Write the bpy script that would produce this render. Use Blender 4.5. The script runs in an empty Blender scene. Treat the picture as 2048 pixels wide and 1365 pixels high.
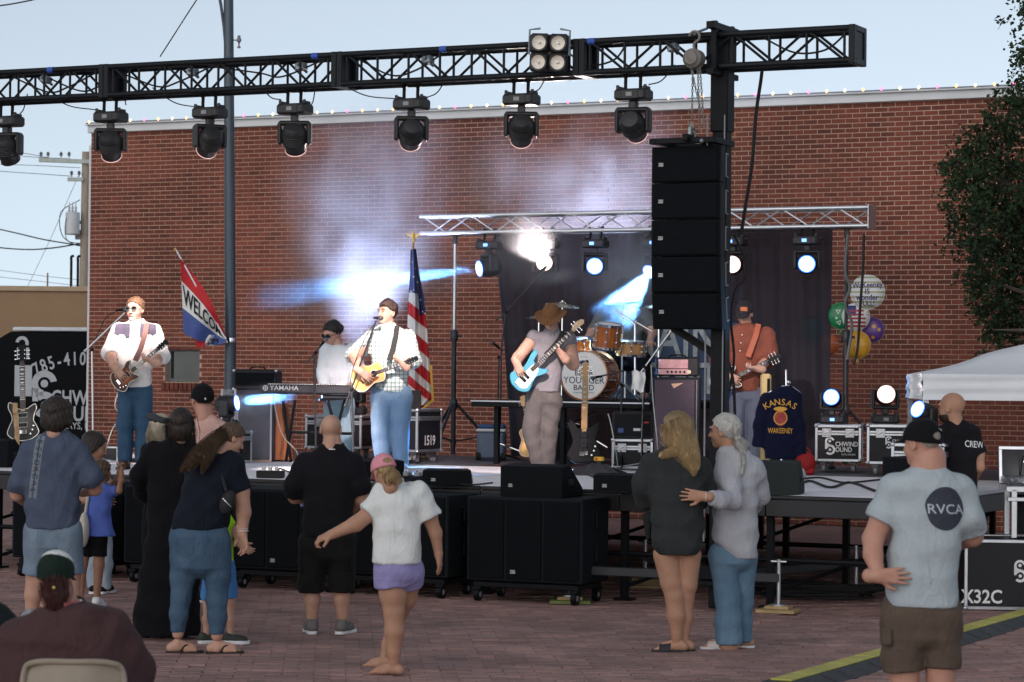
import bpy, bmesh, math, random
import numpy as np
from mathutils import Matrix, Vector
from mathutils.bvhtree import BVHTree
R = math.radians
sc = bpy.context.scene
col = sc.collection
random.seed(7)
rng = np.random.default_rng(11)
# camera
FPX = 5100.0                       # focal length in photograph pixels (2048 wide)
CAMZ = 2.03
PITCH, ROLL = 0.0132, 0.010
cd = bpy.data.cameras.new('camera'); cam = bpy.data.objects.new('camera', cd); col.objects.link(cam)
cd.sensor_width = 36.0; cd.lens = FPX / 2048 * 36.0; cd.clip_start = 0.5; cd.clip_end = 900
CM = Matrix.Rotation(math.pi / 2 + PITCH, 3, 'X') @ Matrix.Rotation(ROLL, 3, 'Z')
cam.matrix_world = Matrix.Translation((0, 0, CAMZ)) @ CM.to_4x4()
cd.dof.use_dof = True; cd.dof.focus_distance = 26.0; cd.dof.aperture_fstop = 5.6
sc.camera = cam
# dusk sky, last of the sun, exposure
world = bpy.data.worlds.new('World'); sc.world = world; world.use_nodes = True
wn = world.node_tree.nodes; wl = world.node_tree.links
bg = wn['Background']
sky = wn.new('ShaderNodeTexSky'); sky.sky_type = 'NISHITA'; sky.sun_disc = False
SUN_EL, SUN_AZ = 6.0, 205.0
sky.sun_elevation = R(SUN_EL); sky.sun_rotation = R(SUN_AZ); sky.altitude = 700
sky.air_density = 1.0; sky.dust_density = 0.5; sky.ozone_density = 2.2
wtc = wn.new('ShaderNodeTexCoord'); wmp = wn.new('ShaderNodeMapping'); wmp.inputs['Location'].default_value = (0, 0, .15)
wl.new(wtc.outputs['Generated'], wmp.inputs[0]); wl.new(wmp.outputs[0], sky.inputs[0])
whs = wn.new('ShaderNodeHueSaturation'); whs.inputs['Saturation'].default_value = .43
wl.new(sky.outputs[0], whs.inputs['Color']); wl.new(whs.outputs[0], bg.inputs[0]); bg.inputs[1].default_value = 0.15
sd_ = bpy.data.lights.new('sun', 'SUN'); sd_.energy = 0.95; sd_.angle = R(90); sd_.color = (1.0, .9, .82)
sun = bpy.data.objects.new('sun', sd_); col.objects.link(sun)
saz = R(SUN_AZ)
sdir = Vector((math.sin(saz) * math.cos(R(12)), math.cos(saz) * math.cos(R(12)), math.sin(R(12))))
sun.rotation_euler = sdir.to_track_quat('Z', 'Y').to_euler()
vs = sc.view_settings
vs.view_transform = 'Standard'; vs.look = 'None'; vs.exposure = 0.80; vs.gamma = 1.0; vs.use_curve_mapping = False
sc.cycles.use_denoising = True
sc.cycles.max_bounces = 6; sc.cycles.diffuse_bounces = 3; sc.cycles.glossy_bounces = 3
sc.cycles.transmission_bounces = 4; sc.cycles.transparent_max_bounces = 10; sc.cycles.volume_bounces = 0
sc.cycles.caustics_reflective = False; sc.cycles.caustics_refractive = False
sc.cycles.sample_clamp_indirect = 4.0
sc.cycles.volume_step_rate = 2.0; sc.cycles.volume_max_steps = 128
# where things stand
def ray(x, y):
    return (CM @ Vector(((x - 1024) / FPX, (682.5 - y) / FPX, -1.0)))
def pix(x, y, depth):              # point seen at photograph pixel x,y at that distance
    return Vector((0, 0, CAMZ)) + ray(x, y) * depth
def ground(x, y, z=0.0):           # point of the level z seen at that pixel
    r = ray(x, y); return Vector((0, 0, CAMZ)) + r * ((z - CAMZ) / r.z)
YAW = R(-26)
TV = Vector((math.cos(YAW), math.sin(YAW), 0)); NV = Vector((-math.sin(YAW), math.cos(YAW), 0))
ORG = Vector((0, 23.5, 0))         # stage front edge straight ahead
def st(a, b, z=0.0): return ORG + TV * a + NV * b + Vector((0, 0, z))
def onb(x, y, b):                  # pixel on the plane b metres behind the stage front
    r = ray(x, y); c = Vector((0, 0, CAMZ))
    return c + r * ((b - (c - ORG).dot(NV)) / r.dot(NV))
def ab(p): d = p - ORG; return d.dot(TV), d.dot(NV)
DECK = 1.0
WALLB = 12.5
# scene bookkeeping
def tag(o, label=None, cat=None, group=None, kind=None):
    if label: o['label'] = label
    if cat: o['category'] = cat
    if group: o['group'] = group
    if kind: o['kind'] = kind
    return o
def thing(name, label, cat, loc=(0, 0, 0), rz=0.0, group=None):
    o = bpy.data.objects.new(name, None); o.empty_display_size = .1; col.objects.link(o)
    o.location = loc; o.rotation_euler = (0, 0, rz)
    return tag(o, label, cat, group)
def link(name, me, parent=None, loc=None, rot=None):
    o = bpy.data.objects.new(name, me); col.objects.link(o)
    if parent: o.parent = parent
    if loc is not None: o.location = loc
    if rot is not None: o.rotation_euler = rot
    return o
def copy_tree(o, parent=None):
    c = o.copy(); col.objects.link(c)
    if parent: c.parent = parent
    for ch in list(o.children): copy_tree(ch, c)
    return c
# mesh collecting
class MB:
    def __init__(s): s.v = []; s.f = []; s.M = Matrix.Identity(4)
    def add(s, vs_, fs):
        n = len(s.v); M = s.M
        s.v += [tuple(M @ Vector(v)) for v in vs_]; s.f += [tuple(i + n for i in f) for f in fs]; return s
    def box(s, c, d, r=0.0, rot=None):
        x, y, z = d[0] / 2, d[1] / 2, d[2] / 2
        r = min(r, x * .9, y * .9, z * .9)
        if r <= 0:
            vs_ = [(i * x, j * y, k * z) for i in (-1, 1) for j in (-1, 1) for k in (-1, 1)]
            fs = [(0, 1, 3, 2), (4, 6, 7, 5), (0, 4, 5, 1), (2, 3, 7, 6), (0, 2, 6, 4), (1, 5, 7, 3)]
        else:
            vs_ = []; ix = {}
            for i in (-1, 1):
                for j in (-1, 1):
                    for k in (-1, 1):
                        for ax in range(3):
                            p = [i * (x - r), j * (y - r), k * (z - r)]
                            p[ax] = (i * x, j * y, k * z)[ax]
                            ix[(i, j, k, ax)] = len(vs_); vs_.append(tuple(p))
            g = lambda i, j, k, a: ix[(i, j, k, a)]
            fs = []
            for sgn in (-1, 1):
                for ax in range(3):
                    q = []
                    for (m, n) in ((-1, -1), (1, -1), (1, 1), (-1, 1)):
                        t = [0, 0, 0]; t[ax] = sgn; t[(ax + 1) % 3] = m; t[(ax + 2) % 3] = n
                        q.append(g(*t, ax))
                    fs.append(tuple(q if sgn > 0 else q[::-1]))
            for ax in range(3):
                b_, c_ = (ax + 1) % 3, (ax + 2) % 3
                for m in (-1, 1):
                    for n in (-1, 1):
                        t0 = [0, 0, 0]; t1 = [0, 0, 0]
                        t0[ax] = -1; t1[ax] = 1; t0[b_] = t1[b_] = m; t0[c_] = t1[c_] = n
                        q = (g(*t0, b_), g(*t1, b_), g(*t1, c_), g(*t0, c_))
                        fs.append(q if m * n > 0 else q[::-1])
            for i in (-1, 1):
                for j in (-1, 1):
                    for k in (-1, 1):
                        q = (g(i, j, k, 0), g(i, j, k, 1), g(i, j, k, 2))
                        fs.append(q if i * j * k > 0 else q[::-1])
        T = Matrix.Translation(c)
        if rot is not None: T = T @ rot.to_4x4()
        return s.add([T @ Vector(v) for v in vs_], fs)
    def tube(s, pts, r, n=8, caps=True, closed=False):
        pts = [Vector(p) for p in pts]; m = len(pts)
        rr = r if isinstance(r, (list, tuple)) else [r] * m
        vs_ = []; up = None
        for i, p in enumerate(pts):
            if closed: t = pts[(i + 1) % m] - pts[i - 1]
            else: t = pts[min(i + 1, m - 1)] - pts[max(i - 1, 0)]
            if t.length < 1e-9: t = Vector((0, 0, 1))
            t.normalize()
            if up is None: up = Vector((0, 0, 1)) if abs(t.z) < .9 else Vector((1, 0, 0))
            a = t.cross(up)
            if a.length < 1e-6: a = t.orthogonal()
            a.normalize(); b = a.cross(t).normalized(); up = b
            vs_ += [p + (a * math.cos(2 * math.pi * k / n) + b * math.sin(2 * math.pi * k / n)) * rr[i] for k in range(n)]
        fs = []
        for i in range(m if closed else m - 1):
            i2 = (i + 1) % m
            for k in range(n):
                k2 = (k + 1) % n
                fs.append((i * n + k, i * n + k2, i2 * n + k2, i2 * n + k))
        if caps and not closed:
            fs.append(tuple(range(n))[::-1]); fs.append(tuple((m - 1) * n + k for k in range(n)))
        return s.add(vs_, fs)
    def cyl(s, p0, p1, r, r1=None, n=12): return s.tube([p0, p1], [r, r if r1 is None else r1], n)
    def lathe(s, prof, n=20, c=(0, 0, 0), rot=None, caps=True):   # prof: (radius, height) about local z
        T = Matrix.Translation(c)
        if rot is not None: T = T @ rot.to_4x4()
        vs_ = [T @ Vector((r_ * math.cos(2 * math.pi * k / n), r_ * math.sin(2 * math.pi * k / n), h)) for r_, h in prof for k in range(n)]
        fs = []
        for i in range(len(prof) - 1):
            for k in range(n):
                k2 = (k + 1) % n
                fs.append((i * n + k, i * n + k2, (i + 1) * n + k2, (i + 1) * n + k))
        if caps:
            fs.append(tuple(range(n))[::-1]); fs.append(tuple((len(prof) - 1) * n + k for k in range(n)))
        return s.add(vs_, fs)
    def ball(s, c, r, n=14, m=9, rot=None):
        r = r if isinstance(r, (list, tuple)) else (r, r, r)
        prof = []
        T = Matrix.Translation(c)
        if rot is not None: T = T @ rot.to_4x4()
        vs_ = [T @ Vector((r[0] * math.sin(math.pi * i / m) * math.cos(2 * math.pi * k / n), r[1] * math.sin(math.pi * i / m) * math.sin(2 * math.pi * k / n), -r[2] * math.cos(math.pi * i / m))) for i in range(m + 1) for k in range(n)]
        fs = [(i * n + k, i * n + (k + 1) % n, (i + 1) * n + (k + 1) % n, (i + 1) * n + k) for i in range(m) for k in range(n)]
        return s.add(vs_, fs)
    def prism(s, out, h, z0=0.0, bev=0.0):      # outline in xy pushed along z
        out = list(out); n = len(out)
        area = sum(out[i][0] * out[(i + 1) % n][1] - out[(i + 1) % n][0] * out[i][1] for i in range(n))
        if area < 0: out = out[::-1]
        lay = []
        if bev > 0:
            cx = sum(p[0] for p in out) / n; cy = sum(p[1] for p in out) / n
            ins = []
            for i in range(n):
                a, b, c = out[i - 1], out[i], out[(i + 1) % n]
                tx, ty = c[0] - a[0], c[1] - a[1]; L = math.hypot(tx, ty) or 1
                ins.append((b[0] - ty / L * bev, b[1] + tx / L * bev))
            lay = [(ins, z0), (out, z0 + bev), (out, z0 + h - bev), (ins, z0 + h)]
        else: lay = [(out, z0), (out, z0 + h)]
        vs_ = [(p[0], p[1], z) for o, z in lay for p in o]
        fs = []
        for L_ in range(len(lay) - 1):
            for i in range(n):
                j = (i + 1) % n
                fs.append((L_ * n + i, L_ * n + j, (L_ + 1) * n + j, (L_ + 1) * n + i))
        fs.append(tuple(range(n))[::-1]); fs.append(tuple((len(lay) - 1) * n + i for i in range(n)))
        return s.add(vs_, fs)
    def grid(s, fn, nu, nv):
        vs_ = [fn(i / nu, j / nv) for j in range(nv + 1) for i in range(nu + 1)]
        fs = [(j * (nu + 1) + i, j * (nu + 1) + i + 1, (j + 1) * (nu + 1) + i + 1, (j + 1) * (nu + 1) + i) for j in range(nv) for i in range(nu)]
        return s.add(vs_, fs)
    def mesh(s, name, m=None, smooth=True, ang=38):
        me = bpy.data.meshes.new(name); me.from_pydata(s.v, [], s.f); me.update()
        if m: me.materials.append(m)
        if smooth:
            me.polygons.foreach_set('use_smooth', [True] * len(me.polygons))
            me.set_sharp_from_angle(angle=R(ang))
        return me
    def build(s, name, m, parent=None, loc=None, rot=None, smooth=True, ang=38):
        return link(name, s.mesh(name, m, smooth, ang), parent, loc, rot)
def smooth_outline(pts, n=6):      # closed Catmull-Rom
    out = []; m = len(pts)
    for i in range(m):
        p0, p1, p2, p3 = (Vector(pts[(i + k - 1) % m]) for k in range(4))
        for t in range(n):
            t /= n
            out.append(tuple(.5 * ((2 * p1) + (p2 - p0) * t + (2 * p0 - 5 * p1 + 4 * p2 - p3) * t * t + (3 * p1 - p0 - 3 * p2 + p3) * t ** 3)))
    return out
def curve(pts, n=8):               # open Catmull-Rom through points
    P = [Vector(p) for p in pts]; P = [P[0] * 2 - P[1]] + P + [P[-1] * 2 - P[-2]]; out = []
    for i in range(1, len(P) - 2):
        p0, p1, p2, p3 = P[i - 1:i + 3]
        for t in range(n):
            t /= n
            out.append(.5 * ((2 * p1) + (p2 - p0) * t + (2 * p0 - 5 * p1 + 4 * p2 - p3) * t * t + (3 * p1 - p0 - 3 * p2 + p3) * t ** 3))
    return out + [P[-2]]
# materials
MATS = {}
def mat(name, c, rough=.6, metal=0.0, var=.12, scale=6.0, bump=0.0, bscale=None, spec=.5, emit=None, es=0.0, sheen=0.0, stretch=(1, 1, 1), c2=None, coat=0.0, sss=0.0, trans=0.0, alpha=None, detail=5):
    if name in MATS: return MATS[name]
    m = bpy.data.materials.new(name); m.use_nodes = True; MATS[name] = m
    nt = m.node_tree; N = nt.nodes; L = nt.links; b = N['Principled BSDF']
    b.inputs['Roughness'].default_value = rough; b.inputs['Metallic'].default_value = metal
    b.inputs['Specular IOR Level'].default_value = spec
    b.inputs['Base Color'].default_value = (*c, 1)
    if coat: b.inputs['Coat Weight'].default_value = coat
    if sheen: b.inputs['Sheen Weight'].default_value = sheen; b.inputs['Sheen Roughness'].default_value = .5
    if sss:
        b.inputs['Subsurface Weight'].default_value = sss; b.inputs['Subsurface Radius'].default_value = (.02, .008, .004); b.inputs['Subsurface Scale'].default_value = .5
    if trans: b.inputs['Transmission Weight'].default_value = trans
    if alpha is not None: b.inputs['Alpha'].default_value = alpha
    if emit: b.inputs['Emission Color'].default_value = (*emit, 1); b.inputs['Emission Strength'].default_value = es
    if var or bump:
        tc = N.new('ShaderNodeTexCoord'); mp = N.new('ShaderNodeMapping'); mp.inputs['Scale'].default_value = stretch
        L.new(tc.outputs['Object'], mp.inputs[0])
        no = N.new('ShaderNodeTexNoise'); no.inputs['Scale'].default_value = scale; no.inputs['Detail'].default_value = detail; no.inputs['Roughness'].default_value = .62
        L.new(mp.outputs[0], no.inputs[0])
        if var:
            rp = N.new('ShaderNodeValToRGB'); rp.color_ramp.elements[0].position = .28; rp.color_ramp.elements[1].position = .72
            d = c2 or tuple(x * (1 - var) for x in c); e = c if c2 else tuple(min(1, x * (1 + var)) for x in c)
            rp.color_ramp.elements[0].color = (*d, 1); rp.color_ramp.elements[1].color = (*e, 1)
            L.new(no.outputs[0], rp.inputs[0]); L.new(rp.outputs[0], b.inputs['Base Color'])
            mr = N.new('ShaderNodeMapRange'); mr.inputs['To Min'].default_value = max(0, rough - .1); mr.inputs['To Max'].default_value = min(1, rough + .1)
            L.new(no.outputs[0], mr.inputs['Value']); L.new(mr.outputs[0], b.inputs['Roughness'])
        if bump:
            n2 = no
            if bscale:
                n2 = N.new('ShaderNodeTexNoise'); n2.inputs['Scale'].default_value = bscale; n2.inputs['Detail'].default_value = 3; L.new(mp.outputs[0], n2.inputs[0])
            bu = N.new('ShaderNodeBump'); bu.inputs['Strength'].default_value = min(1, bump); bu.inputs['Distance'].default_value = .01
            L.new(n2.outputs[0], bu.inputs['Height']); L.new(bu.outputs[0], b.inputs['Normal'])
    return m
def srgb(r, g, b):
    return tuple(((v / 255) / 12.92 if v / 255 <= .04045 else ((v / 255 + .055) / 1.055) ** 2.4) for v in (r, g, b))
M_BLACK = mat('black_painted_metal', (.006, .007, .009), .5, .0, .3, 14, .15, spec=.15)
M_TRUSSB = mat('black_truss_tube', (.008, .010, .013), .45, .0, .35, 9, .2, spec=.2)
M_ALU = mat('aluminium', (.62, .64, .67), .32, .9, .1, 12)
M_CHROME = mat('chrome', (.75, .76, .78), .14, 1.0, .05, 8)
M_CASE = mat('black_case_laminate', (.011, .011, .015), .5, 0, .2, 20, .1, spec=.3)
M_CARPET = mat('black_speaker_paint', (.006, .007, .009), .8, 0, .4, 60, .5, spec=.12)
M_GRILL = mat('speaker_grille', (.005, .006, .008), .8, 0, .4, 90, .6, spec=.1)
M_WHITE = mat('white_print', (.78, .79, .80), .6, 0, .05, 10)
M_RUBBER = mat('black_rubber', (.014, .014, .015), .8, 0, .2, 12)
M_WOOD = mat('pine_timber', (.42, .30, .15), .7, 0, .3, 4, .3, stretch=(1, 8, 8))
M_GREYPL = mat('grey_plastic', (.25, .26, .28), .5)
# lettering
def text2d(body, size=1.0, bold=0.0, sx=1.0, align='CENTER', spacing=1.0, cap=None):
    cu = bpy.data.curves.new('lettering', 'FONT'); cu.body = body; cu.size = size; cu.offset = bold * size
    cu.align_x = align; cu.align_y = 'CENTER'; cu.space_character = spacing; cu.resolution_u = 3; cu.fill_mode = 'FRONT'
    o = bpy.data.objects.new('lettering', cu); col.objects.link(o)
    dg = bpy.context.evaluated_depsgraph_get(); dg.update()
    me = o.evaluated_get(dg).to_mesh()
    v = [(p.co.x * sx, p.co.y) for p in me.vertices]; fcs = [tuple(p.vertices) for p in me.polygons]
    o.evaluated_get(dg).to_mesh_clear()
    bpy.data.objects.remove(o); bpy.data.curves.remove(cu)
    return v, fcs
def fine(v, fcs, L):               # split long edges so lettering can lie on a curved cloth
    bm = bmesh.new(); bv = [bm.verts.new((p[0], p[1], 0)) for p in v]
    for f_ in fcs:
        try: bm.faces.new([bv[i] for i in f_])
        except ValueError: pass
    bmesh.ops.triangulate(bm, faces=bm.faces[:])
    for _ in range(4):
        e = [x for x in bm.edges if x.calc_length() > L]
        if not e: break
        bmesh.ops.subdivide_edges(bm, edges=e, cuts=1)
        bmesh.ops.triangulate(bm, faces=[f_ for f_ in bm.faces if len(f_.verts) > 3])
    bm.verts.index_update()
    vv = [(p.co.x, p.co.y) for p in bm.verts]; ff = [tuple(q.index for q in f_.verts) for f_ in bm.faces]
    bm.free(); return vv, ff
def flat_print(name, shapes, m, parent, origin, U, V, off=.003):
    U = Vector(U); V = Vector(V); nrm = U.cross(V).normalized(); b = MB()
    for v, fcs in shapes: b.add([Vector(origin) + U * p[0] + V * p[1] + nrm * off for p in v], fcs)
    o = b.build(name, m, parent, smooth=False); o['kind'] = 'stuff'; return o
def moved(sh, dx, dy, a=0.0, k=1.0):
    v, f_ = sh; ca, sa = math.cos(a) * k, math.sin(a) * k
    return ([(x * ca - y * sa + dx, x * sa + y * ca + dy) for x, y in v], f_)
def disc2d(r, n=32, cx=0, cy=0, sy=1.0): return ([(cx + r * math.cos(2 * math.pi * i / n), cy + r * sy * math.sin(2 * math.pi * i / n)) for i in range(n)], [tuple(range(n))])
def ring2d(r0, r1, n=28, cx=0, cy=0, a0=0.0, a1=2 * math.pi):
    v = []
    for i in range(n + 1):
        a = a0 + (a1 - a0) * i / n
        v += [(cx + r0 * math.cos(a), cy + r0 * math.sin(a)), (cx + r1 * math.cos(a), cy + r1 * math.sin(a))]
    return (v, [(2 * i, 2 * i + 1, 2 * i + 3, 2 * i + 2) for i in range(n)])
def rect2d(w, h, cx=0, cy=0): return ([(cx - w / 2, cy - h / 2), (cx + w / 2, cy - h / 2), (cx + w / 2, cy + h / 2), (cx - w / 2, cy + h / 2)], [(0, 1, 2, 3)])
def arc_text(body, size, rad, bold=0, sx=1.0, pitch=1.0):
    out = []; n = len(body); step = size * .62 * sx * pitch / rad
    for i, ch in enumerate(body):
        if ch == ' ': continue
        a = (i - (n - 1) / 2) * step
        out.append(moved(text2d(ch, size, bold, sx), rad * math.sin(a), rad * math.cos(a) - rad, -a))
    return out
def sound_logo(k=1.0):             # the two-line rental-company mark with its tall S
    s = [ring2d(.10, .17, 22, 0, .17, .3, 5.0), ring2d(.11, .19, 22, .01, -.13, -2.4, 2.6), rect2d(.07, .25, -.135, .02), disc2d(.05, 14, .0, .18), disc2d(.05, 14, .01, -.13)]
    s += [moved(text2d('CHWIND', .24, .018, .8, 'LEFT'), .2, .07), moved(text2d('OUND', .24, .018, .82, 'LEFT'), .2, -.13), moved(text2d('HAYS, KANSAS', .085, .004, .9, 'LEFT'), .42, -.30)]
    return [moved(x, 0, 0, 0, k) for x in s]
# ground of brick pavers
M_PAVER = mat('worn_brick_paver', (.31, .188, .168), .82, 0, .3, 1.3, .5, 60)
nt = M_PAVER.node_tree
_g = nt.nodes.new('ShaderNodeNewGeometry'); _oi = nt.nodes.new('ShaderNodeObjectInfo')
_ad = nt.nodes.new('ShaderNodeMath'); _ad.operation = 'ADD'; _fr = nt.nodes.new('ShaderNodeMath'); _fr.operation = 'FRACT'
nt.links.new(_g.outputs['Random Per Island'], _ad.inputs[0]); nt.links.new(_oi.outputs['Random'], _ad.inputs[1]); nt.links.new(_ad.outputs[0], _fr.inputs[0])
_mr = nt.nodes.new('ShaderNodeMapRange'); _mr.inputs['To Min'].default_value = .8; _mr.inputs['To Max'].default_value = 1.2; nt.links.new(_fr.outputs[0], _mr.inputs['Value'])
_mx = nt.nodes.new('ShaderNodeMixRGB'); _mx.blend_type = 'MULTIPLY'; _mx.inputs[0].default_value = 1
_rp = [n for n in nt.nodes if n.type == 'VALTORGB'][0]
# object-space noise would repeat on every paver: use world position
_n = [n for n in nt.nodes if n.type == 'TEX_NOISE']
for q in _n: nt.links.new(_g.outputs['Position'], q.inputs[0])
nt.links.new(_rp.outputs[0], _mx.inputs[1]); nt.links.new(_mr.outputs[0], _mx.inputs[2])
nt.links.new(_mx.outputs[0], nt.nodes['Principled BSDF'].inputs['Base Color'])
M_GROUND = mat('street_bed', (.235, .145, .13), .9, 0, .3, .8, .4, 40)
g = MB(); g.add([(-400, -20, -.012), (400, -20, -.012), (400, 600, -.012), (-400, 600, -.012)], [(0, 1, 2, 3)])
gobj = g.build('street', M_GROUND, smooth=False); tag(gobj, kind='structure')
PL, PW = .215, .108
pv = MB(); pv.box((0, 0, 0), (PL - .006, PW - .006, .05), .005)
pme = [pv.mesh('paver', M_PAVER, smooth=False)]
rest = MB(); rows = []
UA = Matrix.Rotation(R(4), 3, 'Z')
near = []
for j in range(-10, 240):
    for i in range(-40, 45):
        p = UA @ Vector((i * PL + (PL / 2 if j % 2 else 0), 14.5 + j * PW, 0))
        u = p.x / p.y
        if p.y < 15.6 or p.y > 31 or abs(u) > .212: continue
        near.append((p.y, p.x))
near.sort()
nf = 0
for k, (y, x) in enumerate(near):
    z = -.03 + random.uniform(-.004, .006); tx, ty = random.uniform(-.02, .02), random.uniform(-.012, .012)
    rt = Matrix.Rotation(R(4) + random.uniform(-.02, .02), 3, 'Z') @ Matrix.Rotation(tx, 3, 'X') @ Matrix.Rotation(ty, 3, 'Y')
    vis = abs(x / y) < .2 and y > 16.85
    if vis and nf < 300:
        nf += 1
        o = link('paver', pme[0], gobj); o.location = (x, y, z); o.rotation_euler = rt.to_euler()
    else:
        rest.box((x, y, z), (PL - .006, PW - .006, .05), 0, rt)
ro = rest.build('paver_field', M_PAVER, gobj, smooth=False); ro['kind'] = 'stuff'
# brick building behind the stage
WL = ab(onb(181, 500, WALLB))[0]; WR = WL + 20.3
WTOP = 5.93
M_BRICK = mat('dark_red_brick', (.165, .046, .028), .85, 0, .22, 18, .4, 90)
nt = M_BRICK.node_tree
_g = nt.nodes.new('ShaderNodeNewGeometry'); _oi = nt.nodes.new('ShaderNodeObjectInfo')
_ad = nt.nodes.new('ShaderNodeMath'); _ad.operation = 'ADD'; _fr = nt.nodes.new('ShaderNodeMath'); _fr.operation = 'FRACT'
nt.links.new(_g.outputs['Random Per Island'], _ad.inputs[0]); nt.links.new(_oi.outputs['Random'], _ad.inputs[1]); nt.links.new(_ad.outputs[0], _fr.inputs[0])
_cr = nt.nodes.new('ShaderNodeValToRGB'); _cr.color_ramp.elements[0].color = (.72, .70, .78, 1); _cr.color_ramp.elements[1].color = (1.25, 1.2, 1.15, 1)
e = _cr.color_ramp.elements.new(.15); e.color = (.88, .9, .95, 1)
nt.links.new(_fr.outputs[0], _cr.inputs[0])
_mx = nt.nodes.new('ShaderNodeMixRGB'); _mx.blend_type = 'MULTIPLY'; _mx.inputs[0].default_value = 1
_rp = [n for n in nt.nodes if n.type == 'VALTORGB' and n != _cr][0]
nt.links.new(_rp.outputs[0], _mx.inputs[1]); nt.links.new(_cr.outputs[0], _mx.inputs[2])
_ln = nt.nodes.new('ShaderNodeTexNoise'); _ln.inputs['Scale'].default_value = .7; _ln.inputs['Detail'].default_value = 6; _lr = nt.nodes.new('ShaderNodeMapRange'); _lr.inputs['From Min'].default_value = .3; _lr.inputs['From Max'].default_value = .7; _lr.inputs['To Min'].default_value = .62; _lr.inputs['To Max'].default_value = 1.3; nt.links.new(_ln.outputs[0], _lr.inputs['Value'])
_m2 = nt.nodes.new('ShaderNodeMixRGB'); _m2.blend_type = 'MULTIPLY'; _m2.inputs[0].default_value = 1; nt.links.new(_mx.outputs[0], _m2.inputs[1]); nt.links.new(_lr.outputs[0], _m2.inputs[2]); nt.links.new(_m2.outputs[0], nt.nodes['Principled BSDF'].inputs['Base Color'])
for q in [n for n in nt.nodes if n.type == 'TEX_NOISE']: nt.links.new(_g.outputs['Position'], q.inputs[0])
M_MORTAR = mat('tan_mortar', (.50, .33, .25), .9, 0, .2, 1.2)
M_COPING = mat('pale_metal_coping', (.62, .64, .66), .5, .0, .1, 1.2)
bld = thing('brick_building', 'long dark red brick building with pale metal coping behind the stage', 'building', st(WL, WALLB), YAW)
WLN = WR - WL
wx0, wx1 = (ab(onb(331, 730, WALLB))[0] - WL, ab(onb(400, 730, WALLB))[0] - WL)
wz0, wz1 = onb(365, 765, WALLB).z, onb(365, 697, WALLB).z
b = MB()
def slab(x0, x1, z0, z1): b.box(((x0 + x1) / 2, .168, (z0 + z1) / 2), (x1 - x0, .36, z1 - z0))
slab(0, WLN, 0, wz0); slab(0, WLN, wz1, WTOP - .11); slab(0, wx0, wz0, wz1); slab(wx1, WLN, wz0, wz1)
b.box((.18, 6.3, (WTOP - .11) / 2), (.36, 11.9, WTOP - .11)); b.box((WLN - .18, 6.3, (WTOP - .11) / 2), (.36, 11.9, WTOP - .11))
b.box((WLN / 2, 12.4, (WTOP - .11) / 2), (WLN, .3, WTOP - .11)); b.box((WLN / 2, 6.2, WTOP - .5), (WLN - .8, 11.8, .2))
b.build('wall', M_MORTAR, bld, smooth=False)
BL, BH, J = .2032, .0677, .0118
fm = MB(); fm.box((0, 0, 0), (BL - J, .03, BH - J), .0035); brick_me = fm.mesh('brick', M_BRICK, smooth=False)
rest = MB(); cnt = 0
zlo, zhi = .0, WTOP - .115
for j in range(int((zhi - zlo) / BH) + 1):
    zc = zhi - (j + .5) * BH
    off = 0 if j % 2 else BL / 2
    i = -1
    while True:
        x0 = i * BL + off; x1 = x0 + BL; i += 1
        if x0 >= WLN: break
        x0 = max(x0, 0.0); x1 = min(x1, WLN)
        if x1 - x0 < .03: continue
        if zc > wz0 - .13 and zc < wz1 and x1 > wx0 and x0 < wx1:
            if x0 < wx0 - .04: x1 = wx0
            elif x1 > wx1 + .04: x0 = wx1
            else: continue
        yo = -.004 + random.uniform(-.0025, .0025)
        c = ((x0 + x1) / 2, yo, zc)
        full = abs(x1 - x0 - BL) < 1e-6
        pw = bld.matrix_basis @ Vector(c) if False else st(WL + c[0], WALLB + c[1], c[2])
        v = CM.transposed() @ (pw - Vector((0, 0, CAMZ))); px = 1024 + FPX * v.x / -v.z; py = 682.5 - FPX * v.y / -v.z
        if full and 1745 < px < 1895 and 196 < py < 690 and cnt < 300:
            cnt += 1; o = link('brick', brick_me, bld); o.location = c
        else: rest.box(c, (x1 - x0 - J, .03, BH - J), 0)
ro = rest.build('brickwork', M_BRICK, bld, smooth=False); ro['kind'] = 'stuff'
b = MB(); b.box((WLN / 2, .06, WTOP - .055), (WLN + .05, .30, .115), .006); b.box((WLN / 2, .02, WTOP + .012), (WLN + .06, .34, .02), .004)
cop = b.build('coping', M_COPING, bld)
b = MB(); b.cyl((0, -.155, WTOP + .034), (WLN, -.155, WTOP + .034), .011, n=6); b.build('light_string_cable', M_GREYPL, cop)
M_BULB = [mat('bulb_warm', (1, .8, .5), .4, emit=(1, .55, .2), es=.9, var=0), mat('bulb_cream', (1, .9, .7), .4, emit=(1, .8, .4), es=.9, var=0), mat('bulb_pink', (1, .4, .7), .4, emit=(1, .2, .42), es=.9, var=0)]
bm_ = []
for q in range(3):
    b = MB(); b.ball((0, 0, 0), (.022, .022, .028), 8, 6); bm_.append(b.mesh('bulb', M_BULB[q]))
k = 0; x = .06
while x < WLN:
    link('bulb', bm_[(0, 2, 1, 1, 2, 0, 1)[k % 7]], cop, (x, -.158, WTOP + .052)); x += .262; k += 1
b = MB()      # small window
for (x0, x1, z0, z1) in ((wx0, wx0 + .06, wz0, wz1), (wx1 - .05, wx1, wz0, wz1), (wx0 + .06, wx1 - .05, wz1 - .05, wz1), (wx0 + .06, wx1 - .05, wz0, wz0 + .06)):
    b.box(((x0 + x1) / 2, .09, (z0 + z1) / 2), (x1 - x0, .06, z1 - z0), .004)
M_WFR = mat('grey_window_frame', (.12, .125, .12), .6)
win = b.build('window', M_WFR, bld)
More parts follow.
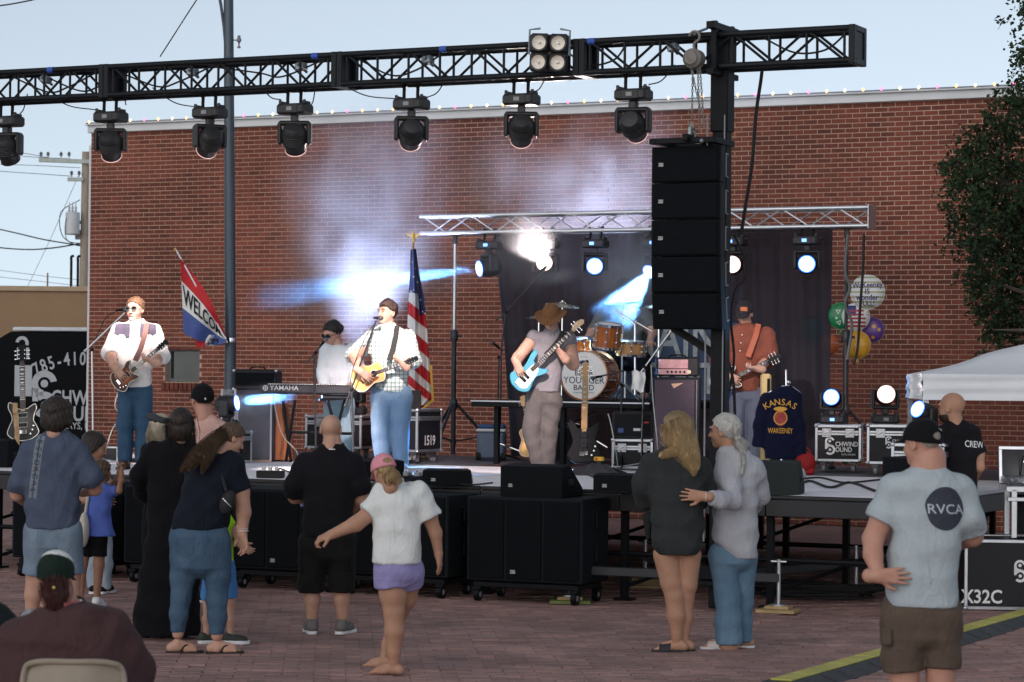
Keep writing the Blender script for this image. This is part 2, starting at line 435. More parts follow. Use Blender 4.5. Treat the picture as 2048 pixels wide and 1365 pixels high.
b = MB(); b.box(((wx0 + wx1) / 2, .11, (wz0 + wz1) / 2), (wx1 - wx0 - .1, .008, wz1 - wz0 - .1))
b.build('pane', mat('dark_window_glass', (.018, .026, .024), .12, 0, .3, 3, spec=.6), win)
n = int((wx1 - wx0 + .1) / .075); rowl = MB(); rowl.box((0, 0, 0), (.064, .09, .11), .004); rme = rowl.mesh('sill_brick', M_BRICK, smooth=False)
for q in range(n): link('sill_brick', rme, win, (wx0 - .05 + (q + .5) * (wx1 - wx0 + .1) / n, -.012, wz0 - .065))
b = MB(); b.cyl((-.05, .06, .0), (-.05, .06, WTOP - .3), .035, n=10); b.build('downpipe', M_COPING, bld)
# far left: tan building, utility pole, wires, trailer
M_TAN = mat('tan_stucco', (.30, .20, .115), .9, 0, .08, 1.5, .3, 40)
D1 = 66.0
pl, pr_ = pix(-160, 600, D1), pix(260, 600, D1)
tz = pix(90, 574, D1).z
tb = thing('tan_building', 'low tan stucco building with flat roof beyond the trailer', 'building', (pl.x, pl.y, 0))
w = pr_.x - pl.x
b = MB(); b.box((w / 2, 5, tz / 2 - .06), (w, 10, tz - .12)); b.build('wall', M_TAN, tb, smooth=False)
b = MB(); b.box((w / 2, 5, tz - .05), (w + .16, 10.16, .13), .01); b.build('parapet_cap', mat('tan_cap', (.44, .33, .22), .8), tb)
b = MB()
for q in (.0, .19):
    c = pix(142 + q * 70, 570, D1 + 2); b.tube(curve([(c.x - pl.x, 2, tz - .3), (c.x - pl.x, 2, pix(0, 520, D1 + 2).z - .1), (c.x - pl.x, 2, pix(0, 513, D1 + 2).z), (c.x - pl.x + .07, 2, pix(0, 511, D1 + 2).z)], 4), .035, 8)
b.build('roof_pipe', M_BLACK, tb)
c = pix(95, 560, D1 + 3); b = MB(); b.cyl((c.x - pl.x, 3, tz - .2), (c.x - pl.x, 3, pix(0, 545, D1 + 3).z), .03, .02); b.build('roof_vent', M_TAN, tb)
DP = 80.0
pb = pix(168, 600, DP)
pol = thing('utility_pole', 'weathered wooden utility pole with transformer behind the tan building', 'utility pole', (pb.x, pb.y, 0))
M_POLE = mat('weathered_pole', (.36, .30, .24), .85, 0, .3, 5, .5, stretch=(6, 6, .5))
def lp(x, y, dd=0.0): p = pix(x, y, DP + dd); return Vector((p.x - pb.x, p.y - pb.y, p.z))
b = MB(); b.tube([lp(165, 700), lp(168, 560), lp(172, 304)], [.15, .145, .12], 14); b.M = Matrix.Identity(4)
b.cyl((0, 0, 0), lp(165, 700), .16, .15, 14); b.build('pole', M_POLE, pol)
M_XARM = mat('grey_crossarm', (.45, .50, .46), .8, 0, .2, 5)
b = MB(); b.box((lp(80, 322) + lp(232, 326)) / 2 + Vector((0, -.17, 0)), ((lp(232, 326) - lp(80, 322)).length, .11, .13), .01, Matrix.Rotation(.028, 3, 'Y')); b.build('crossarm', M_XARM, pol)
b = MB(); b.box((lp(138, 360) + lp(168, 360)) / 2 + Vector((0, -.17, 0)), (.5, .1, .12), .01); b.build('crossarm', M_XARM, pol)
M_INS = mat('porcelain', (.16, .15, .17), .3)
for (x, y) in ((84, 318), (98, 318), (124, 318), (140, 318), (145, 356), (160, 356)):
    b = MB(); c = lp(x, y) + Vector((0, -.17, 0)); b.lathe([(.02, 0), (.02, .06), (.07, .08), (.03, .11), (.06, .14), (.02, .18), (.0, .19)], 10, c + Vector((0, 0, .02))); b.build('insulator', M_INS, pol)
b = MB(); c0, c1 = lp(145, 470, -.35), lp(145, 425, -.35); b.lathe([(.2, 0), (.225, .03), (.225, (c1 - c0).length - .05), (.21, (c1 - c0).length), (.02, (c1 - c0).length + .03)], 18, c0)
tr_ = b.build('transformer', mat('transformer_grey', (.55, .58, .60), .5, 0, .1, 4), pol)
for q in (-.1, .0, .1):
    b = MB(); b.lathe([(.025, 0), (.045, .04), (.025, .08), (.045, .12), (.02, .17), (.01, .3)], 8, c1 + Vector((q, 0, .02))); b.build('bushing', mat('bushing_grey', (.5, .52, .55), .4), tr_)
b = MB(); b.box((lp(150, 445) + lp(166, 445)) / 2, (.4, .08, .1)); b.box(lp(160, 470), (.3, .1, .3), .01); b.build('bracket', M_GREYPL, pol)
M_WIRE = mat('dark_wire', (.03, .035, .045), .6, var=0)
def wire(label, pts, r, dep, group=None):
    b = MB(); P = curve([pix(x, y, dep + dd) for (x, y, dd) in pts], 8); b.tube(P, r, 6)
    return tag(b.build('overhead_wire', M_WIRE, smooth=True), label, 'wire', group)
wire('thin upper wire running left from the crossarm tip', [(-60, 296, 6), (40, 306, 3), (98, 316, 0)], .010, DP)
wire('thin wire running left from the inner crossarm insulator', [(-60, 303, 6), (60, 314, 3), (140, 318, 0)], .010, DP)
wire('thin slack wire left of the pole just under the crossarm', [(-60, 328, 6), (60, 331, 3), (160, 336, 0)], .010, DP)
wire('thin wire left of the pole reaching the lower crossarm', [(-60, 339, 6), (60, 347, 3), (145, 353, 0)], .011, DP)
wire('thick sagging cable left of the transformer, the upper one', [(-60, 446, 6), (30, 466, 3), (90, 480, 1.5), (165, 492, 0)], .022, DP)
wire('thick sagging cable left of the pole, the lower one', [(-60, 490, 6), (40, 499, 3), (100, 497, 1.5), (165, 487, 0)], .024, DP)
wire('thin straight line low over the tan roof', [(-60, 533, 8), (60, 549, 4), (165, 561, 0)], .008, DP)
wire('second thin line just over the tan roof edge', [(-60, 548, 8), (60, 561, 4), (165, 573, 0)], .008, DP)
wire('slanting guy wire beside the transformer', [(160, 345, 0), (100, 480, 2), (52, 580, 4)], .008, DP)
b = MB(); b.tube(curve([lp(160, 400), lp(122, 425, -.4), lp(124, 470, -.4), lp(150, 490, -.2), lp(165, 492)], 6), .014, 6); b.tube(curve([lp(150, 425, -.4), lp(132, 440, -.5), lp(134, 480, -.4), lp(165, 488)], 6), .012, 6); b.build('drop_lead', M_WIRE, pol)
b = MB(); P = curve([pix(x, y, 40) for x, y in ((-30, 15), (20, 9), (75, -2), (130, -16))], 8); b.tube(P, .012, 6)
tag(b.build('overhead_wire', M_WIRE), 'short twisted wire crossing the top left corner of the sky', 'wire')
DT = 44.5
q0 = pix(2, 800, DT); q1 = pix(300, 800, DT); tzt = pix(90, 664, DT).z
tr = thing('cargo_trailer', 'black enclosed trailer with white phone number and sound company lettering', 'trailer', (q0.x, q0.y, 0), R(-8))
Lx = (q1 - q0).length
M_TRL = mat('black_trailer_skin', (.005, .006, .008), .6, 0, .2, 4, spec=.06)
b = MB()
o_ = [(0, .45), (Lx, .45), (Lx, tzt), (.16, tzt), (-.05, tzt - .12), (-.14, tzt - .34)]
b.M = Matrix.Rotation(math.pi / 2, 4, 'X'); b.prism([(x, z) for x, z in o_], 2.2, -2.2, .02); b.build('body', M_TRL, tr)
b = MB(); b.box((Lx / 2 + .1, 1.1, tzt + .045), (Lx - .2, 2.24, .07), .015); b.build('roof_rail', mat('white_trailer_roof', (.62, .68, .72), .5), tr)
for xx in (Lx * .45, Lx * .62):
    b = MB(); b.M = Matrix.Translation((xx, .02, .36)) @ Matrix.Rotation(math.pi / 2, 4, 'X'); b.lathe([(.2, -.1), (.35, -.09), (.36, 0), (.35, .09), (.2, .1)], 24); b.build('wheel', M_RUBBER, tr)
ppm = FPX / DT
def tp(x, y): p = pix(x, y, DT); return ((p.x - q0.x), p.z)
M_TLET = mat('trailer_lettering', (.42, .46, .50), .6, var=.1)
sh = []
ax, az = tp(134, 760)
for t_ in arc_text('785-410-0511', .32, 1.6, .016, .72, 1.0): sh.append(moved(t_, ax + .25, az + .36))
lx, lz = tp(92, 790)
k = 1.15
sh += [moved(ring2d(.10, .20, 22, 0, .17, .2, 4.6), lx, lz, 0, k), moved(ring2d(.09, .20, 22, .0, -.15, -2.4, 2.4), lx, lz, 0, k), moved(disc2d(.06, 14, 0, .17), lx, lz, 0, k), moved(disc2d(.05, 14, 0, -.15), lx, lz, 0, k), moved(rect2d(.09, .2, -.14, .0), lx, lz, 0, k)]
x1, z1 = tp(106, 797); sh.append(moved(text2d('CHWIND', .36, .02, .74, 'LEFT'), x1, z1))
x1, z1 = tp(124, 829); sh.append(moved(text2d('OUND', .36, .02, .8, 'LEFT'), x1, z1))
x1, z1 = tp(128, 852); sh.append(moved(text2d('HAYS, KANSAS', .17, .008, .82, 'LEFT'), x1, z1))
x1, z1 = tp(48, 705); sh += [moved(rect2d(.22, .2), x1, z1 - .02), moved(ring2d(.06, .12, 14, -.02, .16, -.4, 3.0), x1, z1)]
x1, z1 = tp(39, 762); sh.append(moved(rect2d(.15, .54), x1, z1)); x1, z1 = tp(59, 762); sh.append(moved(rect2d(.13, .54), x1, z1))
flat_print('lettering', sh, M_TLET, tr, (0, 0, 0), (1, 0, 0), (0, 0, 1), .012)
# lamp post
M_POST = mat('dark_steel_post', (.062, .082, .102), .45, .35, .15, 2, .1)
lpb = pix(461, 700, 33.2); lpost = thing('lamp_post', 'tall slate grey steel lamp post standing behind the keyboard amplifier', 'lamp post', (lpb.x, lpb.y, 0))
def lq(x, y, dd=0.0): p = pix(x, y, 33.2 + dd); return Vector((p.x - lpb.x, p.y - lpb.y, p.z))
b = MB(); b.tube([(0, 0, 0), (0, 0, .3), lq(461, 700), lq(457, 0), lq(456, -260)], [.085, .08, .073, .064, .06], 20); b.build('shaft', M_POST, lpost)
b = MB(); b.lathe([(.2, 0), (.2, .03), (.13, .05), (.12, .3), (.09, .33)], 20); b.build('base', M_POST, lpost)
b = MB(); b.tube(curve([lq(451, 90), lq(446, 40), lq(434, -20), lq(400, -80), lq(330, -120)], 8), .02, 8); b.build('arm_brace', M_POST, lpost)
b = MB(); b.tube(curve([lq(456, -60), lq(430, -140), lq(340, -180)], 8), .035, 8); b.build('arm', M_POST, lpost)
c = lq(478, 86); b = MB(); b.cyl(lq(462, 80), c + Vector((0, 0, .03)), .008); b.lathe([(.022, -.07), (.022, -.05), (.008, -.04), (.012, .0), (.03, .02), (.03, .05), (.02, .06), (.022, .09), (.0, .1)], 12, c); b.build('insulator', M_INS, lpost)
b = MB(); b.lathe([(.078, 0), (.08, .03), (.078, .06)], 20, lq(461, 686)); b.build('flag_clamp', M_CHROME, lpost)
# slack wire from truss top up to the left of the post
b = MB(); P = curve([pix(x, y, 23.0) for x, y in ((320, 114), (345, 75), (375, 28), (400, -12), (420, -60))], 6); b.tube(P, .006, 6)
tag(b.build('overhead_wire', M_WIRE), 'slack wire rising from the black truss to the upper frame edge', 'wire')
# tree on the right
M_LEAF = mat('dark_tree_leaf', (.020, .038, .015), .75, 0, .5, 1.6, spec=.25)
M_BARK = mat('grey_bark', (.09, .075, .06), .9, 0, .3, 8, .7)
TD = 28.5
tbp = pix(2290, 760, TD); tree = thing('broadleaf_tree', 'dark green leafy tree hanging in from the right edge', 'tree', (tbp.x, tbp.y, 0))
def tq(x, y, dd=0.0): p = pix(x, y, TD + dd); return Vector((p.x - tbp.x, p.y - tbp.y, p.z))
clumps = [(2060, 30, 34), (2045, 95, 22), (2080, 130, 50), (2040, 185, 34), (2090, 220, 70), (2030, 235, 40), (1985, 255, 34), (1950, 300, 44), (2010, 320, 60), (1925, 345, 36), (1905, 325, 22), (1975, 390, 60), (1935, 420, 44), (2040, 420, 80), (1950, 480, 46), (2010, 520, 70), (1960, 555, 34), (1990, 610, 44), (2045, 600, 70), (1985, 660, 26), (2030, 680, 46), (2100, 500, 100), (2110, 330, 110), (2160, 150, 110), (2150, 620, 90), (2230, 420, 120), (2230, 200, 120), (2300, 60, 130), (2340, 320, 140), (2330, 520, 110), (2260, -60, 110), (2400, 180, 130), (2420, 420, 120), (2140, 0, 60), (2070, -30, 40)]
b = MB(); b.tube(curve([(0, 0, 0), (.05, 0, 1.2), tq(2285, 560), tq(2270, 300), tq(2280, 60)], 6), [.27] * 6 + [.24] * 6 + [.17] * 6 + [.1] * 7, 14); b.build('trunk', M_BARK, tree)
b = MB()
for (x, y, r_) in clumps:
    y0 = min(640, max(160, y + 120)); b.tube(curve([tq(2278, y0), tq((2278 + x) / 2, (y0 + y) / 2 + 10, random.uniform(-.4, .4)), tq(x, y, random.uniform(-.5, .5))], 4), [.06, .055, .05, .045, .035, .03, .025, .015, .008], 6)
b.build('limbs', M_BARK, tree)
lv = []; lf = []
for (x, y, r_) in clumps:
    c = tq(x, y, random.uniform(-.7, .7)); rm = r_ / (FPX / TD) * 1.12
    n = int(620 * (rm / .25) ** 2) if x < 2110 else int(130 * (rm / .25) ** 2)
    # sub-twigs: leaves gather in small sprays
    sp = [Vector(rng.normal(0, .55, 3)) for _ in range(max(6, n // 14))]
    for q in sp:
        if q.length > 1.15: q *= 1.15 / q.length
        dq = Vector(rng.normal(0, 1, 3)); dq.z -= .5; dq.normalize()
        for t in range(14):
            p = c + q * rm + dq * (t / 14 * .17) + Vector(rng.normal(0, .028, 3))
            d = (dq + Vector(rng.normal(0, .8, 3))).normalized(); s_ = d.cross(Vector(rng.normal(0, 1, 3)))
            if s_.length < .01: continue
            s_.normalize(); L_ = random.uniform(.022, .07); w_ = L_ * random.uniform(.28, .42)
            i0 = len(lv); lv += [p, p + d * L_ * .5 + s_ * w_, p + d * L_, p + d * L_ * .5 - s_ * w_]; lf.append((i0, i0 + 1, i0 + 2, i0 + 3))
me = bpy.data.meshes.new('crown'); me.from_pydata(lv, [], lf); me.materials.append(M_LEAF)
o = link('crown', me, tree); o['kind'] = 'stuff'
# stage
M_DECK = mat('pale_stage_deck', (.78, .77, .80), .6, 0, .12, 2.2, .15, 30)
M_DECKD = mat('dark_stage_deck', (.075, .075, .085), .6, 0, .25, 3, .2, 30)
M_FASC = mat('black_stage_edge', (.012, .013, .016), .45, 0, .3, 4, .2)
stage = thing('stage', 'long portable stage with pale deck, black edge and steel legs', 'stage', st(0, 0), YAW)
SA0, SA1, SB = -7.3, 3.9, 7.6
pw_ = (SA1 - SA0) / 8
for i in range(8):
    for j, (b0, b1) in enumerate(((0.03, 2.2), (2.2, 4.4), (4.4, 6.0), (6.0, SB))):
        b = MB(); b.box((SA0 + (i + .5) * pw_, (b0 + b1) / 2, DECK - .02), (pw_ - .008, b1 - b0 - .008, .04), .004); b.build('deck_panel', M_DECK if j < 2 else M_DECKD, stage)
for i in range(8):
    b = MB(); b.box((SA0 + (i + .5) * pw_, .0, DECK - .115), (pw_ - .006, .05, .15), .006); b.box((SA0 + (i + .5) * pw_, -.004, DECK - .02), (pw_ - .004, .03, .036), .008); b.build('front_rail', M_FASC, stage)
b = MB(); b.box((SA1, SB / 2, DECK - .12), (.05, SB, .16), .006); b.build('side_rail', M_FASC, stage)
b = MB(); b.box((SA0, SB / 2, DECK - .12), (.05, SB, .16), .006); b.build('side_rail', M_FASC, stage)
for i in range(9):
    for bb in (.12, 2.2, 4.4, 7.4):
        b = MB(); x = SA0 + i * pw_ + (.06 if i == 0 else -.06 if i == 8 else 0)
        b.box((x, bb, (DECK - .04) / 2), (.06, .06, DECK - .044)); b.box((x, bb, .01), (.16, .16, .016)); b.build('leg', M_BLACK, stage, smooth=False)
b = MB()
for bb in (.12, 2.2): b.cyl((SA0, bb, .42), (SA1, bb, .42), .024, n=8)
for i in range(8):
    b.cyl((SA0 + i * pw_, .12, .12), (SA0 + (i + 1) * pw_, 2.2, .78), .018, n=6)
b.build('brace', M_BLACK, stage)
# black lighting truss and its tower
TB, TH = -.4, .165
TZ = 5.02 - TH
xr = ab(onb(1722, 80, TB))[0]; xl = ab(onb(-160, 150, TB))[0]
joints = [xl] + [ab(onb(x, 120, TB))[0] for x in (226, 690, 1172)] + [xr]
truss = thing('lighting_truss', 'black box truss spanning the top of the frame above the stage', 'truss', st(0, TB, TZ), YAW)
rt_ = .028
for q in range(4):
    x0, x1 = joints[q], joints[q + 1]
    sec = MB()
    for sy in (-1, 1):
        for sz in (-1, 1): sec.cyl((x0 + .02, sy * (TH - rt_), sz * (TH - rt_)), (x1 - .02, sy * (TH - rt_), sz * (TH - rt_)), rt_, n=10)
    s_ = sec.build('truss_section', M_TRUSSB, truss)
    for sy in (-1, 1):
        nb = max(2, int(round((x1 - x0 - .2) / .32))); dx = (x1 - x0 - .2) / nb; k = TH - rt_
        for i in range(nb + 1):
            x = x0 + .1 + i * dx
            b = MB(); b.cyl((x, sy * k, -k), (x, sy * k, k), .0125, n=7)
            if i < nb: b.cyl((x, sy * k, -k if i % 2 else k), (x + dx, sy * k, k if i % 2 else -k), .0125, n=7)
            b.build('lacing_bar', M_TRUSSB, s_)
    b = MB()
    for sz in (-1, 1):
        nb = max(2, int(round((x1 - x0 - .2) / .45))); dx = (x1 - x0 - .2) / nb; k = TH - rt_
        for i in range(nb): b.cyl((x0 + .1 + i * dx, (-k if i % 2 else k), sz * k), (x0 + .1 + (i + 1) * dx, (k if i % 2 else -k), sz * k), .011, n=6)
    b.build('cross_lacing', M_TRUSSB, s_)
    for xe, d_ in ((x0, 1), (x1, -1)):
        b = MB()
        for sy in (-1, 1): b.box((xe + d_ * .03, sy * (TH - .03), 0), (.055, .06, TH * 2), .004); b.box((xe + d_ * .03, 0, sy * (TH - .025)), (.055, TH * 2 - .12, .05), .004)
        if q < 3 or d_ == -1: b.box((xe + d_ * .02, 0, 0), (.012, TH * 2 - .1, TH * 2 - .08))
        b.build('end_frame', M_TRUSSB, s_)
M_TAPE = mat('blue_gaffer_tape', (.03, .09, .42), .6)
for x in (118, 645, 900, 1195):
    xx = ab(onb(x, 120, TB))[0]; b = MB(); b.cyl((xx - .03, -(TH - rt_), TH - rt_), (xx + .04, -(TH - rt_), TH - rt_), rt_ + .002, n=10); b.build('tape_mark', M_TAPE, truss)
b = MB()       # cables slung along the truss
for (xa, xb_) in ((30, 190), (90, 260), (240, 420), (430, 640), (720, 880), (1130, 1250), (1530, 1690)):
    a0, a1 = ab(onb(xa, 120, TB))[0], ab(onb(xb_, 120, TB))[0]
    b.tube(curve([(a0, -.02, .1), ((a0 + a1) / 2 - .1, .03, -.02 + random.uniform(-.06, .05)), ((a0 + a1) / 2 + .2, -.05, -.03), (a1, .02, .11)], 6), .009, 6)
cc_ = b.build('slung_cable', M_RUBBER, truss); cc_['kind'] = 'stuff'
M_CLMP = mat('galvanised_clamp', (.25, .29, .31), .45, .6)
for x in (95, 388, 605, 858, 1348):
    a0 = ab(onb(x, 120, TB))[0]; b = MB(); b.box((a0, -.02, .06), (.09, .1, .07), .01, Matrix.Rotation(random.uniform(-.4, .4), 3, 'Y')); b.cyl((a0, -.1, .08), (a0, .08, .02), .014); b.build('clamp', M_CLMP, truss)
# tower
tx = ab(onb(1443, 400, TB))[0]
tower = thing('truss_tower', 'black square steel mast with outriggers carrying the lighting truss', 'truss tower', st(tx, TB), YAW)
b = MB(); b.box((0, .0, 2.35), (.135, .135, 4.66), .012); b.build('mast', M_BLACK, tower)
b = MB(); b.box((0, 0, TZ - .42), (.165, .165, .56), .01); b.box((0, 0, TZ), (.19, .19, .3), .01); b.build('sleeve_block', M_BLACK, tower)
b = MB()
for yy in (-.2, .2): b.box((0, yy, TZ + .02), (.05, .05, .46), .004)
b.box((0, 0, TZ + TH + .04), (.07, .62, .06), .004); b.box((0, 0, TZ - TH - .03), (.07, .6, .05), .004); b.build('head_yoke', M_BLACK, tower)
b = MB(); b.cyl((-.095, -.11, .6), (-.095, -.11, 4.3), .008, n=6); b.cyl((.06, -.095, .5), (.06, -.095, 4.3), .006, n=6); b.build('hoist_cable', M_GREYPL, tower)
b = MB(); b.box((0, 0, .33), (.26, .26, .12), .01); b.box((0, 0, .24), (.3, .3, .05), .01); b.build('base', M_BLACK, tower)
inv = Matrix.Rotation(-YAW, 3, 'Z')
pads = [((1140, 1207), 'green plywood'), ((1557, 1226), 'pine'), ((1290, 1176), 'pine'), ((1712, 1190), 'pine')]
M_OUTR = mat('dark_grey_outrigger', (.035, .038, .042), .5, .2, .2, 5)
for (px_, py_), kd in pads:
    g_ = ground(px_, py_); L_ = inv @ (g_ - st(tx, TB)); L_.z = 0; dirv = L_.normalized()
    ang = math.atan2(dirv.y, dirv.x); ln = L_.length
    b = MB(); b.box((dirv.x * ln * .52, dirv.y * ln * .52, .30), (ln * .98, .075, .075), .006, Matrix.Rotation(ang, 3, 'Z')); o_ = b.build('outrigger', M_OUTR, tower)
    b = MB(); b.cyl((L_.x, L_.y, .07), (L_.x, L_.y, .46), .017, n=10); b.lathe([(.07, 0), (.07, .012), (.02, .03)], 14, (L_.x, L_.y, .062)); b.cyl((L_.x - .07, L_.y, .44), (L_.x + .07, L_.y, .44), .01, n=8); b.build('screw_jack', M_ALU, o_)
M_GRNPLY = mat('green_plywood', (.16, .20, .06), .8, 0, .3, 6)
def wood_pad(px_, py_, label, m, w, layers):
    t = thing('wooden_pad', label, 'wood block', ground(px_, py_), random.uniform(-.4, .1))
    for i in range(layers):
        b = MB(); ww = w * (1 - .38 * (i == layers - 1)) ; b.box((0, 0, .0 + .03 * i + .018), (ww, ww * .8, .028), .003); b.build('board', m if i == 0 else M_WOOD, t)
wood_pad(1140, 1207, 'green plywood pad with pine block under the left outrigger jack', M_GRNPLY, .36, 2)
wood_pad(1557, 1226, 'pale pine pad under the outrigger jack right of the older woman', M_WOOD, .34, 2)
t = thing('wooden_crib', 'stack of pine offcuts under the jack beside the blonde woman', 'wood block', ground(1290, 1176), .1)
for i in range(3):
    for k in (-1, 1) if i != 1 else (0,):
        b = MB(); b.box((0 if i == 1 else 0, k * .09, .018 + .03 * i), (.33 - .05 * i, .1 if k else .16, .028), .003); b.build('board', M_WOOD, t)
wood_pad(1712, 1190, 'pine board lying in the cables right of the tower', M_WOOD, .34, 2)
# chain hoist and line array
hz = onb(1388, 118, TB - .32)
hoist = thing('chain_hoist', 'round grey chain hoist hooked on the truss above the speakers', 'chain hoist', hz, YAW)
M_HOIST = mat('worn_hoist_grey', (.20, .185, .165), .7, .2, .3, 25, .3)
ht = pix(1388, 118, (hz - Vector((0, 0, CAMZ))).length)
b = MB(); b.M = Matrix.Rotation(math.pi / 2, 4, 'X'); b.lathe([(.03, -.08), (.06, -.075), (.085, -.06), (.085, .05), (.06, .07), (.055, .085), (.02, .09)], 24); b.build('drum', M_HOIST, hoist)
b = MB(); b.tube(curve([(0, 0, .08), (0, 0, .13), (.045, 0, .17), (.04, 0, .22), (-.01, 0, .235), (-.05, 0, .20)], 6), .012, 8); b.build('hook', M_HOIST, hoist)
b = MB(); b.cyl((0, .0, .22), (0, .3, .30), .012); b.build('bolt', M_CLMP, hoist)
lk = MB(); lk.tube([(.007 * math.cos(a), 0, .016 * math.sin(a)) for a in np.linspace(0, 2 * math.pi, 9)[:-1]], .0035, 5, closed=True); lkm = lk.mesh('chain_link', M_HOIST)
ztop = onb(1370, 276, TB - .32).z
def chain(x0, x1, zb):
    b = MB(); n = int((hz.z - .07 - zb) / .026)
    for i in range(n):
        t = i / n; b.M = Matrix.Translation((x0 + (x1 - x0) * t, 0, -.07 - i * .026)) @ Matrix.Rotation(math.pi / 2 * (i % 2), 4, 'Z')
        b.tube([(.008 * math.cos(a), 0, .017 * math.sin(a)) for a in np.linspace(0, 2 * math.pi, 9)[:-1]], .0038, 5, closed=True)
    b.build('chain', M_HOIST, hoist)
chain(-.01, -.015, ztop + .12); chain(.035, .06, ztop + .03); chain(.055, .10, ztop + .05); chain(-.03, .07, ztop + .2)
b = MB(); b.ball((-.015, 0, ztop - hz.z + .1), (.03, .02, .045)); b.tube(curve([(-.015, 0, ztop - hz.z + .06), (.02, 0, ztop - hz.z + .03), (.0, 0, ztop - hz.z - .01), (-.04, 0, ztop - hz.z + .02)], 5), .011, 8); b.build('load_hook', M_HOIST, hoist)
AB = TB - .32; AW, AH, AD = .62, .318, .43
arr_c = ab(onb(1372, 300, AB))[0]
fly = thing('array_fly_bar', 'black steel fly bar holding the hanging speaker boxes', 'rigging frame', st(arr_c, AB, onb(1370, 283, AB).z), YAW)
b = MB()
for sx in (-1, 1): b.box((sx * .27, .16, 0), (.05, .5, .05), .005)
b.box((0, -.06, .0), (.62, .05, .05), .005); b.box((0, .36, 0), (.5, .05, .05), .005); b.box((.05, .1, .02), (.05, .52, .06), .005); b.build('frame', M_BLACK, fly)
b = MB(); b.box((.05, .0, .07), (.03, .1, .1), .004); b.ball((.18, -.09, -.01), .02); b.build('lifting_eye', M_CLMP, fly)
zc = fly.location.z - .04; yo = 0; ang = 0
box_lab = ['topmost black line array box under the fly bar', 'second black line array box from the top', 'middle black line array box of the hanging column', 'second lowest black line array box, tilted down', 'lowest black line array box, tilted down the most']
for i in range(5):
    ang = (0, 0, .8, 3.4, 6.6)[i]
    t = thing('line_array_speaker', box_lab[i], 'loudspeaker', st(arr_c, AB + yo, zc), YAW, 'hanging line array boxes')
    t.rotation_euler = (R(ang), 0, YAW)
    b = MB(); o_ = [(-AW / 2, 0), (AW / 2, 0), (AW / 2, .1), (AW / 2 - .10, AD), (-AW / 2 + .10, AD), (-AW / 2, .1)]
    b.prism(o_, AH - .008, -AH + .004, .006); b.build('cabinet', M_CARPET, t)
    b = MB(); b.box((0, -.008, -AH / 2), (AW - .03, .014, AH - .03), .005); b.build('grille', M_GRILL, t)
    for sx in (-1, 1):
        b = MB(); b.box((sx * (AW / 2 + .006), .06, -AH / 2), (.014, .10, AH - .004), .003); rg = b.build('rigging_plate', M_BLACK, t)
        b = MB(); b.cyl((sx * (AW / 2 - .005), .17, -.06), (sx * (AW / 2 - .035), .3, -.06), .006, n=6); b.cyl((sx * (AW / 2 - .005), .17, -AH + .06), (sx * (AW / 2 - .035), .3, -AH + .06), .006, n=6); b.cyl((sx * (AW / 2 - .005), .17, -AH + .06), (sx * (AW / 2 - .005), .17, -.06), .006, n=6); b.build('handle_rim', M_GREYPL, t)
    flat_print('badge', [rect2d(.045, .03)] , mat('badge_silver', (.5, .5, .5), .5, var=0), t, (-AW / 2 + .085, -.017, -AH / 2), (1, 0, 0), (0, 0, 1))
    flat_print('badge_lettering', [text2d('RCF', .026, .001)], M_BLACK, t, (-AW / 2 + .085, -.0205, -AH / 2), (1, 0, 0), (0, 0, 1))
    zc -= AH * math.cos(R(ang)); yo += AH * math.sin(R(ang))
b = MB(); P = curve([pix(x, y, 22.6) for x, y in ((1525, 132), (1522, 160), (1512, 230), (1504, 330), (1490, 420), (1482, 470))], 6); b.tube(P, .016, 7)
tag(b.build('feed_cable', M_RUBBER), 'thick black cable hanging from the truss right of the tower', 'cable')
b = MB(); P = curve([pix(x, y, 22.4) for x, y in ((1325, 645), (1360, 665), (1400, 690), (1440, 715))], 6); b.tube(P, [.02] * 4 + [.035] * 12 + [.05] * 3, 8)
tag(b.build('cable_loom', M_RUBBER), 'thick taped cable loom running from the speakers to the mast', 'cable')
b = MB(); P = curve([pix(x, y, 22.5) for x, y in ((1468, 470), (1490, 520), (1488, 560), (1470, 580), (1462, 640), (1468, 720), (1455, 800))], 6); b.tube(P, .012, 7); P = curve([pix(x, y, 22.45) for x, y in ((1440, 600), (1455, 640), (1452, 700), (1466, 760), (1470, 830))], 6); b.tube(P, .014, 7)
tag(b.build('cable_bundle', M_RUBBER), 'loose black cables draped down the mast beside the guitarist', 'cable')
